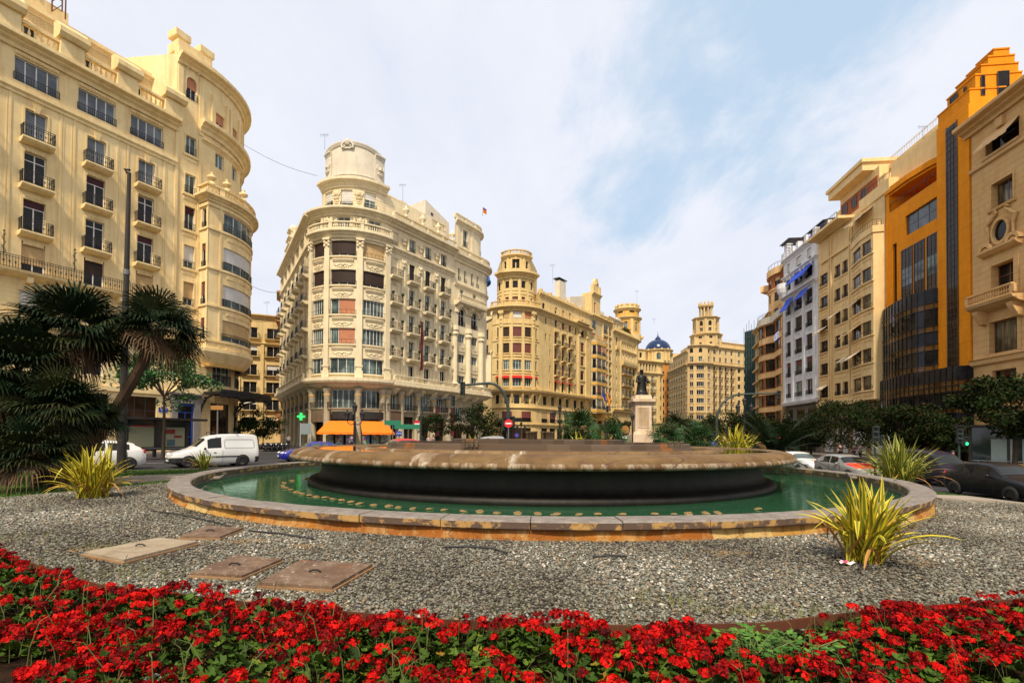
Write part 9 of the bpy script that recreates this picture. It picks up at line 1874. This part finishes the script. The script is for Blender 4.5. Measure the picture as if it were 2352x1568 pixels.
cover([(193, 1272), (365, 1238), (455, 1247), (285, 1290)], .08, 'long tan chequered steel cover on the gravel', CHK, .05); cover([(413, 1237), (475, 1213), (560, 1217), (505, 1238)], .06, 'dark brown slab cover behind the long tan one', PLT, .04); cover([(437, 1325), (545, 1283), (648, 1292), (555, 1332)], .05, 'flat brown cover with whitish stain on the gravel', PLT, .03); cover([(594, 1345), (690, 1292), (855, 1302), (762, 1355)], .07, 'largest brown square cover lying on the gravel', PLT, .05)
HOSE = pm('black_hose', (.02, .02, .022, 1), .6)
for pts, lb in (([(350, 1172), (420, 1182), (500, 1200), (530, 1208)], 'black hose across the gravel left of the pool wall'), ([(570, 1218), (640, 1224), (720, 1236)], 'black hose length behind the brown covers'), ([(1020, 1256), (1075, 1254), (1130, 1258), (1165, 1268)], 'bent black hose on the gravel before the pool, left of its pair'), ([(1362, 1278), (1400, 1274), (1440, 1277)], 'short black hose on the gravel before the middle of the pool'), ([(2058, 1238), (2090, 1232), (2130, 1232)], 'black hose end on the gravel right of the big flax plant')):
 m = MB(); m.tube([atz(x, y, .18) for x, y in pts], .013, 7); tag(m.build('hose', HOSE, None, True), lb, 'hose')
LIT = pm('printed_paper', (.7, .7, .7, 1), .6); t = NT(LIT); p = t.pos(); t.col(t.ramp(t.noise(p, 9, 1, .3), [(.40, (.75, .75, .74, 1)), (.46, (.7, .5, .02, 1)), (.55, (.75, .74, .7, 1)), (.6, (.6, .02, .16, 1)), (.68, (.75, .75, .74, 1))], 'CONSTANT')); rn = random.Random(3)
def paper(px, py, w_, h, label, mat, z=.18):
 c = atz(px, py, z); m = MB(); m.grid([[(c.x-w_/2+w_*i/5, c.y-h/2+h*j/4, c.z+.02*math.sin(i*1.7+j)+.01*math.sin(j*2.3)) for i in range(6)] for j in range(5)]); o = m.build('paper_scrap', mat); tag(o, label, 'litter')
paper(1943, 1291, .22, .12, 'crumpled colourful paper at the foot of the big flax plant', LIT); paper(365, 1555, .12, .14, 'white paper scrap among the geraniums at the bottom left', WHS, .22)
c = atz(1882, 1540, .12); m = MB(); m.ball((c.x, c.y, c.z+.02), .1, 9, 0, (1.0, .55, .35)); o = m.build('white_stone', stucco('white_rubble', (.42, .38, .33, 1), (.55, .5, .45, 1), (.2, .15, .12, 1), .5)); tag(o, 'pale rough stone lying in the bare soil among the geraniums', 'stone')
m = MB(); m.tube([atz(x, y, .16) for x, y in ((-10, 1470), (60, 1480), (118, 1495))], .014, 7); tag(m.build('irrigation_pipe', stucco('brown_pipe', (.16, .07, .05, 1), (.2, .1, .07, 1), (.06, .03, .02, 1)), None, True), 'thin brown irrigation pipe on the soil at the lower left', 'pipe')
# ---------------------------------------------------------------- birds on the pool edge
PIG = pm('pigeon_feather', (.10, .085, .08, 1), .7); PIG2 = pm('pigeon_wing', (.20, .15, .11, 1), .7); BEAK = pm('beak', (.2, .12, .05, 1), .6)
def pigeon(px, py, z, label, yaw, Y=None, s=1.0):
 c = atz(px, py, z) if Y is None else at(px, py, Y); rt = thing('pigeon', label, 'bird', (0, 0, 0)); m = MB(); n = 10
 prof = [(-.17, .01, .075), (-.13, .022, .078), (-.09, .042, .085), (-.03, .058, .09), (.03, .06, .10), (.07, .05, .118), (.095, .034, .145), (.105, .026, .165), (.115, .028, .185), (.135, .024, .197), (.15, .012, .196)]
 m.grid([[(x, r_*math.cos(2*math.pi*i/n), z_+r_*.9*math.sin(2*math.pi*i/n)) for i in range(n)] for x, r_, z_ in prof], 0, True); m.build('body', PIG, rt, True)
 for sg in (1, -1): m = MB(); m.ball((-.03, sg*.05, .10), .085, 8, 0, (1.15, .28, .5)); m.build('wing', PIG2, rt, True); m = MB(); m.tube([(.02, sg*.025, .06), (.025, sg*.028, .0), (.06, sg*.03, .002)], .006, 4); m.build('leg', BEAK, rt); m = MB(); m.ball((.138, sg*.021, .2), .005, 5); m.build('eye', IRON, rt)
 m = MB(); m.tube([(.145, 0, .196), (.175, 0, .19)], [.008, .002], 5); m.build('beak', BEAK, rt); rt.location = tuple(c); rt.rotation_euler = (0, 0, yaw); rt.scale = (s, s, s)
pigeon(502, 1107, .17, 'brown pigeon standing in the water at the left of the pool', .5, None, 1.5); pigeon(627, 1080, .17, 'pigeon at the far left pool wall near the pedestal', 2, None, 1.5); pigeon(1803, 1079, .17, 'pigeon on the water under the right rim', 2.6, None, 1.6); pigeon(1958, 1106, .2, 'pigeon by the inner wall behind the big flax plant', 3, None, 1.6); pigeon(2058, 1125, .2, 'pigeon at the right end of the pool', 1, None, 1.5); pigeon(455, 1140, .2, 'pigeon close under the left pool kerb', .2, None, 1.3)
# ---------------------------------------------------------------- people
SKIN = pm('skin', (.42, .24, .16, 1), .6); HAIR = pm('dark_hair', (.018, .012, .009, 1), .6)
def skinned(name, verts, edges, rad, mat, parent, root=0):
 me = bpy.data.meshes.new(name); me.from_pydata(verts, edges, []); me.materials.append(mat); o = bpy.data.objects.new(name, me); COL.objects.link(o); o.parent = parent
 s_ = o.modifiers.new('skin', 'SKIN'); s_.use_smooth_shade = True; o.modifiers.new('sub', 'SUBSURF').levels = 1; o.modifiers['sub'].render_levels = 1
 for i, r_ in enumerate(rad): me.skin_vertices[0].data[i].radius = r_ if hasattr(r_, '__len__') else (r_, r_)
 me.skin_vertices[0].data[root].use_root = True; return o
def person(loc, yaw, label, shirt, trousers, pose='stand', hair=HAIR, seed=0):
 rt = thing('person', label, 'person', (0, 0, 0)); k = random.Random(seed); sw = .16 if pose == 'walk' else .03
 if pose == 'sit': leg = lambda s: [(.0, s*.09, .50), (.42, s*.10, .52), (.44, s*.10, .10), (.56, s*.10, .05)]; zp, zt = .52, 1.02
 else: leg = lambda s: [(0, s*.09, .90), (sw*s*.6, s*.10, .49), (sw*s-.03, s*.10, .08), (sw*s+.12, s*.11, .04)]; zp, zt = .95, 1.42
 arm = lambda s: [(0, s*.19, zt), (.0-sw*s*.4, s*.24, zt-.29), (.08-sw*s, s*.25, zt-.54), (.11-sw*s, s*.245, zt-.62)] if pose != 'sit' else [(0, s*.19, zt), (.08, s*.23, zt-.27), (.28, s*.16, zt-.38), (.35, s*.15, zt-.40)]
 V = [(0, 0, zp), (0, 0, zp+.2), (0, 0, zt), (.01, 0, zt+.10), (.03, 0, zt+.20), (.03, 0, zt+.29)]; E_ = [(0, 1), (1, 2), (2, 3), (3, 4), (4, 5)]; Rr = [(.15, .105), (.135, .095), (.16, .10), .055, .088, .075]
 Va, Ea, Ra = list(V), list(E_), list(Rr)
 for s in (1, -1):
  i = len(Va); Va += arm(s); Ea += [(2, i), (i, i+1), (i+1, i+2), (i+2, i+3)]; Ra += [.058, .045, .034, .03]; i = len(Va); Va += leg(s); Ea += [(0, i), (i, i+1), (i+1, i+2), (i+2, i+3)]; Ra += [.085, .06, .042, .04]
 b = skinned('body', Va, Ea, Ra, SKIN, rt)
 Vs = [V[0], V[1], V[2]]; Es = [(0, 1), (1, 2)]; Rs = [(.165, .12), (.155, .112), (.178, .118)]
 for s in (1, -1): i = len(Vs); A = arm(s); Vs += [A[0], tuple(Vector(A[0]).lerp(Vector(A[1]), .9))]; Es += [(2, i), (i, i+1)]; Rs += [.07, .06]
 skinned('shirt', Vs, Es, Rs, shirt, rt)
 Vt = [(0, 0, zp-.02)]; Et = []; Rt = [(.165, .12)]
 for s in (1, -1): i = len(Vt); L_ = leg(s); Vt += L_[:3]; Et += [(0, i), (i, i+1), (i+1, i+2)]; Rt += [.10, .075, .06]
 skinned('trousers', Vt, Et, Rt, trousers, rt)
 m = MB(); m.ball((.012, 0, zt+.285), .1, 10, 0, (1.02, .86, .95)); h = m.build('hair', hair, rt, True)
 m = MB(); m.ball((.115, 0, zt+.225), .018, 6, 0, (1, .7, 1.3)); m.build('nose', SKIN, rt)
 for s in (1, -1): m = MB(); m.ball((.103, s*.032, zt+.245), .010, 6); m.build('eye', HAIR, rt); m = MB(); m.ball(((leg(s)[3][0]-.03), leg(s)[3][1], .045 if pose != 'sit' else .05), .055, 7, 0, (2.0, .85, .8)); m.build('shoe', PLAS, rt, True)
 rt.location = loc; rt.rotation_euler = (0, 0, yaw); return rt
cl = lambda n, c: pm(n, c, .85); C1 = cl('white_shirt_cloth', (.6, .6, .58, 1)); C2 = cl('purple_shirt_cloth', (.12, .10, .35, 1)); C3 = cl('black_cloth', (.012, .012, .014, 1)); C4 = cl('grey_shirt_cloth', (.16, .16, .2, 1)); C5 = cl('navy_trousers', (.015, .018, .035, 1)); C6 = cl('mint_shirt_cloth', (.20, .50, .28, 1)); C7 = cl('plum_shirt_cloth', (.10, .05, .08, 1)); C8 = cl('pink_white_shirt', (.5, .38, .40, 1))
p = at(662, 1030, 60); person((p.x, p.y, .14), 1.8, 'person in a white shirt walking by the two legged street board', C1, C3, 'walk'); p = at(808, 1025, 57.5); person((p.x, p.y, .14), -1.4, 'person in a purple shirt standing beneath the left orange awning', C2, C5)
p = at(985, 1025, 58); person((p.x, p.y, .14), -1.2, 'person in pale clothes under the small street tree', C8, C3); p = at(995, 1025, 58.6); person((p.x, p.y, .14), 1.0, 'person in grey standing under the small street tree', C4, C5)
for x, Y, yw, lb, a, b_ in ((1930, 55, 1.5, 'person in black walking before the white shop shutters', C3, C3), (1962, 54, 3.0, 'person in a plum shirt beside the wide street tree', C7, C5), (1976, 53, .4, 'person in a grey shirt right of the one in plum', C4, C3)): p = at(x, 1040, Y); person((p.x, p.y, -.46), yw, lb, a, b_, 'walk')
for x, yw, lb, a in ((1504, -1.3, 'person in a mint shirt sitting at the foot of the pedestal', C6), (1513, -1.8, 'dark haired person leaning on the one in mint by the pedestal', C4)): p = at(x, 1030, 58); person((p.x, p.y, .98), yw, lb, a, C5, 'sit')
p0 = at(1508, 1030, 58); rt = thing('stone_bench', 'dark stone block seat under the couple by the pedestal', 'bench', (p0.x, p0.y, 0)); m = MB(); m.box(p0.x-1.2, p0.x+1.2, p0.y-.35, p0.y+.35, 0, 1.0); m.box(p0.x-1.25, p0.x+1.25, p0.y-.4, p0.y+.4, 1.0, 1.08); m.build('block', pm('dark_bench_stone', (.05, .04, .03, 1), .8), rt); m = MB(); m.box(p0.x-1.3, p0.x+1.3, p0.y-1.4, p0.y-.4, 0, .95); m.build('step', PEDM, rt)
p = at(2188, 1060, 31); o = copy_tree(mb0); o.location = (p.x, p.y, -.55); o.rotation_euler = (0, 0, -1.4); tag(o, 'scooter ridden along the right roadway before the notice board', 'motorbike', ''); del o['group']; person((p.x, p.y, -.25), -1.4, 'rider in a pale pink shirt on the scooter', C8, C3, 'sit')
